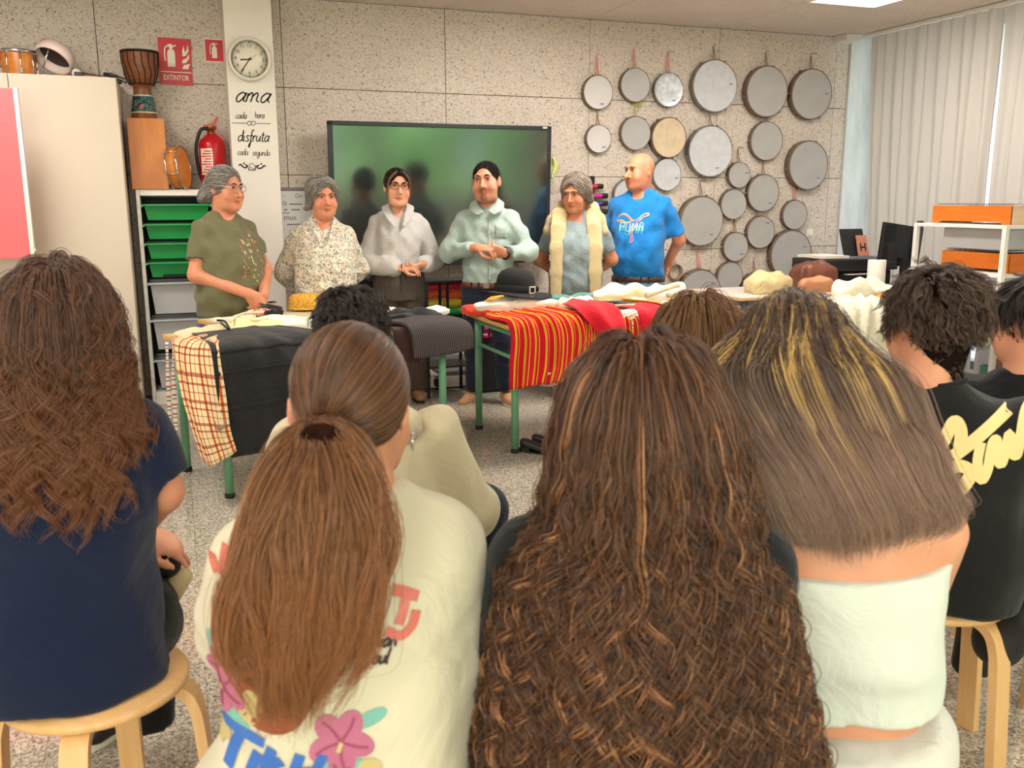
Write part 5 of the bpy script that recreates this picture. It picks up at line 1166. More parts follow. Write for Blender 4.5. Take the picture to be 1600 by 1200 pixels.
def Rz(a): return np.array([[cos(a), -sin(a), 0], [sin(a), cos(a), 0], [0, 0, 1.]])
def Rx(a): return np.array([[1., 0, 0], [0, cos(a), -sin(a)], [0, sin(a), cos(a)]])
def Ry(a): return np.array([[cos(a), 0, sin(a)], [0, 1., 0], [-sin(a), 0, cos(a)]])

def skin_mat(name, col):
    t = NT(name); v = t.coord(); n1 = t.noise(v, 14, 3); n2 = t.noise(v, 300, 2); c = lin(col)
    at_ = t.n('ShaderNodeAttribute'); at_.attribute_name = 'Col'
    base = t.ramp(n1.outputs[0], [(.3, (c[0]*.92, c[1]*.86, c[2]*.84, 1)), (.7, (min(1, c[0]*1.05), c[1]*1.03, c[2]*1.02, 1))])
    t.col(t.mix(1.0, base, at_.outputs[0], 'MULTIPLY')); t.bump(n2.outputs[0], .06, .002); t.set(.48, 0, .35)
    t.b.inputs['Subsurface Weight'].default_value = .08; t.b.inputs['Subsurface Radius'].default_value = (.012, .005, .003); t.b.inputs['Subsurface Scale'].default_value = 1.0
    return t.m
SKIN = {k: skin_mat('skin_'+k, c) for k, c in {'a': (216, 146, 112), 'b': (222, 158, 126), 'c': (222, 160, 126), 'd': (210, 146, 116), 'e': (204, 136, 102), 'f': (214, 144, 110), 'y': (216, 154, 120)}.items()}
EYEW = plain('eye_white', (226, 218, 212), .25); EYED = plain('eye_dark', (40, 26, 20), .15)

def build_head(B, c, R, s, male=0.0, fat=0.0, nose=1.0, neck_to=None, neck_r=.052, ears=True):
    """head in the field B: c centre, R rotation, s scale; the face looks along local -y"""
    T = lambda x, y, z: c+R @ (np.array([x, y, z])*s)
    E = lambda p, r, k=.02, op='u', Q=None: B.ell(T(*p), np.array(r)*s, R if Q is None else R @ Q, k*s, op)
    E((0, .014, .030), (.0745, .094, .083), 0)
    E((0, -.030, -.030), (.060+.006*fat, .064, .070), .03)
    E((0, -.034, -.072), (.046+.005*male+.010*fat, .048, .044), .03)
    E((0, -.070, -.102), (.021+.006*male, .018, .016), .028)
    if fat: E((0, -.045, -.10), (.05, .04, .028*fat+.01), .03)
    for sd in (-1, 1):
        E((sd*.043, -.060, -.022), (.020, .022, .022), .022)
        E((sd*.026, -.083, .031), (.026, .011, .008+.003*male), .014)
        E((sd*.031, -.094, .008), (.0165, .013, .0095), .012, 's')
        E((sd*.031, -.0755, .007), (.0150, .0135, .0125), .005)
        B.cone(T(sd*.050, -.066, -.045), T(sd*.040, -.062, -.085), .018*s, .014*s, .025*s)
    B.chain([T(0, -.084, .024), T(0, -.098, -.008), T(0, -.110*(.5+.5*nose)-.004, -.030)], [.0075*s, .0085*s, .0115*nose*s], .012*s)
    for sd in (-1, 1): E((sd*.0105*nose, -.098, -.034), (.0085, .010, .0075), .008)
    E((0, -.092, -.046), (.010, .007, .012), .012)
    for sd in (-1, 1):
        B.cone(T(0, -.0945, -.0605), T(sd*.020, -.0865, -.0635), .0052*s, .0030*s, .006*s); B.cone(T(0, -.0935, -.0715), T(sd*.018, -.0865, -.0675), .0062*s, .0034*s, .006*s)
        B.cone(T(0, -.1005, -.0662), T(sd*.021, -.092, -.0657), .0018*s, .0014*s, .003*s, 's')
        if ears:
            E((sd*.076, .012, -.004), (.0075, .019, .032), .008, 'u', Rx(.2) @ Rz(-sd*.35)); E((sd*.083, .008, 0.0), (.006, .010, .018), .005, 's', Rz(-sd*.35))
    if neck_to is not None: B.cone(T(0, .022, -.055), neck_to, neck_r*s, neck_r*1.12*s, .035)
    return T
def head_parts(root, T, R, s, brow, lid=0.0, eyec=None):
    for sd in (-1, 1):
        p = T(sd*.031, -.0790, .0075); mb = MB().ball(p, np.array([.0118, .0112, .0062])*s, R, 14); mb.mi = 1; mb.ball(T(sd*.031, -.0880, .0078), np.array([.0052, .0030, .0052])*s, R, 10)
        mb.build('eye', [EYEW, EYED], root)
        lid_ = MB().tube(spline([T(sd*.017, -.0885, .0100), T(sd*.031, -.0925, .0158), T(sd*.047, -.0830, .0105)], 9), [.0008*s, .0017*s, .002*s, .0022*s, .0022*s, .0022*s, .002*s, .0017*s, .0008*s], 6); lid_.build('eyelashes', EYED, root)
        br = [T(sd*.013, -.0965, .0270), T(sd*.030, -.0960, .0335), T(sd*.050, -.0800, .0280)]
        MB().tube(spline(br, 10), np.array([.0030, .0036, .0038, .0038, .0036, .0033, .003, .0026, .002, .001])*s, 6).build('eyebrow', brow, root)
def hand(B, w, d, nrm, side, curl=.5, s=1.0, thumb=.6, spread=.06, k=.006):
    """hand in the field B: wrist w, finger direction d, palm normal nrm, side +1/-1 for the thumb"""
    w, d, nrm = [np.asarray(x, float) for x in (w, d, nrm)]; d = d/np.linalg.norm(d); nrm = nrm-(nrm @ d)*d; nrm /= np.linalg.norm(nrm); t = np.cross(d, nrm)*side
    P = lambda a, b, c_: w+(d*a+t*b+nrm*c_)*s
    B.cone(P(-.01, 0, 0), P(.03, 0, 0), .026*s, .034*s, .02, flat=(nrm, .62)); B.cone(P(.03, .006, 0), P(.075, .006, 0), .036*s, .040*s, .015, flat=(nrm, .40)); B.cone(P(.03, -.006, 0), P(.07, -.010, 0), .034*s, .036*s, .015, flat=(nrm, .42))
    for i, (b, L, a0) in enumerate(((.030, .068, .084), (.010, .076, .089), (-.011, .070, .086), (-.030, .055, .078))):
        p = P(a0-.012, b, 0); ang = .15+.1*i*.3; sp = spread*(1.5-i)
        for L_, r0, r1 in ((L*.44, .0092, .0084), (L*.32, .0084, .0075), (L*.26, .0075, .0062)):
            ang += curl*(.75 if r0 > .009 else 1.0); dd = (d*cos(ang)+nrm*sin(ang)+t*sp); dd /= np.linalg.norm(dd); q = p+dd*L_*s
            B.cone(p, q, r0*s, r1*s, k); p = q
    p = P(.022, .026, .006); q = P(.052, .052, .018+.012*thumb); B.cone(p, q, .015*s, .0115*s, .012); r_ = q+(d*.8-t*(.5*thumb-.15)+nrm*.45*thumb)*.030*s; B.cone(q, r_, .0105*s, .0095*s, k); B.cone(r_, r_+(d*.75-t*.55*thumb+nrm*.25)*.026*s, .0095*s, .0075*s, k)
def body_mesh(root, B, mat, colf=None, name='body', sm=1):
    V, F = B.mesh(); V = smooth_np(V, F, sm, .4); me = mesh_np(name, V, F, mat); ca = me.color_attributes.new('Col', 'FLOAT_COLOR', 'POINT')
    col = np.ones((len(V), 4), np.float32)
    if colf is not None: col[:, :3] = colf(V)
    ca.data.foreach_set('color', col.ravel()); return link(name, me, root)
def sdf_obj(root, B, mat, name, sm=1, lam=.5, label=None):
    V, F = B.mesh(); V = smooth_np(V, F, sm, lam); o = link(name, mesh_np(name, V, F, mat), root)
    if label: o['label'] = label
    return o
def bvh_of(o):
    me = o.data; n = len(me.vertices); co = np.zeros(n*3, np.float32); me.vertices.foreach_get('co', co)
    return BVHTree.FromPolygons([tuple(c) for c in co.reshape(-1, 3)], [tuple(p.vertices) for p in me.polygons])
def curves_obj(name, P, rad, mat, root, tip=.25):
    """P: strands x points x 3; rendered as hair curves"""
    k, n, _ = P.shape; cu = bpy.data.hair_curves.new(name); cu.add_curves([n]*k)
    cu.attributes['position'].data.foreach_set('vector', P.astype(np.float32).ravel()) if 'position' in cu.attributes else cu.position_data.foreach_set('vector', P.astype(np.float32).ravel())
    ra = cu.attributes.get('radius') or cu.attributes.new('radius', 'FLOAT', 'POINT')
    pr_ = np.interp(np.linspace(0, 1, n), [0, .6, 1], [1, .9, tip])[None]*np.broadcast_to(np.asarray(rad, float), (k,))[:, None]
    ra.data.foreach_set('value', pr_.astype(np.float32).ravel()); cu.materials.append(mat)
    return link(name, cu, root)
def hair_mat(name, cols, tipcol=None, rough=.38, streak=None, spec=.5):
    """hair: colour varies from strand to strand, optionally towards the tips"""
    t = NT(name); hi = t.n('ShaderNodeHairInfo'); c = t.ramp(hi.outputs['Random'], [(i/(len(cols)-1) if len(cols) > 1 else 0, x) for i, x in enumerate(cols)])
    if tipcol: c = t.mix(t.ramp(hi.outputs['Intercept'], [(.25, (0, 0, 0, 1)), (.8, (1, 1, 1, 1))]), c, tipcol)
    t.col(c); t.set(rough, 0, spec); t.b.inputs['Anisotropic'].default_value = .5; return t.m
def comb(obj_, n, L, steps, dirf, off=.003, jit=.3, seed=0, region=None, lift=0.0):
    """strands combed along the surface of a hair volume (in its local space)"""
    r = np.random.default_rng(seed); bv = bvh_of(obj_); me = obj_.data; nv = len(me.vertices); co = np.zeros(nv*3, np.float32); me.vertices.foreach_get('co', co); co = co.reshape(-1, 3)
    no = np.zeros(nv*3, np.float32); me.vertices.foreach_get('normal', no); no = no.reshape(-1, 3)
    ok = np.arange(nv) if region is None else np.where(region(co))[0]
    ids = r.choice(ok, n); P = np.zeros((n, steps, 3))
    for i, q in enumerate(ids):
        p = co[q].astype(float); m = no[q].astype(float); o_ = off*r.uniform(.2, 1.6); jd = r.normal(size=3)*jit; Ls = L*r.uniform(.6, 1.2); P[i, 0] = p+m*o_
        for j in range(1, steps):
            d = dirf(p)+jd; d = d-(d @ m)*m; d /= np.linalg.norm(d)+1e-9
            loc_, nm, _, _ = bv.find_nearest(Vector(p+d*Ls/steps)); p = np.array(loc_); m = np.array(nm); P[i, j] = p+m*(o_+lift*(j/steps)**2)
    return P
def decal(root, target, strokes, o, ax, ay, w, mat, name='print', off=.002, polys=None, single=False):
    """flat print laid on a garment: strokes or polygons in 2D projected on the cloth along the normal, each its own part"""
    bv = bvh_of(target); o, ax, ay = [np.asarray(k, float) for k in (o, ax, ay)]; nz = np.cross(ax, ay); nz /= np.linalg.norm(nz); out = []
    def proj(v):
        p = o+ax*v[0]+ay*v[1]; h_ = bv.ray_cast(Vector(p+nz*.3), Vector(-nz)); return (np.array(h_[0])+np.array(h_[1])*off) if h_[0] is not None else None
    def part(V, F):
        Q = [proj(v) for v in V]; F = [f for f in F if all(Q[i] is not None for i in f)]; good = next((q for q in Q if q is not None), o)
        if F: out.append(([q if q is not None else good for q in Q], F))
    for s_ in strokes or []: part(*ribbon2d(s_, w, max(10, len(s_)*6)))
    for pl in polys or []:
        c_ = np.mean(np.asarray(pl, float), 0); m = len(pl); rings = [c_[None]+(np.asarray(pl, float)-c_)*f for f in (.02, .35, .7, 1.0)]
        part([v for r_ in rings for v in r_], [(i*m+j, i*m+(j+1) % m, (i+1)*m+(j+1) % m, (i+1)*m+j) for i in range(3) for j in range(m)])
    if single:
        mb = MB()
        for Q, F in out: mb.add(Q, F)
        return mb.build(name, mat, root, kind='stuff')
    return [MB().add(Q, F).build(name, mat, root) for Q, F in out]
def shoe(root, ankle, ang, mat, sole, L=.26, z0=0.0, name='shoe', high=.0, laces=None):
    """shoe with sole; toe points along local -y turned by ang"""
    B = SDF((-.07, -.21, -.005), (.07, .11, .16), .005)
    B.cone((0, .045, .045), (0, -.03, .04), .036, .038, .03); B.cone((0, -.03, .036), (0, -.135, .026), .040, .031, .03); B.cone((0, .035, .05), (0, .03, .085+high), .034, .033, .03)
    B.plane_cut((0, 0, .012), (0, 0, -1)); B.plane_cut((0, 0, .082+high), (0, 0, 1)); V, F = B.mesh(); M_ = Matrix.Translation((ankle[0], ankle[1], z0)) @ Matrix.Rotation(ang, 4, 'Z')
    me = mesh_np(name, smooth_np(V, F, 2), F, mat); me.transform(M_); o = link(name, me, root)
    pr = [(.036*np.sign(cos(q))*abs(cos(q))**.8*(1.1 if sin(q) < 0 else .95), -.045+.128*sin(q)) for q in np.linspace(0, 2*pi, 25)[:-1]]
    mb = MB().prism(pr, (0, 0, 0), (1, 0, 0), (0, 1, 0), .018); s_ = mb.build('sole', sole, o); s_.data.transform(M_)
    if laces:
        mb = MB()
        for k in range(4): y = -.03-.02*k; mb.tube(spline([(-.02, y, .062-.006*k), (0, y-.004, .073-.007*k), (.02, y, .062-.006*k)], 7), .003, 5)
        l_ = mb.build('laces', laces, o, kind='stuff'); l_.data.transform(M_)
    return o
# ================================================================ the six people standing behind the tables
DENIM = cloth('blue_denim', (62, 84, 124), .15, 1200, .25, 14); DENIML = cloth('light_denim', (126, 150, 178), .16, 1200, .25, 12); DENIMD = cloth('dark_denim', (34, 42, 58), .12, 1200, .25, 14)
def face_color(T, R, c, s, blush=.12, stubble=None, lips=(.86, .55, .55)):
    def f(V):
        q = ((V-c) @ R)/s; col = np.ones((len(V), 3), np.float32)
        m = np.exp(-(((np.abs(q[:, 0])-.042)/.02)**2+((q[:, 2]+.025)/.022)**2+((q[:, 1]+.07)/.035)**2))[:, None]; col *= 1-m*np.array([0.0, blush, blush])
        m = (np.exp(-((q[:, 0]/.023)**4+((q[:, 2]+.066)/.0095)**4))*(q[:, 1] < -.075))[:, None]; col *= 1-m*(1-np.array(lips))
        m = (np.exp(-((q[:, 0]/.022)**4+((q[:, 2]+.0658)/.0022)**2))*(q[:, 1] < -.078))[:, None]; col *= 1-m*.55
        if stubble:
            st = np.clip((-.030-q[:, 2])/.02, 0, 1)*(q[:, 1] < .02)*np.clip((.055-np.abs(q[:, 0]))/.02+.8, 0, 1)*(q[:, 2] > -.13)
            mo = np.exp(-((q[:, 0]/.028)**4+((q[:, 2]+.052)/.007)**2))*(q[:, 1] < -.07); go = np.exp(-((q[:, 0]/.022)**4+((q[:, 2]+.095)/.018)**4))*(q[:, 1] < -.05)
            m = np.clip(st*.35+mo*.75+go*.6, 0, .85)[:, None]; col *= 1-m*(1-np.array(stubble))
        return col
    return f
def glasses(root, T, R, s, rim, temple, shape='round', name='glasses'):
    mb = MB(); zc = .008
    for sd in (-1, 1):
        w_, h_ = (.024, .0185) if shape == 'round' else (.026, .019); pts = []
        for q in np.linspace(0, 2*pi, 25)[:-1]: cx_, sz_ = np.sign(cos(q))*abs(cos(q))**.75*w_, np.sign(sin(q))*abs(sin(q))**.75*h_; pts.append(T(sd*.033+cx_, -.104+.20*abs(sd*.033+cx_)**1.5*2.2, zc+sz_*(1.0 if shape == 'round' else 1+.12*np.sign(cos(q))*sd)))
        mb.tube(pts, .0021*s, 6, True)
    mb.tube(spline([T(-.011, -.102, zc+.004), T(0, -.106, zc+.007), T(.011, -.102, zc+.004)], 6), .0020*s, 6)
    o = mb.build(name, rim, root); mt = MB()
    for sd in (-1, 1): MB().tube([T(sd*.059, -.094, zc+.006), T(sd*.072, -.06, zc+.008), T(sd*.080, .0, zc+.008), T(sd*.080, .018, zc-.002)], .0020*s, 6).build('temple', temple, o)
    return o
def person(label, px, Y, top, headpx, turn, hyaw, hpitch, sc=1.0, htilt=0.0, cat='person'):
    p = at(px, top, Y=Y); X = float(p[0]); H = float(p[2]); rz = -atan2(X, Y)+radians(turn); e = empty('person', (X, Y, 0), rz, label, cat, 'people standing behind the tables')
    R = Rz(radians(hyaw-turn)) @ Rx(radians(hpitch)) @ Ry(radians(htilt)); return e, H, R
def shirt_field(secs, arms, sleeve, rs, h=.0075, k=.03, armk=.035, xr=.46):
    z0 = min(s_[0] for s_ in secs)-.03; z1 = max(s_[0] for s_ in secs)+.05; B = SDF((-xr, -.42, z0), (xr, .34, z1), h); B.loft(secs, 0, p=2.25, cap=.012)
    return B
def limb_sleeve(B, sh, el, wr, frac, r0, r1, r2, k=.03):
    """sleeve to a fraction of the arm: <=1 ends on the upper arm, 2 = the wrist"""
    sh, el, wr = [np.asarray(x, float) for x in (sh, el, wr)]
    if frac <= 1: B.cone(sh, sh+(el-sh)*frac, r0, r0+(r1-r0)*frac, k, clip='b')
    else:
        B.cone(sh, el, r0, r1, k); B.cone(el, el+(wr-el)*(frac-1), r1, r1+(r2-r1)*(frac-1), k*.7, clip='b')
def hair_cap(T, R, s, grow=.010, face=((0, -.112, -.040), (.074, .080, .104)), low=-.075, lo=None, extra=None, k=.012, h=.005):
    c = T(0, 0, 0); B = SDF(c-np.array([.2, .22, .34])*s, c+np.array([.2, .22, .15])*s, h)
    B.ell(T(0, .016, .030), np.array([.0745+grow, .094+grow, .083+grow])*s, R, 0)
    if extra: extra(B, T)
    B.ell(T(*face[0]), np.array(face[1])*s, R, k*s, 's')
    B.plane_cut(T(0, .05, low), R @ np.array([0, -.35, -1.0])); return B

def trousers(root, mat, zw, rx, ry, legs, name='trousers', r0=.09, r1=.065, r2=.06, ankle_z=.09, h=.009, wr=.003, cy=0.0):
    B = SDF((-.34, -.28, ankle_z-.02), (.34, .28, zw+.03), h); B.loft([(zw-.22, rx*1.02, ry*1.05, 0, cy), (zw-.12, rx*1.05, ry*1.08, 0, cy), (zw, rx, ry, 0, cy)], 0, cap=.01)
    for hip, kn, an in legs: B.cone(hip, kn, r0, r1, .02); B.cone(kn, an, r1, r2, .02, clip='b')
    B.wrinkle(wr, 45, 3, [(0, .3, 1)], 4); return sdf_obj(root, B, mat, name)
def legs_std(w_=.095, zk=.46, za=.06, y=.0, hz=.80): return [((sd*w_, y, hz-.06), (sd*(w_+.005), y-.015, zk), (sd*(w_+.012), y+.02, za)) for sd in (-1, 1)]

# ---------------------------------------------------------------- woman in olive T-shirt
HGREY = hair_mat('hair_grey', [(56, 49, 44), (140, 132, 124), (208, 200, 190), (96, 86, 78), (170, 162, 152)]); HGREYD = hair_mat('hair_grey_dark', [(40, 30, 26), (74, 60, 52), (120, 108, 98)])
HG_B = plain('hair_grey_base', (112, 104, 98), .95, spec=.05, var=.3, vscale=60); HD_B = plain('hair_dark_base', (26, 19, 17), .95, spec=.05, var=.3, vscale=60)
def woman_olive():
    e, H, R = person('woman with grey hair tied back, glasses, olive T-shirt and blue jeans', 347, 5.80, 257, 64, 32, 44, 6)
    s = 1.04; c = np.array([.0, -.035, H-.012-.113*s]); zs = H-.265-.075
    sh = [np.array([sd*.145, .01, zs-.035]) for sd in (-1, 1)]; el = [np.array([-.225, -.02, zs-.29]), np.array([.235, -.04, zs-.29])]; wr = [np.array([-.045, -.29, zs-.40]), np.array([.055, -.285, zs-.41])]
    B = SDF((-.33, -.45, zs-.62), (.33, .2, H+.03), .0048)
    T = build_head(B, c, R, s, 0, .7, 1.1, np.array([0, .01, zs+.06]), .056)
    B.loft([(zs-.35, .16, .12, 0, 0), (zs-.1, .155, .105, 0, 0), (zs, .15, .09, 0, .01), (zs+.05, .09, .07, 0, .01)], .03)
    for a in (0, 1):
        B.cone(sh[a], el[a], .052, .046, .03); B.cone(el[a], wr[a], .045, .029, .02)
    hand(B, wr[0], (.55, -.25, -.75), (.35, .85, .1), 1, .55, 1.0); hand(B, wr[1], (-.5, -.15, -.8), (-.3, .9, .1), -1, .5, 1.0)
    body_mesh(e, B, SKIN['a'], face_color(T, R, c, s, .2)); head_parts(e, T, R, s, HD_B)
    secs = [(zs-.55, .205, .165, 0, -.01), (zs-.46, .215, .18, 0, -.025), (zs-.32, .21, .18, 0, -.03), (zs-.18, .20, .165, 0, -.025), (zs-.06, .185, .125, 0, 0), (zs+.015, .155, .095, 0, .01), (zs+.055, .10, .075, 0, .012), (zs+.085, .07, .06, 0, .015)]
    S_ = shirt_field(secs, None, None, None)
    for a in (0, 1): limb_sleeve(S_, sh[a], el[a], wr[a], .66, .066, .07, .05)
    S_.cone((0, -.06, zs+.13), (.0, -.135, zs+.005), .075, .045, .015, 's'); S_.wrinkle(.0048, 62, 5, [(1, 0, .7), (0, 0, 1), (1, 0, -.7)], 6); S_.wrinkle(.0035, 26, 5+1, [(1, 0, .7), (0, 0, 1), (1, 0, -.7)], 3)
    OL = cloth('olive_cotton', (112, 108, 78), .07, 900, .22, 8); sh_ = sdf_obj(e, S_, OL, 'tshirt')
    r = np.random.default_rng(4); polys = {'sequin': [], 'coral': []}
    for i in range(120):
        t_ = r.uniform(0, 1); br_ = r.integers(0, 3); x = (-.02, .035, .09)[br_]+r.normal()*.012+(t_-.5)*(-.03, .0, .03)[br_]; z = zs-.1-t_*.26+(.03, 0, .05)[br_]; a_ = r.uniform(0, pi); w_, h_ = .004, .008
        polys['coral' if br_ != 1 and r.uniform() < .7 else 'sequin'].append([(x+w_*cos(q+a_)-h_*sin(q)*sin(a_)*.3, z+h_*sin(q)) for q in np.linspace(0, 6.28, 7)[:-1]])
    for nm, col in (('sequin', (226, 206, 150)), ('coral', (206, 110, 96))):
        decal(e, sh_, None, (0.02, -.3, 0), (1, 0, 0), (0, 0, 1), .004, plain('print_'+nm, col, .35), nm+'_print', .002, polys[nm], True)
    trousers(e, DENIM, zs-.5, .19, .15, legs_std(.09, .45, .06, 0, zs-.5))
    for sd in (-1, 1): shoe(e, (sd*.105, .02), sd*.15, BLACK, plain('white_sole', (230, 226, 220), .6))
    # hair combed back, long and darker behind
    cap = hair_cap(T, R, s, .010, ((0, -.128, -.030), (.080, .108, .124)), -.05, extra=lambda B_, T_: (B_.chain([T_(0, .10, .0), T_(0, .125, -.07), T_(0, .12, -.15)], [.05*s, .055*s, .035*s], .03), B_.chain([T_(-.05, .085, -.03), T_(-.075, .08, -.1), T_(-.08, .06, -.16)], [.03, .034, .02], .02), B_.chain([T_(.05, .085, -.03), T_(.07, .08, -.1), T_(.075, .04, -.16)], [.03, .034, .02], .02)))
    o = sdf_obj(e, cap, HG_B, 'hair')
    f = lambda p: R @ np.array([0, 1.0, -.25 if ((p-c) @ R)[1] < .06 else -2.0])
    P = comb(o, 2200, .10, 9, f, .005, .16, 3, None, .004); curves_obj('hair_strands', P, .0010, HGREY, o)
    P = comb(o, 500, .10, 9, lambda p: np.array([0, .1, -1.0]), .004, .3, 4, lambda V: V[:, 2] < c[2]-.02); curves_obj('hair_strands_dark', P, .0013, HGREYD, o)
    glasses(e, T, R, s, plain('rim_silver', (190, 180, 176), .3, .6), plain('temple_pale', (228, 206, 196), .4))
    return e
woman_olive()

# ---------------------------------------------------------------- woman in floral blouse
def woman_floral():
    e, H, R = person('woman with short grey hair in a small floral blouse, arms behind her back', 502, 5.98, 275, 57, 6, 14, 4)
    s = 1.02; c = np.array([.01, -.03, H-.014-.113*s]); zs = H-.25-.085
    sh = [np.array([sd*.15, .02, zs-.035]) for sd in (-1, 1)]; el = [np.array([-.245, .09, zs-.27]), np.array([.235, .1, zs-.27])]; wr = [np.array([-.10, .22, zs-.43]), np.array([.06, .23, zs-.43])]
    B = SDF((-.33, -.22, zs-.58), (.33, .32, H+.03), .0048); T = build_head(B, c, R, s, 0, .8, 1.05, np.array([0, .01, zs+.06]), .056)
    B.loft([(zs-.35, .16, .12, 0, 0), (zs-.1, .16, .11, 0, 0), (zs, .15, .09, 0, .01), (zs+.05, .09, .07, 0, .01)], .03)
    for a in (0, 1): B.cone(sh[a], el[a], .05, .044, .03); B.cone(el[a], wr[a], .043, .028, .02)
    hand(B, wr[0], (.6, .1, -.7), (0, -1, 0), 1, .5); hand(B, wr[1], (-.6, .1, -.7), (0, -1, 0), -1, .5)
    body_mesh(e, B, SKIN['f'], face_color(T, R, c, s, .22)); head_parts(e, T, R, s, HG_B)
    secs = [(zs-.56, .20, .15, 0, 0), (zs-.44, .20, .165, 0, -.02), (zs-.3, .20, .165, 0, -.03), (zs-.16, .20, .155, 0, -.02), (zs-.05, .185, .12, 0, 0), (zs+.02, .155, .09, 0, .01), (zs+.06, .10, .075, 0, .012), (zs+.09, .07, .06, 0, .015)]
    S_ = shirt_field(secs, None, None, None)
    for a in (0, 1): limb_sleeve(S_, sh[a], el[a], wr[a], 1.35, .066, .068, .055)
    S_.cone((0, -.05, zs+.14), (0, -.15, zs-.06), .07, .022, .012, 's'); S_.wrinkle(.0048, 62, 7, [(1, 0, .7), (0, 0, 1)], 6); S_.wrinkle(.0035, 26, 7+1, [(1, 0, .7), (0, 0, 1)], 3)
    t = NT('floral_print'); v = t.coord(); vo = t.n('ShaderNodeTexVoronoi'); vo.inputs['Scale'].default_value = 55; t.l(v, vo.inputs['Vector']); sep = t.n('ShaderNodeSeparateColor'); t.l(vo.outputs['Color'], sep.inputs[0])
    pc = t.ramp(sep.outputs[0], [(0, (120, 124, 96)), (.3, (176, 122, 96)), (.5, (92, 100, 104)), (.7, (196, 168, 120)), (.85, (140, 110, 110))], 'CONSTANT'); n1 = t.noise(v, 90, 2, .5, 1.5)
    t.col(t.mix(t.ramp(n1.outputs[0], [(.50, (0, 0, 0, 1)), (.56, (1, 1, 1, 1))]), lin((232, 224, 206)), pc)); nb = t.noise(v, 9, 4); t.bump(nb.outputs[0], .25, .03); t.set(.85, 0, .2)
    bl = sdf_obj(e, S_, t.m, 'blouse')
    for sd in (-1, 1): sheet('collar', [[(sd*.055, .0, zs+.105), (sd*.06, -.055, zs+.07), (sd*.022, -.145, zs-.05)], [(sd*.078, .01, zs+.085), (sd*.085, -.075, zs+.045), (sd*.032, -.165, zs-.07)]], t.m, None, None, 12, 5, .001, (2, 1), .004, parent=bl)
    trousers(e, DENIMD, zs-.5, .18, .14, legs_std(.09, .43, .06, 0, zs-.5))
    for sd in (-1, 1): shoe(e, (sd*.1, .02), sd*.12, BLACK, BLACKM)
    cap = hair_cap(T, R, s, .014, ((.006, -.120, -.038), (.072, .104, .130)), -.06, extra=lambda B_, T_: (B_.ell(T_(-.03, .0, .06), np.array([.07, .09, .07])*s, R, .02), B_.chain([T_(-.07, .02, .01), T_(-.075, .03, -.05)], [.025, .018], .02), B_.chain([T_(.07, .02, .01), T_(.074, .03, -.04)], [.025, .016], .02), B_.ell(T_(-.075, .075, -.085), np.array([.028, .03, .034])*s, R, .015)))
    o = sdf_obj(e, cap, HG_B, 'hair')
    P = comb(o, 2600, .085, 8, lambda p: R @ np.array([.5*np.sign(((p-c) @ R)[0]+.02), .5, -.7]), .006, .28, 5, None, .008); curves_obj('hair_strands', P, .0010, HGREY, o)
    return e
woman_floral()

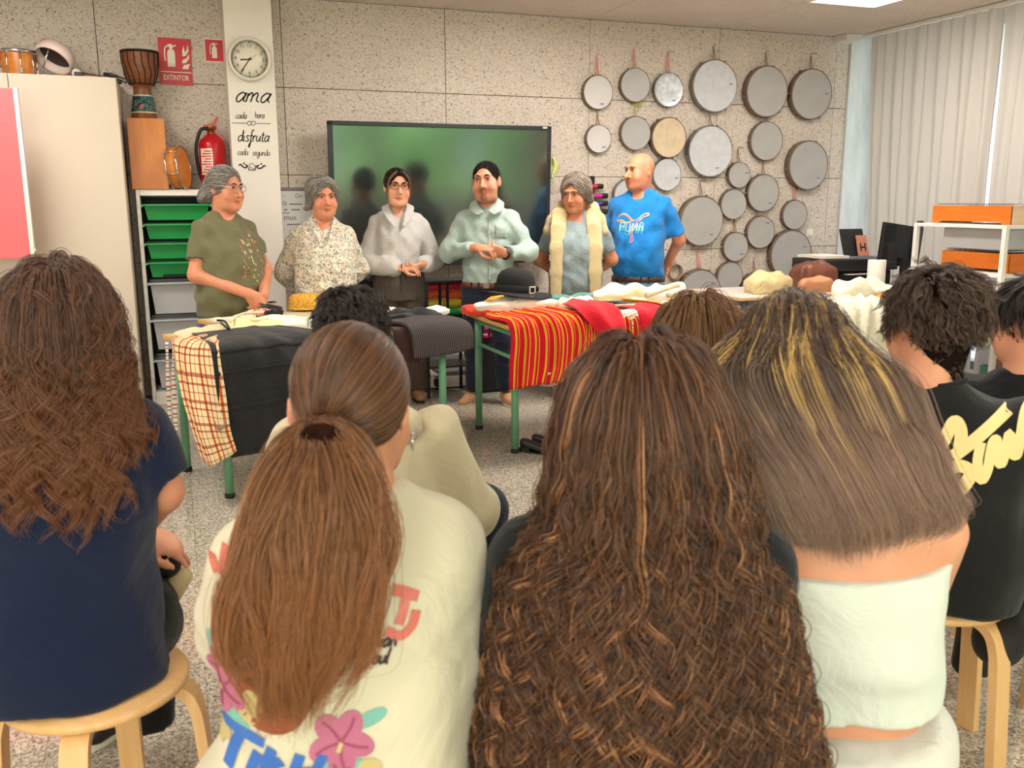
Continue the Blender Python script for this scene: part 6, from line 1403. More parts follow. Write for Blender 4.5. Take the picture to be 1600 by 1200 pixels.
# ---------------------------------------------------------------- young woman in pale blouse
def woman_pale():
    e, H, R = person('young woman with tied dark hair and glasses, pale loose shirt, brown pinstripe trousers', 621, 6.18, 261, 59, 4, 10, 2, htilt=3)
    s = 1.06; c = np.array([.0, -.03, H-.010-.113*s]); zs = H-.262-.075
    sh = [np.array([sd*.145, .01, zs-.035]) for sd in (-1, 1)]; el = [np.array([-.225, -.02, zs-.30]), np.array([.24, -.02, zs-.29])]; wr = [np.array([.005, -.24, zs-.325]), np.array([.14, -.235, zs-.30])]
    B = SDF((-.32, -.40, zs-.52), (.34, .2, H+.03), .0048); T = build_head(B, c, R, s, 0, .1, .9, np.array([0, .01, zs+.06]), .048)
    B.loft([(zs-.35, .14, .10, 0, 0), (zs-.1, .145, .10, 0, 0), (zs, .14, .085, 0, .01), (zs+.05, .085, .065, 0, .01)], .03)
    for a in (0, 1): B.cone(sh[a], el[a], .042, .036, .03); B.cone(el[a], wr[a], .036, .025, .02)
    hand(B, wr[0], (.75, -.25, .05), (.1, .2, -1), -1, .45, .95); hand(B, wr[1], (-.7, -.35, -.25), (-.2, .55, .8), 1, .55, .95)
    body_mesh(e, B, SKIN['c'], face_color(T, R, c, s, .15, lips=(.78, .42, .42))); head_parts(e, T, R, s, HD_B)
    secs = [(zs-.37, .15, .12, 0, -.0), (zs-.33, .158, .13, 0, -.01), (zs-.22, .152, .125, 0, -.02), (zs-.12, .158, .125, 0, -.02), (zs-.03, .16, .11, 0, 0), (zs+.025, .145, .085, 0, .01), (zs+.06, .09, .07, 0, .012), (zs+.085, .065, .058, 0, .015)]
    S_ = shirt_field(secs, None, None, None)
    for a in (0, 1):
        S_.cone(sh[a], el[a], .058, .072, .018); S_.cone(el[a], el[a]+(wr[a]-el[a])*.75, .070, .062, .012); S_.cone(el[a]+(wr[a]-el[a])*.75, el[a]+(wr[a]-el[a])*.95, .06, .036, .015, clip='b')
    S_.cone((0, -.05, zs+.13), (0.01, -.15, zs-.07), .062, .014, .012, 's'); S_.wrinkle(.0048, 62, 9, [(1, 0, .5), (.3, 0, 1), (1, 0, -.6)], 6); S_.wrinkle(.0035, 26, 9+1, [(1, 0, .5), (.3, 0, 1), (1, 0, -.6)], 3)
    PB = cloth('pale_shirt', (198, 192, 186), .05, 900, .3, 7); bl = sdf_obj(e, S_, PB, 'shirt')
    for sd in (-1, 1): sheet('collar', [[(sd*.045, .015, zs+.11), (sd*.058, -.035, zs+.095), (sd*.03, -.12, zs+.0), (sd*.018, -.15, zs-.05)], [(sd*.065, .02, zs+.085), (sd*.108, -.045, zs+.075), (sd*.078, -.12, zs+.0), (sd*.03, -.16, zs-.055)]], PB, None, None, 16, 5, .001, (2, 1), .003, parent=bl)
    t = NT('brown_pinstripe'); v = t.coord(); sx = t.n('ShaderNodeSeparateXYZ'); t.l(v, sx.inputs[0]); t.col(t.ramp(t.math('FRACT', t.math('MULTIPLY', sx.outputs[0], 70)), [(0, (86, 74, 66)), (.75, (124, 110, 100))], 'CONSTANT')); nb = t.noise(v, 10, 4); t.bump(nb.outputs[0], .25, .03); t.set(.85, 0, .2)
    tr = trousers(e, t.m, zs-.335, .155, .125, legs_std(.085, .47, .07, 0, zs-.36), r0=.092, r1=.085, r2=.095)
    MB().tube(spline([(.03, -.135, zs-.345), (.034, -.15, zs-.37), (.026, -.155, zs-.40)], 8), .004, 6).box((.03, -.14, zs-.345), (.03, .01, .016)).build('tie', BLACKM, tr)
    MB().tube(spline([(.0, -.131, zs-.36), (.002, -.136, zs-.45), (.0, -.128, zs-.53)], 8), .0025, 5).build('fly_seam', BLACKM, tr)
    for sd in (-1, 1): shoe(e, (sd*.1, .0), sd*.1, plain('tan_suede', (176, 122, 84), .8), BLACKM)
    cap = hair_cap(T, R, s, .008, ((.006, -.122, -.035), (.070, .102, .124)), -.055, extra=lambda B_, T_: B_.ell(T_(0, .10, .0), np.array([.045, .035, .04])*s, R, .02))
    o = sdf_obj(e, cap, HD_B, 'hair'); HDK = hair_mat('hair_dark_brown', [(20, 14, 12), (46, 32, 26), (74, 54, 42)])
    P = comb(o, 1300, .085, 8, lambda p: R @ np.array([.35*np.sign(((p-c) @ R)[0]), 1.0, -.15]), .0025, .12, 6); curves_obj('hair_strands', P, .001, HDK, o)
    L_ = []
    for sd in (-1, 1):
        for k in range(26): j = rng.normal(size=(4, 3))*.0035; L_.append(spline(np.array([T(sd*.022, -.082, .098), T(sd*.060, -.080, .055), T(sd*.073, -.072, -.01), T(sd*.070, -.070, -.095)])+j, 14))
    curves_obj('loose_strands', np.array(L_), .0009, hair_mat('hair_loose', [(60, 42, 32), (150, 116, 90)]), o)
    glasses(e, T, R, s, plain('rim_tortoise', (92, 40, 24), .25, var=.4, vscale=90), plain('temple_dark', (40, 24, 20), .3), 'cat')
    MB().tube([(.057*cos(q), .008+.060*sin(q)-.015, zs+.072+.016*sin(q)) for q in np.linspace(pi*1.05, pi*1.95, 16)], .0011, 5).build('necklace', plain('gold', (220, 176, 96), .25, .9), e)
    MB().tube([wr[0]+np.array([-.005, .03*cos(q), .03*sin(q)]) for q in np.linspace(0, 2*pi, 17)[:-1]], .004, 6, True).build('bracelet', BLACK, e)
    return e
woman_pale()

# ---------------------------------------------------------------- man in green-grey shirt
def man_shirt():
    e, H, R = person('man with short dark hair and goatee in a grey green shirt, jeans, hands together', 763, 5.82, 251, 62, -5, -13, 0, htilt=-3)
    s = 1.12; c = np.array([-.005, -.03, H-.006-.113*s]); zs = H-.268-.085
    sh = [np.array([sd*.158, .01, zs-.03]) for sd in (-1, 1)]; el = [np.array([-.255, -.05, zs-.245]), np.array([.275, -.05, zs-.235])]; wr = [np.array([-.045, -.25, zs-.20]), np.array([.13, -.245, zs-.235])]
    B = SDF((-.34, -.42, zs-.45), (.36, .2, H+.02), .0048); T = build_head(B, c, R, s, 1, .1, 1.05, np.array([0, .015, zs+.06]), .056)
    B.loft([(zs-.35, .15, .10, 0, 0), (zs-.1, .16, .105, 0, 0), (zs, .155, .09, 0, .01), (zs+.055, .09, .07, 0, .01)], .03)
    for a in (0, 1): B.cone(sh[a], el[a], .05, .043, .03); B.cone(el[a], wr[a], .042, .030, .02)
    hand(B, wr[0], (.85, -.25, -.05), (.1, .3, -1), -1, .5, 1.05, .9); hand(B, wr[1], (-.85, -.3, .2), (-.1, .8, .55), 1, .65, 1.05, .9)
    body_mesh(e, B, SKIN['d'], face_color(T, R, c, s, .15, (.30, .24, .22))); head_parts(e, T, R, s, HD_B)
    secs = [(zs-.47, .168, .125, 0, 0), (zs-.42, .17, .13, 0, 0), (zs-.30, .168, .125, 0, -.005), (zs-.17, .18, .13, 0, -.01), (zs-.06, .19, .125, 0, 0), (zs+.015, .165, .10, 0, .01), (zs+.055, .105, .08, 0, .012), (zs+.085, .075, .066, 0, .015)]
    S_ = shirt_field(secs, None, None, None)
    for a in (0, 1): limb_sleeve(S_, sh[a], el[a], wr[a], 1.84, .064, .064, .043)
    S_.cone((0, -.05, zs+.15), (0, -.12, zs+.02), .068, .02, .012, 's'); S_.wrinkle(.0048, 62, 12, [(1, 0, .6), (.4, 0, 1), (1, 0, -.6)], 6); S_.wrinkle(.0035, 26, 12+1, [(1, 0, .6), (.4, 0, 1), (1, 0, -.6)], 3)
    GS = cloth('grey_green_shirt', (164, 180, 172), .06, 900, .3, 8); bl = sdf_obj(e, S_, GS, 'shirt')
    for sd in (-1, 1): sheet('collar', [[(sd*.05, .02, zs+.118), (sd*.066, -.03, zs+.11), (sd*.05, -.09, zs+.07), (sd*.012, -.122, zs+.025)], [(sd*.075, .025, zs+.085), (sd*.112, -.04, zs+.08), (sd*.105, -.10, zs+.03), (sd*.055, -.135, zs+.005)]], GS, None, None, 16, 5, .001, (2, 1), .004, parent=bl)
    bv = bvh_of(bl)
    def on_front(x, z, off=.003):
        h_ = bv.ray_cast(Vector((x, -.6, z)), Vector((0, 1, 0))); return np.array(h_[0])+np.array([0, -off, 0]) if h_[0] is not None else np.array([x, -.13, z])
    pk = MB().grid([[on_front(.012+.0*i, zs-.02-.03*j, .0025) for j in range(15)] if i == 0 else [on_front(.028, zs-.02-.03*j, .0025) for j in range(15)] for i in range(2)]).build('placket', GS, bl); solid(pk, .003)
    for j in range(6): MB().lathe([(.0045, 0), (.004, .002)], on_front(.02, zs-.03-.075*j, .003), (0, -1, 0), 10).build('button', SIGNW, bl)
    solid(MB().grid([[on_front(.06+.075*i/5, zs-.06-.085*j/5, .0025) for j in range(6)] for i in range(6)]).build('pocket', GS, bl), .003)
    trousers(e, DENIMD, zs-.44, .168, .13, legs_std(.095, .45, .10, 0, zs-.44), r1=.066, r2=.055, ankle_z=.1)
    BR = plain('brown_belt', (112, 56, 34), .45); belt(e, zs-.455, .174, .136, BR, 'belt')
    for sd in (-1, 1): shoe(e, (sd*.125, .02), sd*.35, plain('sand_suede', (186, 138, 100), .85), plain('pale_sole', (214, 196, 176), .6), laces=plain('lace_tan', (150, 100, 70), .7))
    cap = hair_cap(T, R, s, .004, ((0, -.128, -.036), (.079, .106, .126)), -.045, h=.004)
    o = sdf_obj(e, cap, HD_B, 'hair'); P = comb(o, 2200, .010, 3, lambda p: R @ np.array([0, -1.0, .3]), .002, .6, 6, None, .005); curves_obj('hair_strands', P, .0009, hair_mat('hair_buzz', [(16, 12, 11), (40, 30, 26)]), o)
    w_ = MB(); d_ = wr[1]-el[1]; d_ /= np.linalg.norm(d_); a_, b_, _ = basis(d_); cc = wr[1]-d_*.005
    wt = MB().tube([cc+(a_*cos(q)+b_*sin(q))*.036 for q in np.linspace(0, 2*pi, 25)[:-1]], .0085, 6, True).build('watch', BLACK, e)
    n_ = np.array([.1, -1, .25]); n_ -= (n_ @ d_)*d_; n_ /= np.linalg.norm(n_); MB().lathe([(.021, 0), (.022, .006), (.019, .009), (.001, .009)], cc+n_*.037, n_, 20).build('watch_face', plain('watch_grey', (70, 72, 76), .25), wt)
    return e
def belt(root, z, rx, ry, mat, name, cy=0.0, buckle=True):
    P = []
    for i in range(40):
        q = 2*pi*i/40; cx_, sy_ = np.sign(cos(q))*abs(cos(q))**(2/2.3), np.sign(sin(q))*abs(sin(q))**(2/2.3); P.append([((rx+o_)*cx_, (ry+o_)*sy_+cy, z+zz) for zz, o_ in ((-.018, 0), (-.016, .004), (.016, .004), (.018, 0))])
    b = MB().grid(P, True, True).build(name, mat, root)
    if buckle: MB().box((.0, -ry-.007+cy, z), (.04, .006, .034), bev=.003).build('belt_buckle', plain('buckle_steel', (150, 140, 130), .3, .8), b)
    for x in (-.1, -.05, .06, .11): MB().box((x, -ry*(1-abs(x/rx)**2.3)**(1/2.3)-.006+cy, z), (.012, .004, .045)).build('belt_loop', DENIMD, b)
    return b
man_shirt()

# ---------------------------------------------------------------- woman with sweater over her shoulders
def woman_sweater():
    e, H, R = person('woman with grey bob, grey blue T-shirt, cream sweater over her shoulders', 903, 5.80, 271, 55, 0, -24, 14)
    s = 1.02; c = np.array([-.005, -.045, H-.016-.113*s]); zs = H-.25-.08
    sh = [np.array([sd*.145, .02, zs-.035]) for sd in (-1, 1)]; el = [np.array([-.255, .10, zs-.26]), np.array([.25, .10, zs-.26])]; wr = [np.array([-.10, .22, zs-.40]), np.array([.08, .22, zs-.40])]
    B = SDF((-.33, -.24, zs-.56), (.33, .32, H+.03), .0048); T = build_head(B, c, R, s, 0, .5, 1.0, np.array([0, .01, zs+.06]), .052)
    B.loft([(zs-.35, .15, .11, 0, 0), (zs-.1, .155, .105, 0, 0), (zs, .15, .09, 0, .01), (zs+.05, .09, .07, 0, .01)], .03)
    for a in (0, 1): B.cone(sh[a], el[a], .052, .046, .03); B.cone(el[a], wr[a], .044, .028, .02)
    hand(B, wr[0], (.6, .1, -.7), (0, -1, 0), 1, .5); hand(B, wr[1], (-.6, .1, -.7), (0, -1, 0), -1, .5)
    body_mesh(e, B, SKIN['e'], face_color(T, R, c, s, .18)); head_parts(e, T, R, s, HG_B)
    secs = [(zs-.50, .185, .135, 0, 0), (zs-.4, .183, .145, 0, -.015), (zs-.28, .18, .145, 0, -.02), (zs-.15, .185, .145, 0, -.02), (zs-.05, .18, .118, 0, 0), (zs+.02, .15, .09, 0, .01), (zs+.06, .10, .075, 0, .012), (zs+.085, .072, .062, 0, .015)]
    S_ = shirt_field(secs, None, None, None)
    for a in (0, 1): limb_sleeve(S_, sh[a], el[a], wr[a], .72, .06, .062, .05)
    S_.cone((0, -.05, zs+.14), (0, -.095, zs+.055), .074, .055, .012, 's'); S_.wrinkle(.0048, 62, 17, [(1, 0, .6), (0, 0, 1), (1, 0, -.6)], 6); S_.wrinkle(.0035, 26, 17+1, [(1, 0, .6), (0, 0, 1), (1, 0, -.6)], 3)
    ts = sdf_obj(e, S_, cloth('grey_blue_cotton', (138, 150, 152), .06, 900, .25, 9), 'tshirt')
    W_ = SDF((-.36, -.3, zs-.56), (.36, .3, zs+.16), .0075)
    for sd in (-1, 1):
        W_.chain([(sd*.05, .10, zs+.085), (sd*.10, .03, zs+.09), (sd*.115, -.06, zs+.055), (sd*.122, -.118, zs-.04), (sd*.128, -.150, zs-.17), (sd*.132, -.158, zs-.33), (sd*.136, -.152, zs-.5)], [.045, .052, .052, .052, .050, .046, .042], .02, flat=((0, 1, 0), .24))
        W_.chain([(sd*.09, .05, zs+.055), (sd*.15, .02, zs+.012), (sd*.195, .0, zs-.06)], [.04, .05, .035], .03)
    W_.cone((-.1, .13, zs+.02), (.1, .13, zs+.02), .05, .05, .04); W_.loft([(zs-.4, .16, .03, 0, .15), (zs-.1, .18, .035, 0, .14), (zs+.03, .14, .03, 0, .11)], .03); W_.plane_cut((0, 0, zs-.51), (0, 0, -1))
    W_.wrinkle(.0035, 50, 4, [(1, 0, .15)], 4); sdf_obj(e, W_, cloth('cream_knit', (200, 178, 134), .05, 500, .12, 12), 'sweater')
    trousers(e, cloth('maroon_cloth', (96, 26, 34), .1), zs-.46, .175, .13, legs_std(.09, .44, .07, 0, zs-.46))
    for sd in (-1, 1): shoe(e, (sd*.1, .02), sd*.12, BLACK, BLACKM)
    cap = hair_cap(T, R, s, .016, ((.0, -.122, -.040), (.073, .104, .128)), -.075, extra=lambda B_, T_: (B_.chain([T_(-.072, .01, .02), T_(-.084, .015, -.045)], [.026, .016], .02), B_.chain([T_(.072, .01, .02), T_(.084, .02, -.055)], [.028, .02], .02), B_.ell(T_(0, .07, -.04), np.array([.075, .05, .06])*s, R, .02)))
    o = sdf_obj(e, cap, HG_B, 'hair'); HBR = hair_mat('hair_grey_brown', [(84, 68, 56), (140, 124, 108), (186, 172, 156), (110, 94, 80)])
    P = comb(o, 2600, .095, 8, lambda p: R @ np.array([.45*np.sign(((p-c) @ R)[0]-.015), .25, -.8]), .006, .26, 5, None, .008); curves_obj('hair_strands', P, .0010, HBR, o)
    return e
woman_sweater()

# ---------------------------------------------------------------- bald man in blue T-shirt
def man_blue():
    e, H, R = person('bald man in a bright blue printed T-shirt, brown belt and light jeans', 1004, 5.93, 241, 54, -14, -50, 4)
    s = 1.08; c = np.array([.0, -.03, H-.113*s]); zs = H-.245-.085
    sh = [np.array([sd*.165, .02, zs-.03]) for sd in (-1, 1)]; el = [np.array([-.25, .08, zs-.28]), np.array([.27, .10, zs-.28])]; wr = [np.array([-.08, .24, zs-.45]), np.array([.16, .22, zs-.46])]
    B = SDF((-.34, -.24, zs-.62), (.36, .34, H+.03), .0048); T = build_head(B, c, R, s, 1, .45, 1.12, np.array([0, .02, zs+.06]), .06)
    B.loft([(zs-.35, .16, .12, 0, 0), (zs-.1, .165, .11, 0, 0), (zs, .155, .095, 0, .01), (zs+.055, .09, .075, 0, .01)], .03)
    for a in (0, 1): B.cone(sh[a], el[a], .05, .043, .03); B.cone(el[a], wr[a], .043, .03, .02)
    hand(B, wr[0], (.6, .1, -.7), (0, -1, 0), 1, .5); hand(B, wr[1], (-.6, .15, -.7), (0, -1, 0), -1, .5)
    fc = face_color(T, R, c, s, .2, (.72, .66, .64))
    sp = [T(.05, .0, .09), T(.075, .02, .045), T(.07, .035, .075), T(.06, -.02, .08), T(.078, .045, .03)]
    def colr(V):
        col = fc(V)
        for p_ in sp: col *= 1-.6*np.exp(-(((V-p_)**2).sum(1))/.0045**2)[:, None]
        return col
    body_mesh(e, B, SKIN['f'], colr); head_parts(e, T, R, s, HG_B)
    secs = [(zs-.545, .178, .145, 0, -.005), (zs-.49, .185, .165, 0, -.02), (zs-.38, .19, .18, 0, -.035), (zs-.25, .192, .17, 0, -.03), (zs-.12, .195, .15, 0, -.015), (zs-.03, .19, .12, 0, 0), (zs+.03, .155, .095, 0, .01), (zs+.065, .105, .08, 0, .012), (zs+.09, .078, .068, 0, .015)]
    S_ = shirt_field(secs, None, None, None)
    for a in (0, 1): limb_sleeve(S_, sh[a], el[a], wr[a], .82, .066, .072, .05)
    S_.cone((0, -.05, zs+.15), (0, -.105, zs+.055), .078, .055, .012, 's'); S_.wrinkle(.0048, 62, 27, [(1, 0, .6), (0, 0, 1), (1, 0, -.6)], 6); S_.wrinkle(.0035, 26, 27+1, [(1, 0, .6), (0, 0, 1), (1, 0, -.6)], 3)
    ts = sdf_obj(e, S_, cloth('bright_blue_cotton', (32, 124, 196), .06, 900, .25, 8), 'tshirt')
    o_ = (-.025, -.3, zs-.15); AX, AZ = (1, 0, 0), (0, 0, 1)
    cat_ = [[(-.10, .035), (-.07, .055), (-.03, .045), (0, .015), (.02, .01)], [(-.11, .02), (-.10, .005), (-.07, .01), (-.04, -.005), (.0, .0)], [(.045, .015), (.08, .05), (.11, .06), (.115, .045), (.085, .035), (.055, .005)], [(.02, .01), (.045, .015), (.035, -.03), (.02, -.07), (.03, -.1), (.025, -.13), (.01, -.135), (.015, -.1), (.005, -.07), (.015, -.04), (.0, 0)]]
    decal(e, ts, cat_, o_, AX, AZ, .006, plain('print_pink', (226, 120, 136), .6), 'leaping_cat_outline'); decal(e, ts, [[(x+.008, z+.006) for x, z in q] for q in cat_[:3]], o_, AX, AZ, .005, plain('print_yellow', (230, 214, 110), .6), 'leaping_cat_echo', .003)
    L_ = []
    for i, ch in enumerate((([(0, 0), (0, 1), (.7, 1), (.7, .5), (0, .5)],), ([(0, 1), (0, 0), (.7, 0), (.7, 1)],), ([(0, 0), (0, 1), (.4, .4), (.8, 1), (.8, 0)],), ([(0, 0), (.1, 1), (.6, 1), (.7, 0)], [(.05, .45), (.68, .45)]))):
        for st_ in ch: L_.append([(-.075+i*.046+x*.038, -.075+z*.05) for x, z in np.repeat(np.array(st_, float), 1, 0)])
    decal(e, ts, L_, o_, AX, AZ, .007, plain('print_teal', (70, 190, 186), .6), 'print_lettering', .0025); decal(e, ts, [[(x+.006, z+.02) for x, z in q] for q in L_], o_, AX, AZ, .004, plain('print_cream', (226, 226, 190), .6), 'print_lettering_echo', .0035)
    trousers(e, DENIML, zs-.52, .182, .15, legs_std(.095, .45, .06, 0, zs-.52))
    belt(e, zs-.555, .19, .158, plain('dark_brown_belt', (70, 40, 28), .4), 'belt', 0, False)
    for sd in (-1, 1): shoe(e, (sd*.11, .02), sd*.15, plain('brown_shoe', (90, 60, 44), .5), BLACKM)
    return e
man_blue()
# ================================================================ the seated audience, seen from behind
BIRCH = wood('bent_birch', (222, 172, 112), (236, 192, 136), (6, 6, 1), .4)
def stool(x, y, rz, label):
    e = empty('stool', (x, y, 0), rz, label, 'stool', 'bent birch stools')
    MB().lathe([(.001, .425), (.165, .425), (.175, .43), (.177, .44), (.172, .448), (.001, .45)], n=40, caps=False).build('seat', BIRCH, e)
    for k in range(4):
        q = pi/4+k*pi/2; d = np.array([cos(q), sin(q), 0]); t = np.array([-sin(q), cos(q), 0]); pr = [(.05, .422), (.13, .42), (.168, .405), (.186, .37), (.195, .3), (.215, 0)]
        C_ = spline(np.array(pr), 22); T_ = np.gradient(C_, axis=0); T_ /= np.linalg.norm(T_, axis=1)[:, None]; N_ = np.stack([-T_[:, 1], T_[:, 0]], 1)
        P = [[d*p[0]+np.array([0, 0, p[1]])+t*a*.025+(d*n_[0]+np.array([0, 0, n_[1]]))*b for a, b in ((-1, -.011), (1, -.011), (1, .011), (-1, .011), (-1, -.011))] for p, n_ in zip(C_, N_)]
        P = np.array(P); P[..., 2] = np.maximum(P[..., 2], 0); lg = MB().grid(P, False); lg.add(P[-1][:4], [(0, 1, 2, 3)]); lg.build('leg', BIRCH, e)
    return e
class Stu:
    """a seated person; local frame: x to the right of the photo, +y away from the camera"""
    def __init__(s, label, px, py, d, turn=0.0, sc=1.0, group='students seated in the audience'):
        p = at(px, py, d=d); s.X, s.Y = float(p[0]), float(p[1]); s.rz = -atan2(s.X, s.Y)+radians(turn); s.e = empty('person', (s.X, s.Y, 0), s.rz, label, 'person', group)
        s.Ri = Rz(-s.rz); s.sc = sc; s.top = float(p[2])
    def L(s, px, py, y=0.0):
        o = np.array([s.X, s.Y, 0.0]); nrm = Rz(s.rz) @ np.array([0, 1.0, 0]); return s.Ri @ (atp(px, py, o+nrm*y, nrm)-o)
def seated_body(st, top, hs, hyaw=0.0, hpitch=0.0, skin='y', dx=0.0, dy=.02, arms=None, zs=None, h=.006, neck=.05, male=0.0, ears=True, htilt=0.0, ext=None, tx=0.0):
    c = np.array([dx, dy, top-.012-.113*hs]); R = Rz(pi+radians(hyaw)) @ Rx(radians(hpitch)) @ Ry(radians(htilt)); zs = zs or top-.30
    B = SDF((-.46, -.34, .40), (.46, .52, top+.03), h); T = build_head(B, c, R, hs, male, 0, .95, np.array([dx*.4, -.01, zs+.06]), neck, ears)
    B.loft([(.47, .12, .07, tx, .01), (zs-.3, .12, .07, tx, .01), (zs-.1, .14, .08, tx, .005), (zs-.01, .12, .075, tx*.8, 0), (zs+.05, .075, .065, dx*.3+tx*.4, -.005)], .03)
    for sh, el, wr, hd, hn, side in arms or []:
        B.cone(sh, el, .046, .040, .03); B.cone(el, wr, .040, .027, .02); hand(B, wr, hd, hn, side, .22, .95, .15, .05)
    if ext: ext(B)
    o = body_mesh(st.e, B, SKIN[skin], face_color(T, R, c, hs, .1)); return c, R, T, zs
def seated_legs(st, mat, shoe_m, sole_m, w=.11, knee=(.40, .50), foot_y=.42, zh=.50, r0=.085, cross=False, feet=True, tx=0.0, wl=None):
    ws = {-1: w if wl is None else wl, 1: w}
    B = SDF((-.46, -.22, .05), (.46, .62, .68), .010); B.loft([(.453, .165, .125, tx, .0), (.52, .165, .13, tx, .01), (.58, .15, .115, tx, 0)], 0)
    for sd in (-1, 1):
        if cross and sd == -1: continue
        B.cone((sd*.09, .05, zh+.03), (sd*(ws[sd]+.02), knee[0], knee[1]), r0, .068, .03); B.cone((sd*(ws[sd]+.02), knee[0], knee[1]), (sd*(ws[sd]+.01), foot_y, .085), .066, .055, .02, clip='b')
    B.wrinkle(.004, 40, 5); B.v = B.v; o = sdf_obj(st.e, B, mat, 'trousers')
    if feet:
        for sd in (-1, 1):
            if cross and sd == -1: continue
            shoe(st.e, (sd*(ws[sd]+.01), foot_y-.02), pi+sd*.1, shoe_m, sole_m)
    return o
def tee(st, zs, mat, arms, hem=.452, wide=1.0, sl=.6, name='tshirt', r0=.066, r1=.075, wr=.005, seed=3, dx=0.0, neck_cut=True, sections=None, hscale=.0075, freq=26):
    secs = sections or [(hem, .195*wide, .15, 0, 0), (hem+.1, .185*wide, .145, 0, 0), (zs-.3, .175*wide, .13, 0, -.01), (zs-.15, .185*wide, .135, 0, -.02), (zs-.05, .178*wide, .115, 0, -.015), (zs+.015, .145*wide, .088, 0, -.008), (zs+.05, .095, .07, dx*.3, -.005), (zs+.075, .068, .06, dx*.4, -.005)]
    st.secs = spline(np.asarray(secs, float), 60)
    B = SDF((-.5, -.34, hem-.03), (.5, .5, zs+.13), hscale); B.loft(secs, 0, p=2.25, cap=.012)
    for sh, el, wr_, *_ in arms: limb_sleeve(B, sh, el, wr_, sl, r0, r1, .045)
    if neck_cut: B.cone((dx*.4, .05, zs+.15), (dx*.4, .09, zs+.02), .068, .05, .012, 's')
    B.wrinkle(wr, freq, seed, [(1, 0, .5), (.3, 0, 1), (1, 0, -.6)], 6); B.wrinkle(wr*.35, freq*2.6, seed+1, None, 4)
    return sdf_obj(st.e, B, mat, name, 1)
# ---- hair that falls under gravity over head and back
def ell_push(P, cols, off):
    for c, R, r in cols:
        if R is None:       # torso given as sections z, rx, ry, cx, cy
            S_, grow = c, r; rx, ry, cx, cy = [np.interp(P[:, 2], S_[:, 0], S_[:, i]) for i in (1, 2, 3, 4)]; rx, ry = rx+grow, ry+grow
            q = np.stack([(P[:, 0]-cx)/rx, (P[:, 1]-cy)/ry], 1); k = (np.abs(q)**2.25).sum(1)**(1/2.25); m = (k < 1) & (P[:, 2] < S_[-1, 0]) & (k > .02)
            if m.any(): P[m, 0] = cx[m]+q[m, 0]/k[m]*rx[m]; P[m, 1] = cy[m]+q[m, 1]/k[m]*ry[m]
            continue
        q = ((P-c) @ R)/(r+off[:, None]); k = np.linalg.norm(q, axis=1); m = k < 1
        if m.any(): P[m] = c+((q[m]/k[m, None])*(r+off[m, None])) @ R.T
    return P
def hair_fall(roots, d0, L, n, cols, off, g0=.12, g1=.5, seed=0, bias=None):
    k = len(roots); P = np.zeros((k, n, 3)); P[:, 0] = roots; d = d0/np.linalg.norm(d0, axis=1)[:, None]; st_ = (L/(n-1))[:, None]; G = np.array([0, 0, -1.0])
    for i in range(1, n):
        g = g0+(g1-g0)*min(1, i/8); dd = d*(1-g)+G*g
        if bias is not None: dd = dd+bias*.12
        dd /= np.linalg.norm(dd, axis=1)[:, None]; p = ell_push(P[:, i-1]+dd*st_, cols, off); d = p-P[:, i-1]; d /= np.linalg.norm(d, axis=1)[:, None]+1e-9; P[:, i] = P[:, i-1]+d*st_
        P[:, i] = ell_push(P[:, i], cols, off)
    return P
def clump(G, m, rad, prof, seed=0, curl=None, lenvar=.12):
    """children strands around guides G (k,n,3); curl = (amp, wavelength, start)"""
    r = np.random.default_rng(seed); k, n, _ = G.shape; t = np.linspace(0, 1, n)
    T = np.gradient(G, axis=1); T /= np.linalg.norm(T, axis=2)[..., None]+1e-9; A = np.cross(T, np.array([.3, .9, .2])); A /= np.linalg.norm(A, axis=2)[..., None]+1e-9; Bn = np.cross(T, A)
    out = []
    ph = r.uniform(0, 2*pi, k); sg = r.choice([-1, 1], k); wl = r.uniform(.75, 1.3, k); am = r.uniform(.6, 1.35, k)
    for j in range(m):
        a, b = r.normal(size=(k, 1)), r.normal(size=(k, 1)); w_ = rad*np.interp(t, [0, .3, .75, 1], prof)[None]
        Q = G+A*(a*w_)[..., None]+Bn*(b*w_)[..., None]
        if curl:
            amp, lam, s0 = curl; Ls = np.linalg.norm(np.diff(G, axis=1), axis=2).sum(1)[:, None]; ramp = np.clip((t-s0)/.3, 0, 1)[None]*(am*amp)[:, None]*r.uniform(.8, 1.2, (k, 1))
            an = 2*pi*Ls*t[None]/(lam*wl[:, None])*sg[:, None]+ph[:, None]+r.normal(size=(k, 1))*.28
            Q = Q+A*(ramp*np.cos(an))[..., None]+Bn*(ramp*np.sin(an))[..., None]
        if lenvar:
            f = 1-lenvar*r.uniform(0, 1, k); tt = t[None]*f[:, None]*(n-1); i0 = np.clip(tt.astype(int), 0, n-2); fr = (tt-i0)[..., None]; ar = np.arange(k)[:, None]; Q = Q[ar, i0]*(1-fr)+Q[ar, i0+1]*fr
        out.append(Q)
    return np.concatenate(out)
def scalp_roots(c, hs, n, seed, front=.25, low=-.45, R=None, top_front=.42):
    """roots on the back, sides and top of a head that looks along +y"""
    r = np.random.default_rng(seed); u = r.normal(size=(n*6, 3)); u /= np.linalg.norm(u, axis=1)[:, None]
    ok = (u[:, 2] > low-.25*np.clip(-u[:, 1], 0, 1)) & ~((u[:, 1] > front) & (u[:, 2] < .62)) & (u[:, 1] < top_front); u = u[ok][:n]; v = u.copy()
    if R is not None: v = u @ R.T
    return u, c+np.array([0, -.014, .030])*hs+v*np.array([.0745, .094, .083])*hs
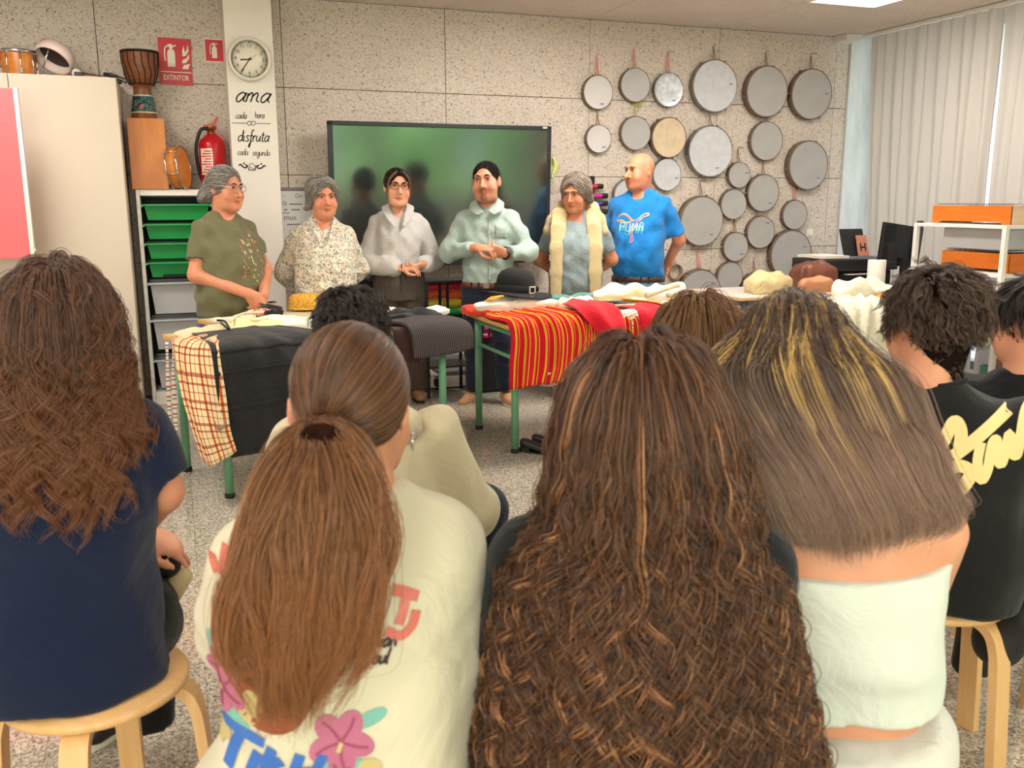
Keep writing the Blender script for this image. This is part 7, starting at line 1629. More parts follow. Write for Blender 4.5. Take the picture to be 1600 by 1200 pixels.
def fall_dir(u):
    g = np.array([0, 0, -1.0])-(-u[:, 2:3])*u; g = g/(np.linalg.norm(g, axis=1)[:, None]+1e-6)
    side = np.stack([u[:, 0]*1.3, -1.0+0*u[:, 0], 0*u[:, 0]], 1); side = side-(side*u).sum(1)[:, None]*u; w_ = np.clip((u[:, 2:3]-.1)/.6, 0, 1)
    return g*(1-w_)+side*w_+u*.02
def head_col(c, hs): return (c+np.array([0, -.014, .030])*hs, np.eye(3), np.array([.0755, .095, .084])*hs)

BROWNB = plain('hair_brown_base', (34, 22, 16), .95, spec=.05, var=.3, vscale=70)
# ---------------------------------------------------------------- girl with ponytail, cream printed T-shirt
def girl_ponytail():
    st = Stu('person with long auburn ponytail in a cream T-shirt with flower print', 545, 498, 1.24); hs = 1.02; top = st.top
    zs = st.L(545, 800)[2]-.03; tx = -.015; sh = [np.array([tx+sd*.132, 0, zs-.035]) for sd in (-1, 1)]
    arms = [(sh[0], np.array([-.170, .10, zs-.22]), np.array([-.10, .32, zs-.28]), (.4, .8, -.2), (0, 0, -1), 1), (sh[1], np.array([.150, .05, zs-.30]), np.array([.08, .28, zs-.36]), (-.4, .8, -.2), (0, 0, -1), -1)]
    c, R, T, zs = seated_body(st, top, hs, -14, 8, 'y', .0, .03, arms, zs, .006, tx=tx)
    m = cloth('cream_tee', (212, 203, 176), .04, 900, .25, 7); ts = tee(st, zs, m, arms, .452, 1.10, .88, 'tshirt', .068, .082, .006, 4, 0, sections=[(.452, .215, .16, tx-.04, 0), (.55, .21, .155, tx-.035, 0), (zs-.3, .19, .145, tx-.018, -.01), (zs-.15, .175, .14, tx, -.02), (zs-.05, .168, .118, tx, -.015), (zs+.015, .14, .09, tx*.8, -.008), (zs+.05, .096, .072, tx*.4, -.005), (zs+.075, .070, .062, 0, -.005)])
    L = lambda px, py: (lambda q: (q[0], q[2]))(st.L(px, py, -.13)); w = .13; O, AX, AZ = (0, -.4, 0), (1, 0, 0), (0, 0, 1)
    PK = plain('print_rose', (184, 104, 132), .8); PKD = plain('print_rose_dark', (158, 70, 100), .8); BL = plain('print_blue', (58, 106, 184), .8); TE = plain('print_leaf', (120, 176, 164), .8); YE = plain('print_sand', (196, 178, 120), .8); RD = plain('print_rust', (150, 70, 44), .8); CORAL = plain('print_coral', (224, 132, 136), .8)
    decal(st.e, ts, None, O, AX, AZ, .01, RD, 'sun_print', .0012, [[L(408+78*cos(q), 1068+72*sin(q)) for q in np.linspace(0, 2*pi, 29)[:-1]]])
    def hib(cx, cy, r_, rot, nm):
        pet = []
        for k in range(5):
            a = rot+k*2*pi/5; pet.append([L(cx+r_*(.55*cos(a)+.5*cos(q)*cos(a)-.40*sin(q)*sin(a)), cy+r_*(.55*sin(a)+.5*cos(q)*sin(a)+.40*sin(q)*cos(a))) for q in np.linspace(0, 2*pi, 15)[:-1]])
        decal(st.e, ts, None, O, AX, AZ, .01, PK, 'flower_print', .002, pet)
        decal(st.e, ts, [[L(cx, cy), L(cx+r_*.5*cos(rot+k*2*pi/5+.1), cy+r_*.5*sin(rot+k*2*pi/5+.1)), L(cx+r_*.85*cos(rot+k*2*pi/5), cy+r_*.85*sin(rot+k*2*pi/5))] for k in range(5)], O, AX, AZ, .0035, PKD, 'flower_veins', .003); decal(st.e, ts, [[L(cx, cy), L(cx-2, cy+r_*.15), L(cx-5, cy+r_*.3)]], O, AX, AZ, .006, YE, 'flower_stamen', .0035)
    decal(st.e, ts, None, O, AX, AZ, .01, TE, 'leaf_print', .0014, [[L(x+30*cos(q)*cos(a)-11*sin(q)*sin(a), y+30*cos(q)*sin(a)+11*sin(q)*cos(a)) for q in np.linspace(0, 2*pi, 13)[:-1]] for x, y, a in ((318, 1065, 1.1), (360, 1140, .3), (575, 1105, -.5), (500, 1170, 1.2), (560, 1180, .3))])
    decal(st.e, ts, None, O, AX, AZ, .01, YE, 'blossom_print', .0016, [[L(x+20*cos(q), y+18*sin(q)) for q in np.linspace(0, 2*pi, 11)[:-1]] for x, y in ((385, 1120), (395, 1095), (575, 1185), (322, 1185), (335, 1170))])
    hib(338, 1100, 42, .3, 'a'); hib(530, 1140, 50, .2, 'b'); hib(525, 1195, 26, .6, 'c')
    decal(st.e, ts, [[L(336, 1152), L(375, 1153), L(412, 1155)], [L(373, 1154), L(362, 1180), L(350, 1215)], [L(402, 1172), L(394, 1192), L(386, 1212)], [L(425, 1158), L(416, 1182), L(408, 1210)], [L(440, 1172), L(424, 1186), L(438, 1210)], [L(468, 1158), L(458, 1185), L(448, 1212)], [L(503, 1158), L(490, 1185), L(478, 1212)], [L(460, 1185), L(488, 1184)]], O, AX, AZ, .014, BL, 'blue_lettering', .0025)
    decal(st.e, ts, [[L(305, 880), L(303, 905), L(300, 930)], [L(330, 880), L(310, 902), L(326, 932)], [L(340, 888), L(336, 920), L(344, 934), L(352, 918), L(356, 886)]], O, AX, AZ, .013, CORAL, 'coral_lettering', .0018)
    decal(st.e, ts, [[L(612, 922), L(632, 926), L(652, 932)], [L(633, 926), L(628, 948), L(620, 968)], [L(600, 975), L(622, 984), L(640, 972), L(648, 950)]], O, AX, AZ, .013, CORAL, 'coral_lettering', .0018)
    for wd, x, y in (('ian', 602, 998), ('oul', 590, 1022)): decal(st.e, ts, [[L(x+p[0]*12, y-p[1]*12) for p in s_] for s_ in script_strokes(wd, 1.0, .35)], O, AX, AZ, .0035, INK, 'script_lettering', .0018)
    seated_legs(st, DENIMD, BLACK, BLACKM)
    # hair: combed tight to the tie, then a long fall
    HB = hair_mat('hair_auburn_crown', [(56, 36, 24), (92, 60, 38), (128, 86, 54), (70, 46, 30)], None, .34); HP = hair_mat('hair_auburn', [(52, 30, 17), (98, 60, 32), (162, 108, 62), (70, 40, 22), (124, 80, 44), (84, 50, 28)], (146, 94, 54), .36)
    cc, _, rr = head_col(c, hs); cap = SDF(c-.2, c+.2, .005); cap.ell(cc, rr*1.045, None, 0); cap.ell(c+np.array([.0, .13, -.05])*hs, np.array([.085, .085, .115])*hs, None, .01, 's'); cap.plane_cut(c+np.array([0, -.05, -.062]), (0, .55, -1)); ho = sdf_obj(st.e, cap, plain('hair_auburn_base', (52, 30, 18), .95, spec=.05, var=.3, vscale=60), 'hair')
    tie = st.L(507, 650, 0); ut = np.array([(tie[0]-cc[0])/rr[0], -1, (tie[2]-cc[2])/rr[2]]); ut[1] = -sqrt(max(.05, 1-ut[0]**2-ut[2]**2)); ut /= np.linalg.norm(ut); tiep = cc+ut*rr*1.06
    u, _ = scalp_roots(c, hs, 5200, 5, .35, -.62, None, 1.0); n = 16; t = np.linspace(0, 1, n)[None, :, None]; om = np.arccos(np.clip(u @ ut, -1, 1))[:, None, None]
    sl = (np.sin((1-t)*om)*u[:, None]+np.sin(t*om)*ut[None, None])/np.sin(om+1e-6); rad = 1.045+.03*np.sin(pi*t)*rng.uniform(.4, 1, (len(u), 1, 1))+.02*t; P = cc+sl*rr*rad+rng.normal(size=(len(u), 1, 3))*.0025*t
    curves_obj('hair_strands', P, .00055, HB, ho)
    MB().tube([tiep+np.array([.017*cos(q), -.004, .017*sin(q)]) for q in np.linspace(0, 2*pi, 25)[:-1]], .007, 8, True).build('hair_tie', BLACKM, ho)
    k = 420; r = np.random.default_rng(8); a = np.clip(r.normal(size=k)*.5, -1.05, 1.05); b = r.uniform(-1, 1, k); le = r.uniform(0, 1, k)
    q = lambda px, py, y: st.L(px, py, y)
    c1, c2, c3, c4, c5 = q(500, 700, -.14), q(490, 800, -.175), q(478, 910, -.19), q(465, 1035, -.195), q(455, 1150, -.19)
    G = np.stack([np.broadcast_to(tiep, (k, 3))+np.stack([a*.014, 0*a-.006, b*.012], 1), tiep+np.stack([a*.022, -.030-.010*np.abs(b), .010+b*.010], 1),
        c1+np.stack([a*.048, b*.016, b*.008], 1), c2+np.stack([a*.080, b*.022, 0*a], 1), c3+np.stack([a*.092, b*.024, 0*a], 1), c4+np.stack([a*.072, b*.022, .02*le], 1), c5+np.stack([a*.036+.016*b, b*.018, .12*le*(.35+np.abs(a))], 1)], 1)
    G = np.stack([spline(g_, 30) for g_ in G]); wv = np.linspace(0, 1, 30); G[..., 0] += (.013*np.sin(wv[None]*13+a[:, None]*7+r.uniform(0, 2.5, k)[:, None]))*wv; G[..., 1] += .012*np.sin(wv[None]*9+r.uniform(0, 6, k)[:, None])*wv
    curves_obj('ponytail_strands', clump(G, 18, .0042, [.6, 1, 1.0, .5], 3, (.004, .12, .3), .18), .00055, HP, ho)
    core = SDF(tiep-np.array([.2, .2, .62]), tiep+np.array([.2, .12, .05]), .008); core.chain([tiep, tiep+[0, -.02, -.01], c1+[0, .01, 0], c2+[0, .012, 0], c3+[0, .012, 0], c4+[0, .01, 0]], [.012, .018, .028, .040, .042, .025], .02, flat=((0, 1, 0), .45)); sdf_obj(ho, core, plain('hair_auburn_deep', (36, 18, 10), .95, spec=.05, var=.3, vscale=60), 'ponytail_core')
    fl_ = G[r.choice(k, 120)]+r.normal(size=(120, 1, 3))*.016*wv[None, :, None]; fl_[..., 0] += np.sign(a[r.choice(k, 120)])[:, None]*.022*wv[None]**2; curves_obj('flyaway_strands', fl_, .0004, HP, ho)
    ear = T(-.082, .008, -.036); ear2 = T(.082, .008, -.036); er = ear if ear[0] > ear2[0] else ear2
    MB().tube([er+np.array([.004, .011*cos(q_), -.012+.013*sin(q_)]) for q_ in np.linspace(0, 2*pi, 19)[:-1]], .0016, 6, True).build('hoop_earring', CHROME, st.e)
    stool(st.X, st.Y, .3, 'birch stool under the person with the auburn ponytail'); return st
girl_ponytail()

# ---------------------------------------------------------------- girl with long curls in the middle
def girl_curls():
    st = Stu('person with very long brown curly hair in a black T-shirt, seen from behind', 1012, 508, 1.24); hs = 1.03; top = st.top-.022
    zs = st.L(1000, 880)[2]+.03; sh = [np.array([sd*.150, 0, zs-.03]) for sd in (-1, 1)]
    arms = [(sh[0], np.array([-.215, .02, zs-.28]), np.array([-.12, .25, zs-.34]), (.4, .8, -.2), (0, 0, -1), 1), (sh[1], np.array([.185, .14, zs-.23]), np.array([.10, .34, zs-.28]), (-.4, .8, -.2), (0, 0, -1), -1)]
    c, R, T, zs = seated_body(st, top, hs, 0, 5, 'y', .0, .03, arms, zs, .007); ts = tee(st, zs, cloth('black_tee', (24, 24, 26), .08), arms, .452, 1.0, .62, 'tshirt', .068, .078, .004, 6)
    seated_legs(st, DENIMD, BLACK, BLACKM)
    cc, _, rr = head_col(c, hs); cap = SDF(c-np.array([.25, .25, .55]), c+.22, .008); cap.ell(cc, rr*1.04, None, 0); cap.ell(c+np.array([.0, .15, -.05]), np.array([.085, .09, .12])*hs, None, .01, 's')
    cap.chain([c+[0, -.06, -.02], c+[0, -.11, -.18], c+[0, -.15, -.36], c+[0, -.16, -.5]], [.075, .10, .13, .14], .05, flat=((0, 1, 0), .42)); ho = sdf_obj(st.e, cap, BROWNB, 'hair')
    r = np.random.default_rng(21); u, P0 = scalp_roots(c, hs, 760, 22, .38, -.5); off = .003+.016*np.clip(u[:, 2]*.6+.5, 0, 1)*r.uniform(.2, 1, len(u))
    cols = [(cc, np.eye(3), rr), (st.secs, None, .014)]
    d0 = fall_dir(u); Ln = r.uniform(.78, .98, len(u))
    bias = np.stack([u[:, 0]*.75+.16, -.15+0*u[:, 0], 0*u[:, 0]], 1)
    G = hair_fall(P0, d0, Ln, 58, cols, off, .26, .42, 1, bias)
    HC = hair_mat('hair_curly_brown', [(38, 22, 14), (66, 40, 24), (96, 60, 36), (50, 30, 18), (132, 88, 54), (74, 44, 26)], None, .36)
    curves_obj('hair_strands', clump(G, 14, .0046, [.8, 1.0, .9, .5], 7, (.0108, .078, .06), .12), .0006, HC, ho)
    g2 = G[r.choice(len(G), 60)]; curves_obj('highlight_strands', clump(g2, 12, .0045, [.6, 1, .9, .5], 9, (.013, .08, .14), .1), .0006, hair_mat('hair_caramel', [(150, 98, 60), (186, 132, 88), (120, 76, 46)], None, .35), ho)
    stool(st.X+.04, st.Y, .5, 'birch stool under the person with very long curls'); return st
girl_curls()

# ---------------------------------------------------------------- girl with straight highlighted hair, white top
def girl_straight():
    st = Stu('person with straight blond streaked brown hair in a white strapless top', 1245, 459, 1.46); hs = 1.06; top = st.top-.005
    zs = st.L(1300, 800)[2]+.01; tx = .09; sh = [np.array([tx+sd*.150, 0, zs-.03]) for sd in (-1, 1)]
    arms = [(sh[0], np.array([tx-.15, .16, zs-.24]), np.array([tx-.05, .34, zs-.3]), (.4, .8, -.2), (0, 0, -1), 1), (sh[1], np.array([tx+.15, .17, zs-.25]), np.array([tx+.1, .32, zs-.3]), (-.4, .8, -.2), (0, 0, -1), -1)]
    c = None
    def tor(B): B.loft([(.46, .15, .108, tx+.02, .02), (zs-.36, .135, .10, tx+.02, .02), (zs-.2, .145, .105, tx+.01, 0), (zs-.06, .155, .10, tx, 0), (zs+.0, .125, .085, tx*.8, 0), (zs+.05, .07, .062, tx*.6, 0)], .03)
    c, R, T, zs = seated_body(st, top, hs, 6, 6, 'c', .0, .03, arms, zs, .0065, ext=tor, tx=tx)
    z1, z0 = st.L(1300, 872)[2], st.L(1350, 1105)[2]
    B = SDF((-.3, -.3, z0-.09), (.42, .3, z1+.09), .007); B.loft([(z0-.06, .160, .124, tx+.02, .02), (z0+.06, .160, .124, tx+.02, .02), ((z0+z1)/2, .165, .122, tx+.01, .0), (z1+.06, .168, .116, tx+.005, 0)], 0, cap=.006); B.plane_cut((tx, 0, z1), (-.14, 0, 1)); B.plane_cut((tx, 0, z0), (.11, 0, -1)); B.wrinkle(.0028, 40, 3, [(1, 0, 1), (.2, 0, 1)], 5); tp = sdf_obj(st.e, B, cloth('white_jersey', (218, 222, 208), .02, 900, .2, 9), 'strapless_top')
    wz = st.L(1400, 1150)[2]; B = SDF((-.26, -.26, .40), (.42, .62, wz+.09), .009); B.loft([(.453, .2, .165, tx+.02, .02), (.5, .195, .165, tx+.02, .02), (wz+.04, .166, .130, tx+.02, .02)], 0, cap=.008)
    for sd in (-1, 1): B.cone((tx+sd*.09, .06, .52), (tx+sd*.12, .42, .50), .085, .068, .03)
    B.plane_cut((tx, -.12, wz+.012), (-.07, -.12, 1)); B.wrinkle(.004, 36, 8); WP = cloth('white_denim', (214, 212, 200), .03); pt = sdf_obj(st.e, B, WP, 'trousers')
    B = SDF((-.3, .3, .04), (.4, .62, .6), .01)
    for sd in (-1, 1): B.cone((tx+sd*.12, .42, .50), (tx+sd*.12, .44, .085), .068, .06, .02, clip='b'); shoe(st.e, (tx+sd*.12, .42), pi, SIGNW, SIGNW)
    sdf_obj(st.e, B, WP, 'trouser_legs')
    cc, _, rr = head_col(c, hs); cap = SDF(c-np.array([.3, .3, .45]), c+np.array([.45, .22, .22]), .008); cap.ell(cc, rr*1.03, None, 0); cap.ell(c+np.array([-.01, .16, -.05]), np.array([.085, .09, .12])*hs, None, .01, 's')
    q = lambda px, py, y: st.L(px, py, y); cap.chain([c+[0.02, -.04, .0], q(1270, 640, -.05), q(1310, 740, -.07), q(1350, 810, -.08)], [.075, .075, .06, .03], .05, flat=((0, 1, 0), .35)); ho = sdf_obj(st.e, cap, plain('hair_ash_base', (44, 34, 28), .95, spec=.05, var=.3, vscale=70), 'hair')
    r = np.random.default_rng(31); k = 900; u, P0 = scalp_roots(c, hs, k, 32, .30, -.35); k = len(u)
    s_ = np.clip((u[:, 0]+1)/2, 0, 1); back = np.clip(-u[:, 1], 0, 1); up = np.clip(u[:, 2], -.2, 1)
    # lower ends fan out to the right of the photo, as the head leans
    W0 = cc+u*rr*(1.06+.05*np.clip(up, 0, 1)[:, None]); top_ = cc+np.array([0, 0, rr[2]*1.07]); m1 = []
    for i in range(k):
        a = s_[i]+r.normal()*.05; dep = r.uniform(-.02, .02)
        # silhouettes read at three heights: left side and right side of the hair
        def row(yp, xl, xr, y): return q(xl+(xr-xl)*a, yp, y+dep)
        e_ = r.uniform(0, 1); pts = [P0[i], W0[i]]
        if u[i, 2] > .1: pts.append(row(585, 1098, 1385, -.085-.03*back[i]))
        pts += [row(670, 1130, 1425, -.11), row(745, 1180, 1462, -.13), row(785+50*(1-a)+40*e_*a, 1215+15*e_, 1490, -.135), row(790+60*e_+45*(1-abs(a-.35)*1.8), 1238+10*e_, 1492-30*e_, -.135)]
        m1.append(spline(np.array(pts), 30))
    G = np.array(m1); wv = np.linspace(0, 1, 30); G[..., 0] += .004*np.sin(wv[None]*8+r.uniform(0, 6, (k, 1)))*wv
    for j in range(2, 30): G[:, j] = ell_push(G[:, j], [(cc, np.eye(3), rr)], np.full(k, .010))
    HS = hair_mat('hair_ash_brown', [(44, 32, 25), (80, 60, 48), (122, 98, 82), (62, 46, 38), (98, 76, 62)], (146, 116, 98), .33); hl = (u[:, 2] > .25) & (r.uniform(size=k) < .26)
    curves_obj('hair_strands', clump(G[~hl], 13, .0055, [.8, 1, 1, 1.0], 5, None, .22), .00055, HS, ho)
    curves_obj('blond_strands', clump(G[hl], 14, .0042, [.8, 1, 1, .8], 6, None, .12), .00058, hair_mat('hair_blond', [(206, 164, 90), (228, 192, 118), (184, 142, 80)], (168, 136, 110), .33), ho)
    fl_ = G[r.choice(k, 40)]+r.normal(size=(40, 1, 3))*.02*wv[None, :, None]**2; curves_obj('flyaway_strands', fl_, .0004, HS, ho)
    stool(st.X+.08, st.Y, .2, 'birch stool under the person in the white strapless top'); return st
girl_straight()

# ---------------------------------------------------------------- person on the left in navy polo
def person_navy():
    st = Stu('person with long wavy brown hair in a navy shirt at the left edge', 84, 392, 1.66); hs = 1.06; top = st.top-.022
    zs = st.L(150, 640)[2]-.01; tx = -.035; sh = [np.array([tx+sd*.150, 0, zs-.03]) for sd in (-1, 1)]; w_ = st.L(200, 835, .10); hnd = st.L(225, 852, .18)
    arms = [(sh[0], np.array([-.25, .05, zs-.27]), np.array([-.1, .27, zs-.32]), (.4, .8, -.2), (0, 0, -1), 1), (sh[1], st.L(252, 765, .0), st.L(206, 836, .13), (.85, .1, -.35), (-.1, .3, -1), -1)]
    c, R, T, zs = seated_body(st, top, hs, 0, 4, 'y', .0, .03, arms, zs, .0065, .056, tx=tx)
    ts = tee(st, zs, cloth('navy_pique', (22, 32, 58), .10, 700, .22, 7), arms, .452, 1.0, .80, 'polo_shirt', .066, .066, .006, 9, freq=22, sections=[(.452, .185, .15, tx-.01, 0), (.53, .18, .148, tx-.01, 0), (zs-.3, .168, .13, tx, -.01), (zs-.15, .172, .135, tx, -.02), (zs-.05, .168, .115, tx, -.015), (zs+.015, .14, .088, tx, -.008), (zs+.05, .095, .07, tx*.5, -.005), (zs+.075, .068, .06, 0, -.005)])
    BT = cloth('black_trousers', (22, 22, 22), .1); seated_legs(st, BT, BLACK, plain('off_white_sole', (224, 214, 198), .6), cross=True, feet=False, tx=tx)
    # left leg crossed: shin across the lap, sole to the right
    B = SDF((-.3, -.05, .42), (.34, .55, .72), .009); B.cone((-.09, .06, .54), (-.18, .40, .57), .085, .068, .03); p1 = st.L(205, 880, .22); B.cone((-.18, .40, .57), p1, .066, .05, .02); B.wrinkle(.004, 36, 4); sdf_obj(st.e, B, BT, 'crossed_leg')
    a, b = st.L(196, 872, .17), st.L(280, 880, .17); B = SDF(np.minimum(a, b)-.12, np.maximum(a, b)+.12, .006); d = (b-a)/np.linalg.norm(b-a); B.cone(a+[0, .0, -.005], b-d*.03, .044, .034, .02, flat=((0, 1, 0), .9)); so = sdf_obj(st.e, B, BLACK, 'shoe')
    a2, b2 = st.L(250, 938, .15), st.L(286, 895, .15); B = SDF(np.minimum(a, a2)-.12, np.maximum(b, b2)+.12, .006); B.cone(st.L(262, 925, .165), st.L(284, 898, .165), .030, .022, .01, flat=((0, 1, 0), .8)); sdf_obj(so, B, plain('tan_sole', (206, 186, 140), .7), 'sole')
    p = st.L(178, 1128, .16); fl_ = st.L(150, 1165, .0); q = Rz(-st.rz) @ (at(168, 1172, Z=0)-np.array([st.X, st.Y, 0])); shoe(st.e, (q[0]-.0, q[1]+.08), 2.35, BLACK, plain('off_white_sole', (224, 214, 198), .6), high=.03)
    cc, _, rr = head_col(c, hs); cap = SDF(c-np.array([.25, .25, .42]), c+.2, .008); cap.ell(cc, rr*1.04, None, 0); cap.ell(c+np.array([.0, .15, -.05]), np.array([.085, .09, .12])*hs, None, .01, 's')
    cap.chain([c+[0, -.05, -.02], c+[-.01, -.09, -.15], c+[-.03, -.11, -.26]], [.075, .085, .06], .05, flat=((0, 1, 0), .5)); ho = sdf_obj(st.e, cap, BROWNB, 'hair')
    r = np.random.default_rng(41); u, P0 = scalp_roots(c, hs, 640, 42, .38, -.5); off = .003+.016*np.clip(u[:, 2]*.6+.5, 0, 1)*r.uniform(.2, 1, len(u))
    cols = [(cc, np.eye(3), rr), (st.secs, None, .014)]; d0 = fall_dir(u)
    Ln = np.where(u[:, 0] > .35, r.uniform(.20, .26, len(u)), r.uniform(.27, .37, len(u))); bias = np.stack([u[:, 0]*.3-.06, -.2+0*u[:, 0], 0*u[:, 0]], 1); G = hair_fall(P0, d0, Ln, 40, cols, off, .26, .45, 2, bias)
    HN = hair_mat('hair_warm_brown', [(46, 28, 18), (78, 48, 30), (110, 70, 44), (60, 36, 24), (92, 58, 36)], (124, 78, 46), .36)
    curves_obj('hair_strands', clump(G, 15, .0050, [.8, 1, .85, .45], 17, (.0125, .085, .2), .12), .00062, HN, ho)
    g2 = G[r.choice(len(G), 40)]; curves_obj('flyaway_strands', clump(g2, 3, .012, [.6, 1, 1.4, 1.6], 19, (.016, .09, .1), .1), .0004, HN, ho)
    stool(st.X+.0, st.Y+.0, .62, 'birch stool under the person in navy at the left edge'); return st
person_navy()

# ---------------------------------------------------------------- short hair
def short_hair(st, c, R, hs, base, mat, n, L, seed, up=.6, fringe=0.0, fade=.0, grow=.010, vol=.02, neckz=-.06, curl=(.006, .03, .1), wave=1.0):
    cc = c+R @ (np.array([0, .016, .032])*hs); rr = np.array([.0745, .094, .083])*hs
    cap = SDF(c-.2, c+.22, .006); cap.ell(cc, rr*1.05+np.array([0, 0, vol*.25]), R, 0); cap.cone(c+R @ (np.array([0, .05, -.02])*hs), c+R @ (np.array([0, .045, neckz+.01])*hs), .062*hs, .040*hs, .02, flat=(R @ np.array([0, 1.0, 0]), .8)); cap.ell(c+R @ np.array([0, -.128, -.045])*hs, np.array([.082, .084, .118])*hs, R, .01, 's')
    for sd in (-1, 1): cap.ell(c+R @ (np.array([sd*.092, -.010, -.03])*hs), np.array([.028, .048, .05])*hs, R, .008, 's')
    cap.plane_cut(c+R @ (np.array([0, .05, neckz])*hs), R @ np.array([0, -.5, -1.0])); ho = sdf_obj(st.e, cap, base, 'hair')
    r = np.random.default_rng(seed); me = ho.data; nv = len(me.vertices); co = np.zeros(nv*3, np.float32); me.vertices.foreach_get('co', co); co = co.reshape(-1, 3); no = np.zeros(nv*3, np.float32); me.vertices.foreach_get('normal', no); no = no.reshape(-1, 3)
    lq = ((co-c) @ R)/hs; lz = lq[:, 2]; pw_ = np.clip(lz+.10, .07, .12)*np.where((np.abs(lq[:, 0]) > .05) & (lz < .03) & (lq[:, 1] < .045), 0.0, 1.0); kl = n//16; ids = r.choice(nv, kl, p=pw_/pw_.sum())
    p0 = co[ids]-no[ids]*.006; nn = no[ids].astype(float); q = lq[ids]; nl = nn @ R
    whorl = np.array([.01, .03, .13]); tang = q-whorl; tang[:, 2] -= .02; tang = tang-(tang*nl).sum(1)[:, None]*nl; tang /= np.linalg.norm(tang, axis=1)[:, None]+1e-9; swirl = np.cross(nl, tang); tang = (tang+.35*swirl) @ R.T
    Ls = L*np.clip(.30+(q[:, 2]+.04)/.11, .16, 1.0)*r.uniform(.75, 1.25, kl); m = 14; t = np.linspace(0, 1, m); hi_ = np.clip(.25+q[:, 2:3]*8, .05, 1); jit = r.normal(size=(kl, 3))*.45
    P = np.zeros((kl, m, 3)); P[:, 0] = p0; d = nn*up*hi_*1.6+tang*.6+jit*.5; d /= np.linalg.norm(d, axis=1)[:, None]
    for j_ in range(1, m):
        d = d+(tang*.35+jit*.10+np.array([0, 0, -.10]))*(Ls/L)[:, None]*.9; d /= np.linalg.norm(d, axis=1)[:, None]; P[:, j_] = ell_push(P[:, j_-1]+d*(Ls/(m-1))[:, None], [(cc, R, rr*1.05)], np.full(kl, .004))
    P = clump(P, 16, .0042, [1.3, 1.0, .6, .25], seed, curl, .25)
    curves_obj('hair_strands', P, .0006, mat, ho, .35); return ho
HDARK = hair_mat('hair_near_black', [(16, 12, 10), (38, 28, 22), (62, 46, 36), (26, 18, 15)], None, .4); HBOY = hair_mat('hair_boy_brown', [(24, 17, 14), (62, 45, 36), (122, 94, 76), (40, 28, 22), (92, 68, 54)], None, .4)
def boy_hoodie():
    st = Stu('person with short dark hair in a beige hoodie and dark jeans', 548, 442, 2.18); hs = 1.0; top = st.top-.015
    zs = st.L(560, 690)[2]+.04; tx = .03; sh = [np.array([tx+sd*.155, 0, zs-.03]) for sd in (-1, 1)]
    arms = [(sh[0], np.array([tx-.25, .06, zs-.25]), np.array([-.1, .30, zs-.3]), (.4, .8, -.2), (0, 0, -1), 1), (sh[1], np.array([tx+.245, .05, zs-.25]), np.array([tx+.15, .28, zs-.36]), (-.2, .8, -.3), (0, 0, -1), -1)]
    c, R, T, zs = seated_body(st, top, hs, 0, 14, 'y', .0, .05, arms, zs, .008, .052, tx=tx)
    m = cloth('beige_fleece', (206, 194, 162), .06, 600, .3, 6); ts = tee(st, zs, m, arms, .452, 1.10, 1.95, 'hoodie', .082, .085, .009, 14, freq=20)
    B = SDF((-.3, -.3, zs-.2), (.3, .2, zs+.16), .007); B.chain([(-.10, .03, zs+.05), (-.12, -.07, zs+.02), (0, -.13, zs-.06), (.12, -.07, zs+.02), (.10, .03, zs+.05)], [.028, .036, .042, .036, .028], .03); B.wrinkle(.005, 50, 2); sdf_obj(ts, B, m, 'hood')
    seated_legs(st, DENIMD, BLACK, SIGNW, w=.33, knee=(.22, .53), foot_y=.24, wl=.14); short_hair(st, c, R, hs, HD_B, HDARK, 6400, .055, 61, .4, curl=(.004, .045, .2))
    stool(st.X, st.Y, .1, 'birch stool under the person in the beige hoodie'); return st
boy_hoodie()
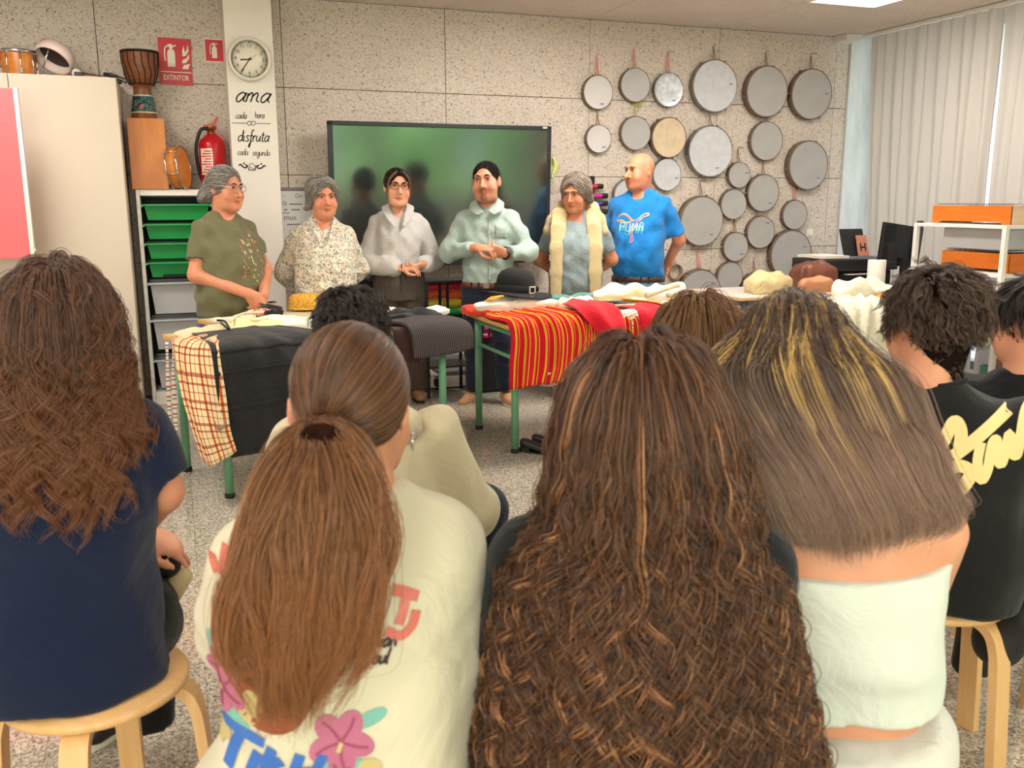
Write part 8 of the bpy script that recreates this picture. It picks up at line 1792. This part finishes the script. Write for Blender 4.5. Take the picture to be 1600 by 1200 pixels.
def boy_black():
    st = Stu('person with thick tousled hair in a black T-shirt with large cream script', 1472, 402, 2.06, -8); hs = 1.04; top = st.top-.03
    zs = st.L(1480, 640)[2]-.01; tx = .04; sh = [np.array([tx+sd*.165, 0, zs-.03]) for sd in (-1, 1)]
    arms = [(sh[0], np.array([tx-.19, .14, zs-.26]), np.array([-.05, .34, zs-.32]), (.4, .8, -.2), (0, 0, -1), 1), (sh[1], np.array([tx+.25, .08, zs-.27]), np.array([.12, .32, zs-.34]), (-.2, .8, -.3), (0, 0, -1), -1)]
    c, R, T, zs = seated_body(st, top, hs, 42, 6, 'y', -.01, .03, arms, zs, .006, .054, .6, tx=tx)
    sec = [(.455, .175, .14, .06, .0), (.56, .18, .145, .06, 0), (zs-.3, .185, .135, tx+.01, -.01), (zs-.15, .192, .135, tx, -.02), (zs-.05, .188, .118, tx, -.015), (zs+.015, .15, .09, tx*.8, -.008), (zs+.05, .098, .072, tx*.4, -.005), (zs+.08, .070, .064, .0, .0)]
    ts = tee(st, zs, cloth('black_jersey', (26, 25, 24), .08, 800, .2, 7), arms, .455, 1.0, .85, 'tshirt', .078, .088, .005, 24, sections=sec, freq=20)
    MB().tube([(.0+.074*cos(q), .004+.066*sin(q), zs+.078+.010*sin(q)) for q in np.linspace(0, 2*pi, 37)[:-1]], .008, 6, True).build('collar_rib', cloth('black_jersey', (26, 25, 24)), ts)
    L = lambda px, py: (lambda q: (q[0], q[2]))(st.L(px, py, -.12)); O, AX, AZ = (0, -.4, 0), (1, 0, 0), (0, 0, 1); CR = plain('print_cream_script', (232, 206, 140), .7)
    decal(st.e, ts, [[L(1500, 705), L(1500, 680), L(1488, 666), L(1476, 690), L(1462, 718), L(1456, 734)], [L(1456, 735), L(1478, 734), L(1502, 728), L(1518, 738), L(1508, 758), L(1490, 772), L(1470, 772)], [L(1590, 636), L(1560, 662), L(1525, 690), L(1490, 715)]], O, AX, AZ, .026, CR, 'script_print', .002)
    decal(st.e, ts, [[L(1532, 696), L(1528, 725), L(1534, 750), L(1543, 735), L(1549, 700), L(1555, 694), L(1557, 715), L(1562, 730), L(1568, 715), L(1575, 686), L(1580, 715), L(1586, 718), L(1592, 690), L(1598, 655), L(1606, 650), L(1612, 700)]], O, AX, AZ, .019, CR, 'script_print', .0024)
    seated_legs(st, cloth('charcoal_cargo', (40, 38, 34), .1), BLACK, plain('black_sole', (30, 30, 30), .7), feet=False)
    # one foot drawn back beside the stool, sole to the camera
    p = st.L(1560, 985, .02); B = SDF(p-.2, p+.22, .007); B.cone(p+[-.03, .12, -.02], p+[.0, .0, -.035], .045, .05, .02); B.cone(p+[.0, .0, -.04], p+[.05, -.02, .05], .05, .04, .03); so = sdf_obj(st.e, B, plain('black_shoe', (22, 22, 23), .6), 'shoe')
    B = SDF(p-.2, p+.24, .009); B.cone((.14, .36, .50), p+[.02, .10, .05], .066, .052, .02); B.cone(p+[.02, .14, .09], p+[.09, .03, .07], .05, .045, .02); sdf_obj(st.e, B, cloth('charcoal_cargo', (40, 38, 34)), 'trouser_leg')
    shoe(st.e, (-.12, .40), pi, plain('black_shoe', (22, 22, 23), .6), BLACKM)
    short_hair(st, c, R, hs, plain('hair_boy_base', (26, 18, 15), .95, spec=.05, var=.3, vscale=70), HBOY, 9000, .085, 71, .55, vol=.018, neckz=-.12, curl=(.0055, .05, .2))
    stool(st.X+.06, st.Y, .95, 'birch stool under the person in black with cream script'); return st
boy_black()
def boy_edge():
    st = Stu('person with dark hair in black, cut off by the right edge', 1622, 428, 2.5, 0); hs = 1.0; top = st.top-.02; zs = top-.32; sh = [np.array([sd*.155, 0, zs-.03]) for sd in (-1, 1)]
    arms = [(sh[0], np.array([-.22, .08, zs-.26]), np.array([-.08, .30, zs-.32]), (.4, .8, -.2), (0, 0, -1), 1), (sh[1], np.array([.23, .08, zs-.26]), np.array([.1, .3, zs-.32]), (-.2, .8, -.3), (0, 0, -1), -1)]
    c, R, T, zs = seated_body(st, top, hs, 62, 4, 'y', .0, .03, arms, zs, .007, .052, .5); head_parts(st.e, T, R, hs, HD_B)
    tee(st, zs, cloth('black_tee', (24, 24, 26)), arms, .452, 1.0, .7, 'tshirt', .07, .08, .005, 34); seated_legs(st, DENIMD, BLACK, BLACKM)
    short_hair(st, c, R, hs, HD_B, HDARK, 6400, .08, 81, .3, vol=.012, curl=(.002, .08, .2)); stool(st.X, st.Y, .4, 'birch stool under the person cut off by the right edge'); return st
boy_edge()
def girl_back():
    st = Stu('person with smooth brown hair mostly hidden behind the blond streaked hair', 1095, 455, 2.3, 0); hs = 1.05; top = st.top-.012; zs = top-.31; sh = [np.array([sd*.14, 0, zs-.03]) for sd in (-1, 1)]
    arms = [(sh[0], np.array([-.2, .08, zs-.26]), np.array([-.08, .28, zs-.32]), (.4, .8, -.2), (0, 0, -1), 1), (sh[1], np.array([.2, .08, zs-.26]), np.array([.1, .28, zs-.32]), (-.2, .8, -.3), (0, 0, -1), -1)]
    c, R, T, zs = seated_body(st, top, hs, 0, 8, 'y', .0, .04, arms, zs, .009, .05); tee(st, zs, cloth('grey_tee', (120, 116, 112)), arms, .452, .95, .6, 'tshirt', .064, .072, .004, 44, hscale=.01); seated_legs(st, DENIMD, BLACK, BLACKM)
    cc, _, rr = head_col(c, hs); cap = SDF(c-np.array([.22, .22, .4]), c+.2, .008); cap.ell(cc, rr*1.07, None, 0); cap.ell(c+np.array([0, .15, -.05]), np.array([.085, .09, .12]), None, .01, 's'); cap.chain([c+[0, -.05, -.03], c+[0, -.08, -.2]], [.085, .09], .04, flat=((0, 1, 0), .5)); ho = sdf_obj(st.e, cap, plain('hair_chestnut_base', (66, 42, 24), .95, spec=.05, var=.3, vscale=60), 'hair')
    r = np.random.default_rng(51); u, P0 = scalp_roots(c, hs, 320, 52, .3, -.4); cols = [(cc, np.eye(3), rr), (st.secs, None, .012)]
    G = hair_fall(P0, fall_dir(u), r.uniform(.34, .42, len(u)), 24, cols, .008+.012*r.uniform(size=len(u)), .28, .5, 3); curves_obj('hair_strands', clump(G, 11, .0058, [.8, 1, 1, .7], 5, None, .1), .0007, hair_mat('hair_chestnut', [(74, 46, 24), (112, 74, 40), (150, 108, 64), (92, 60, 32)], None, .34), ho)
    stool(st.X, st.Y, .7, 'birch stool under the person hidden behind the streaked hair'); return st
girl_back()
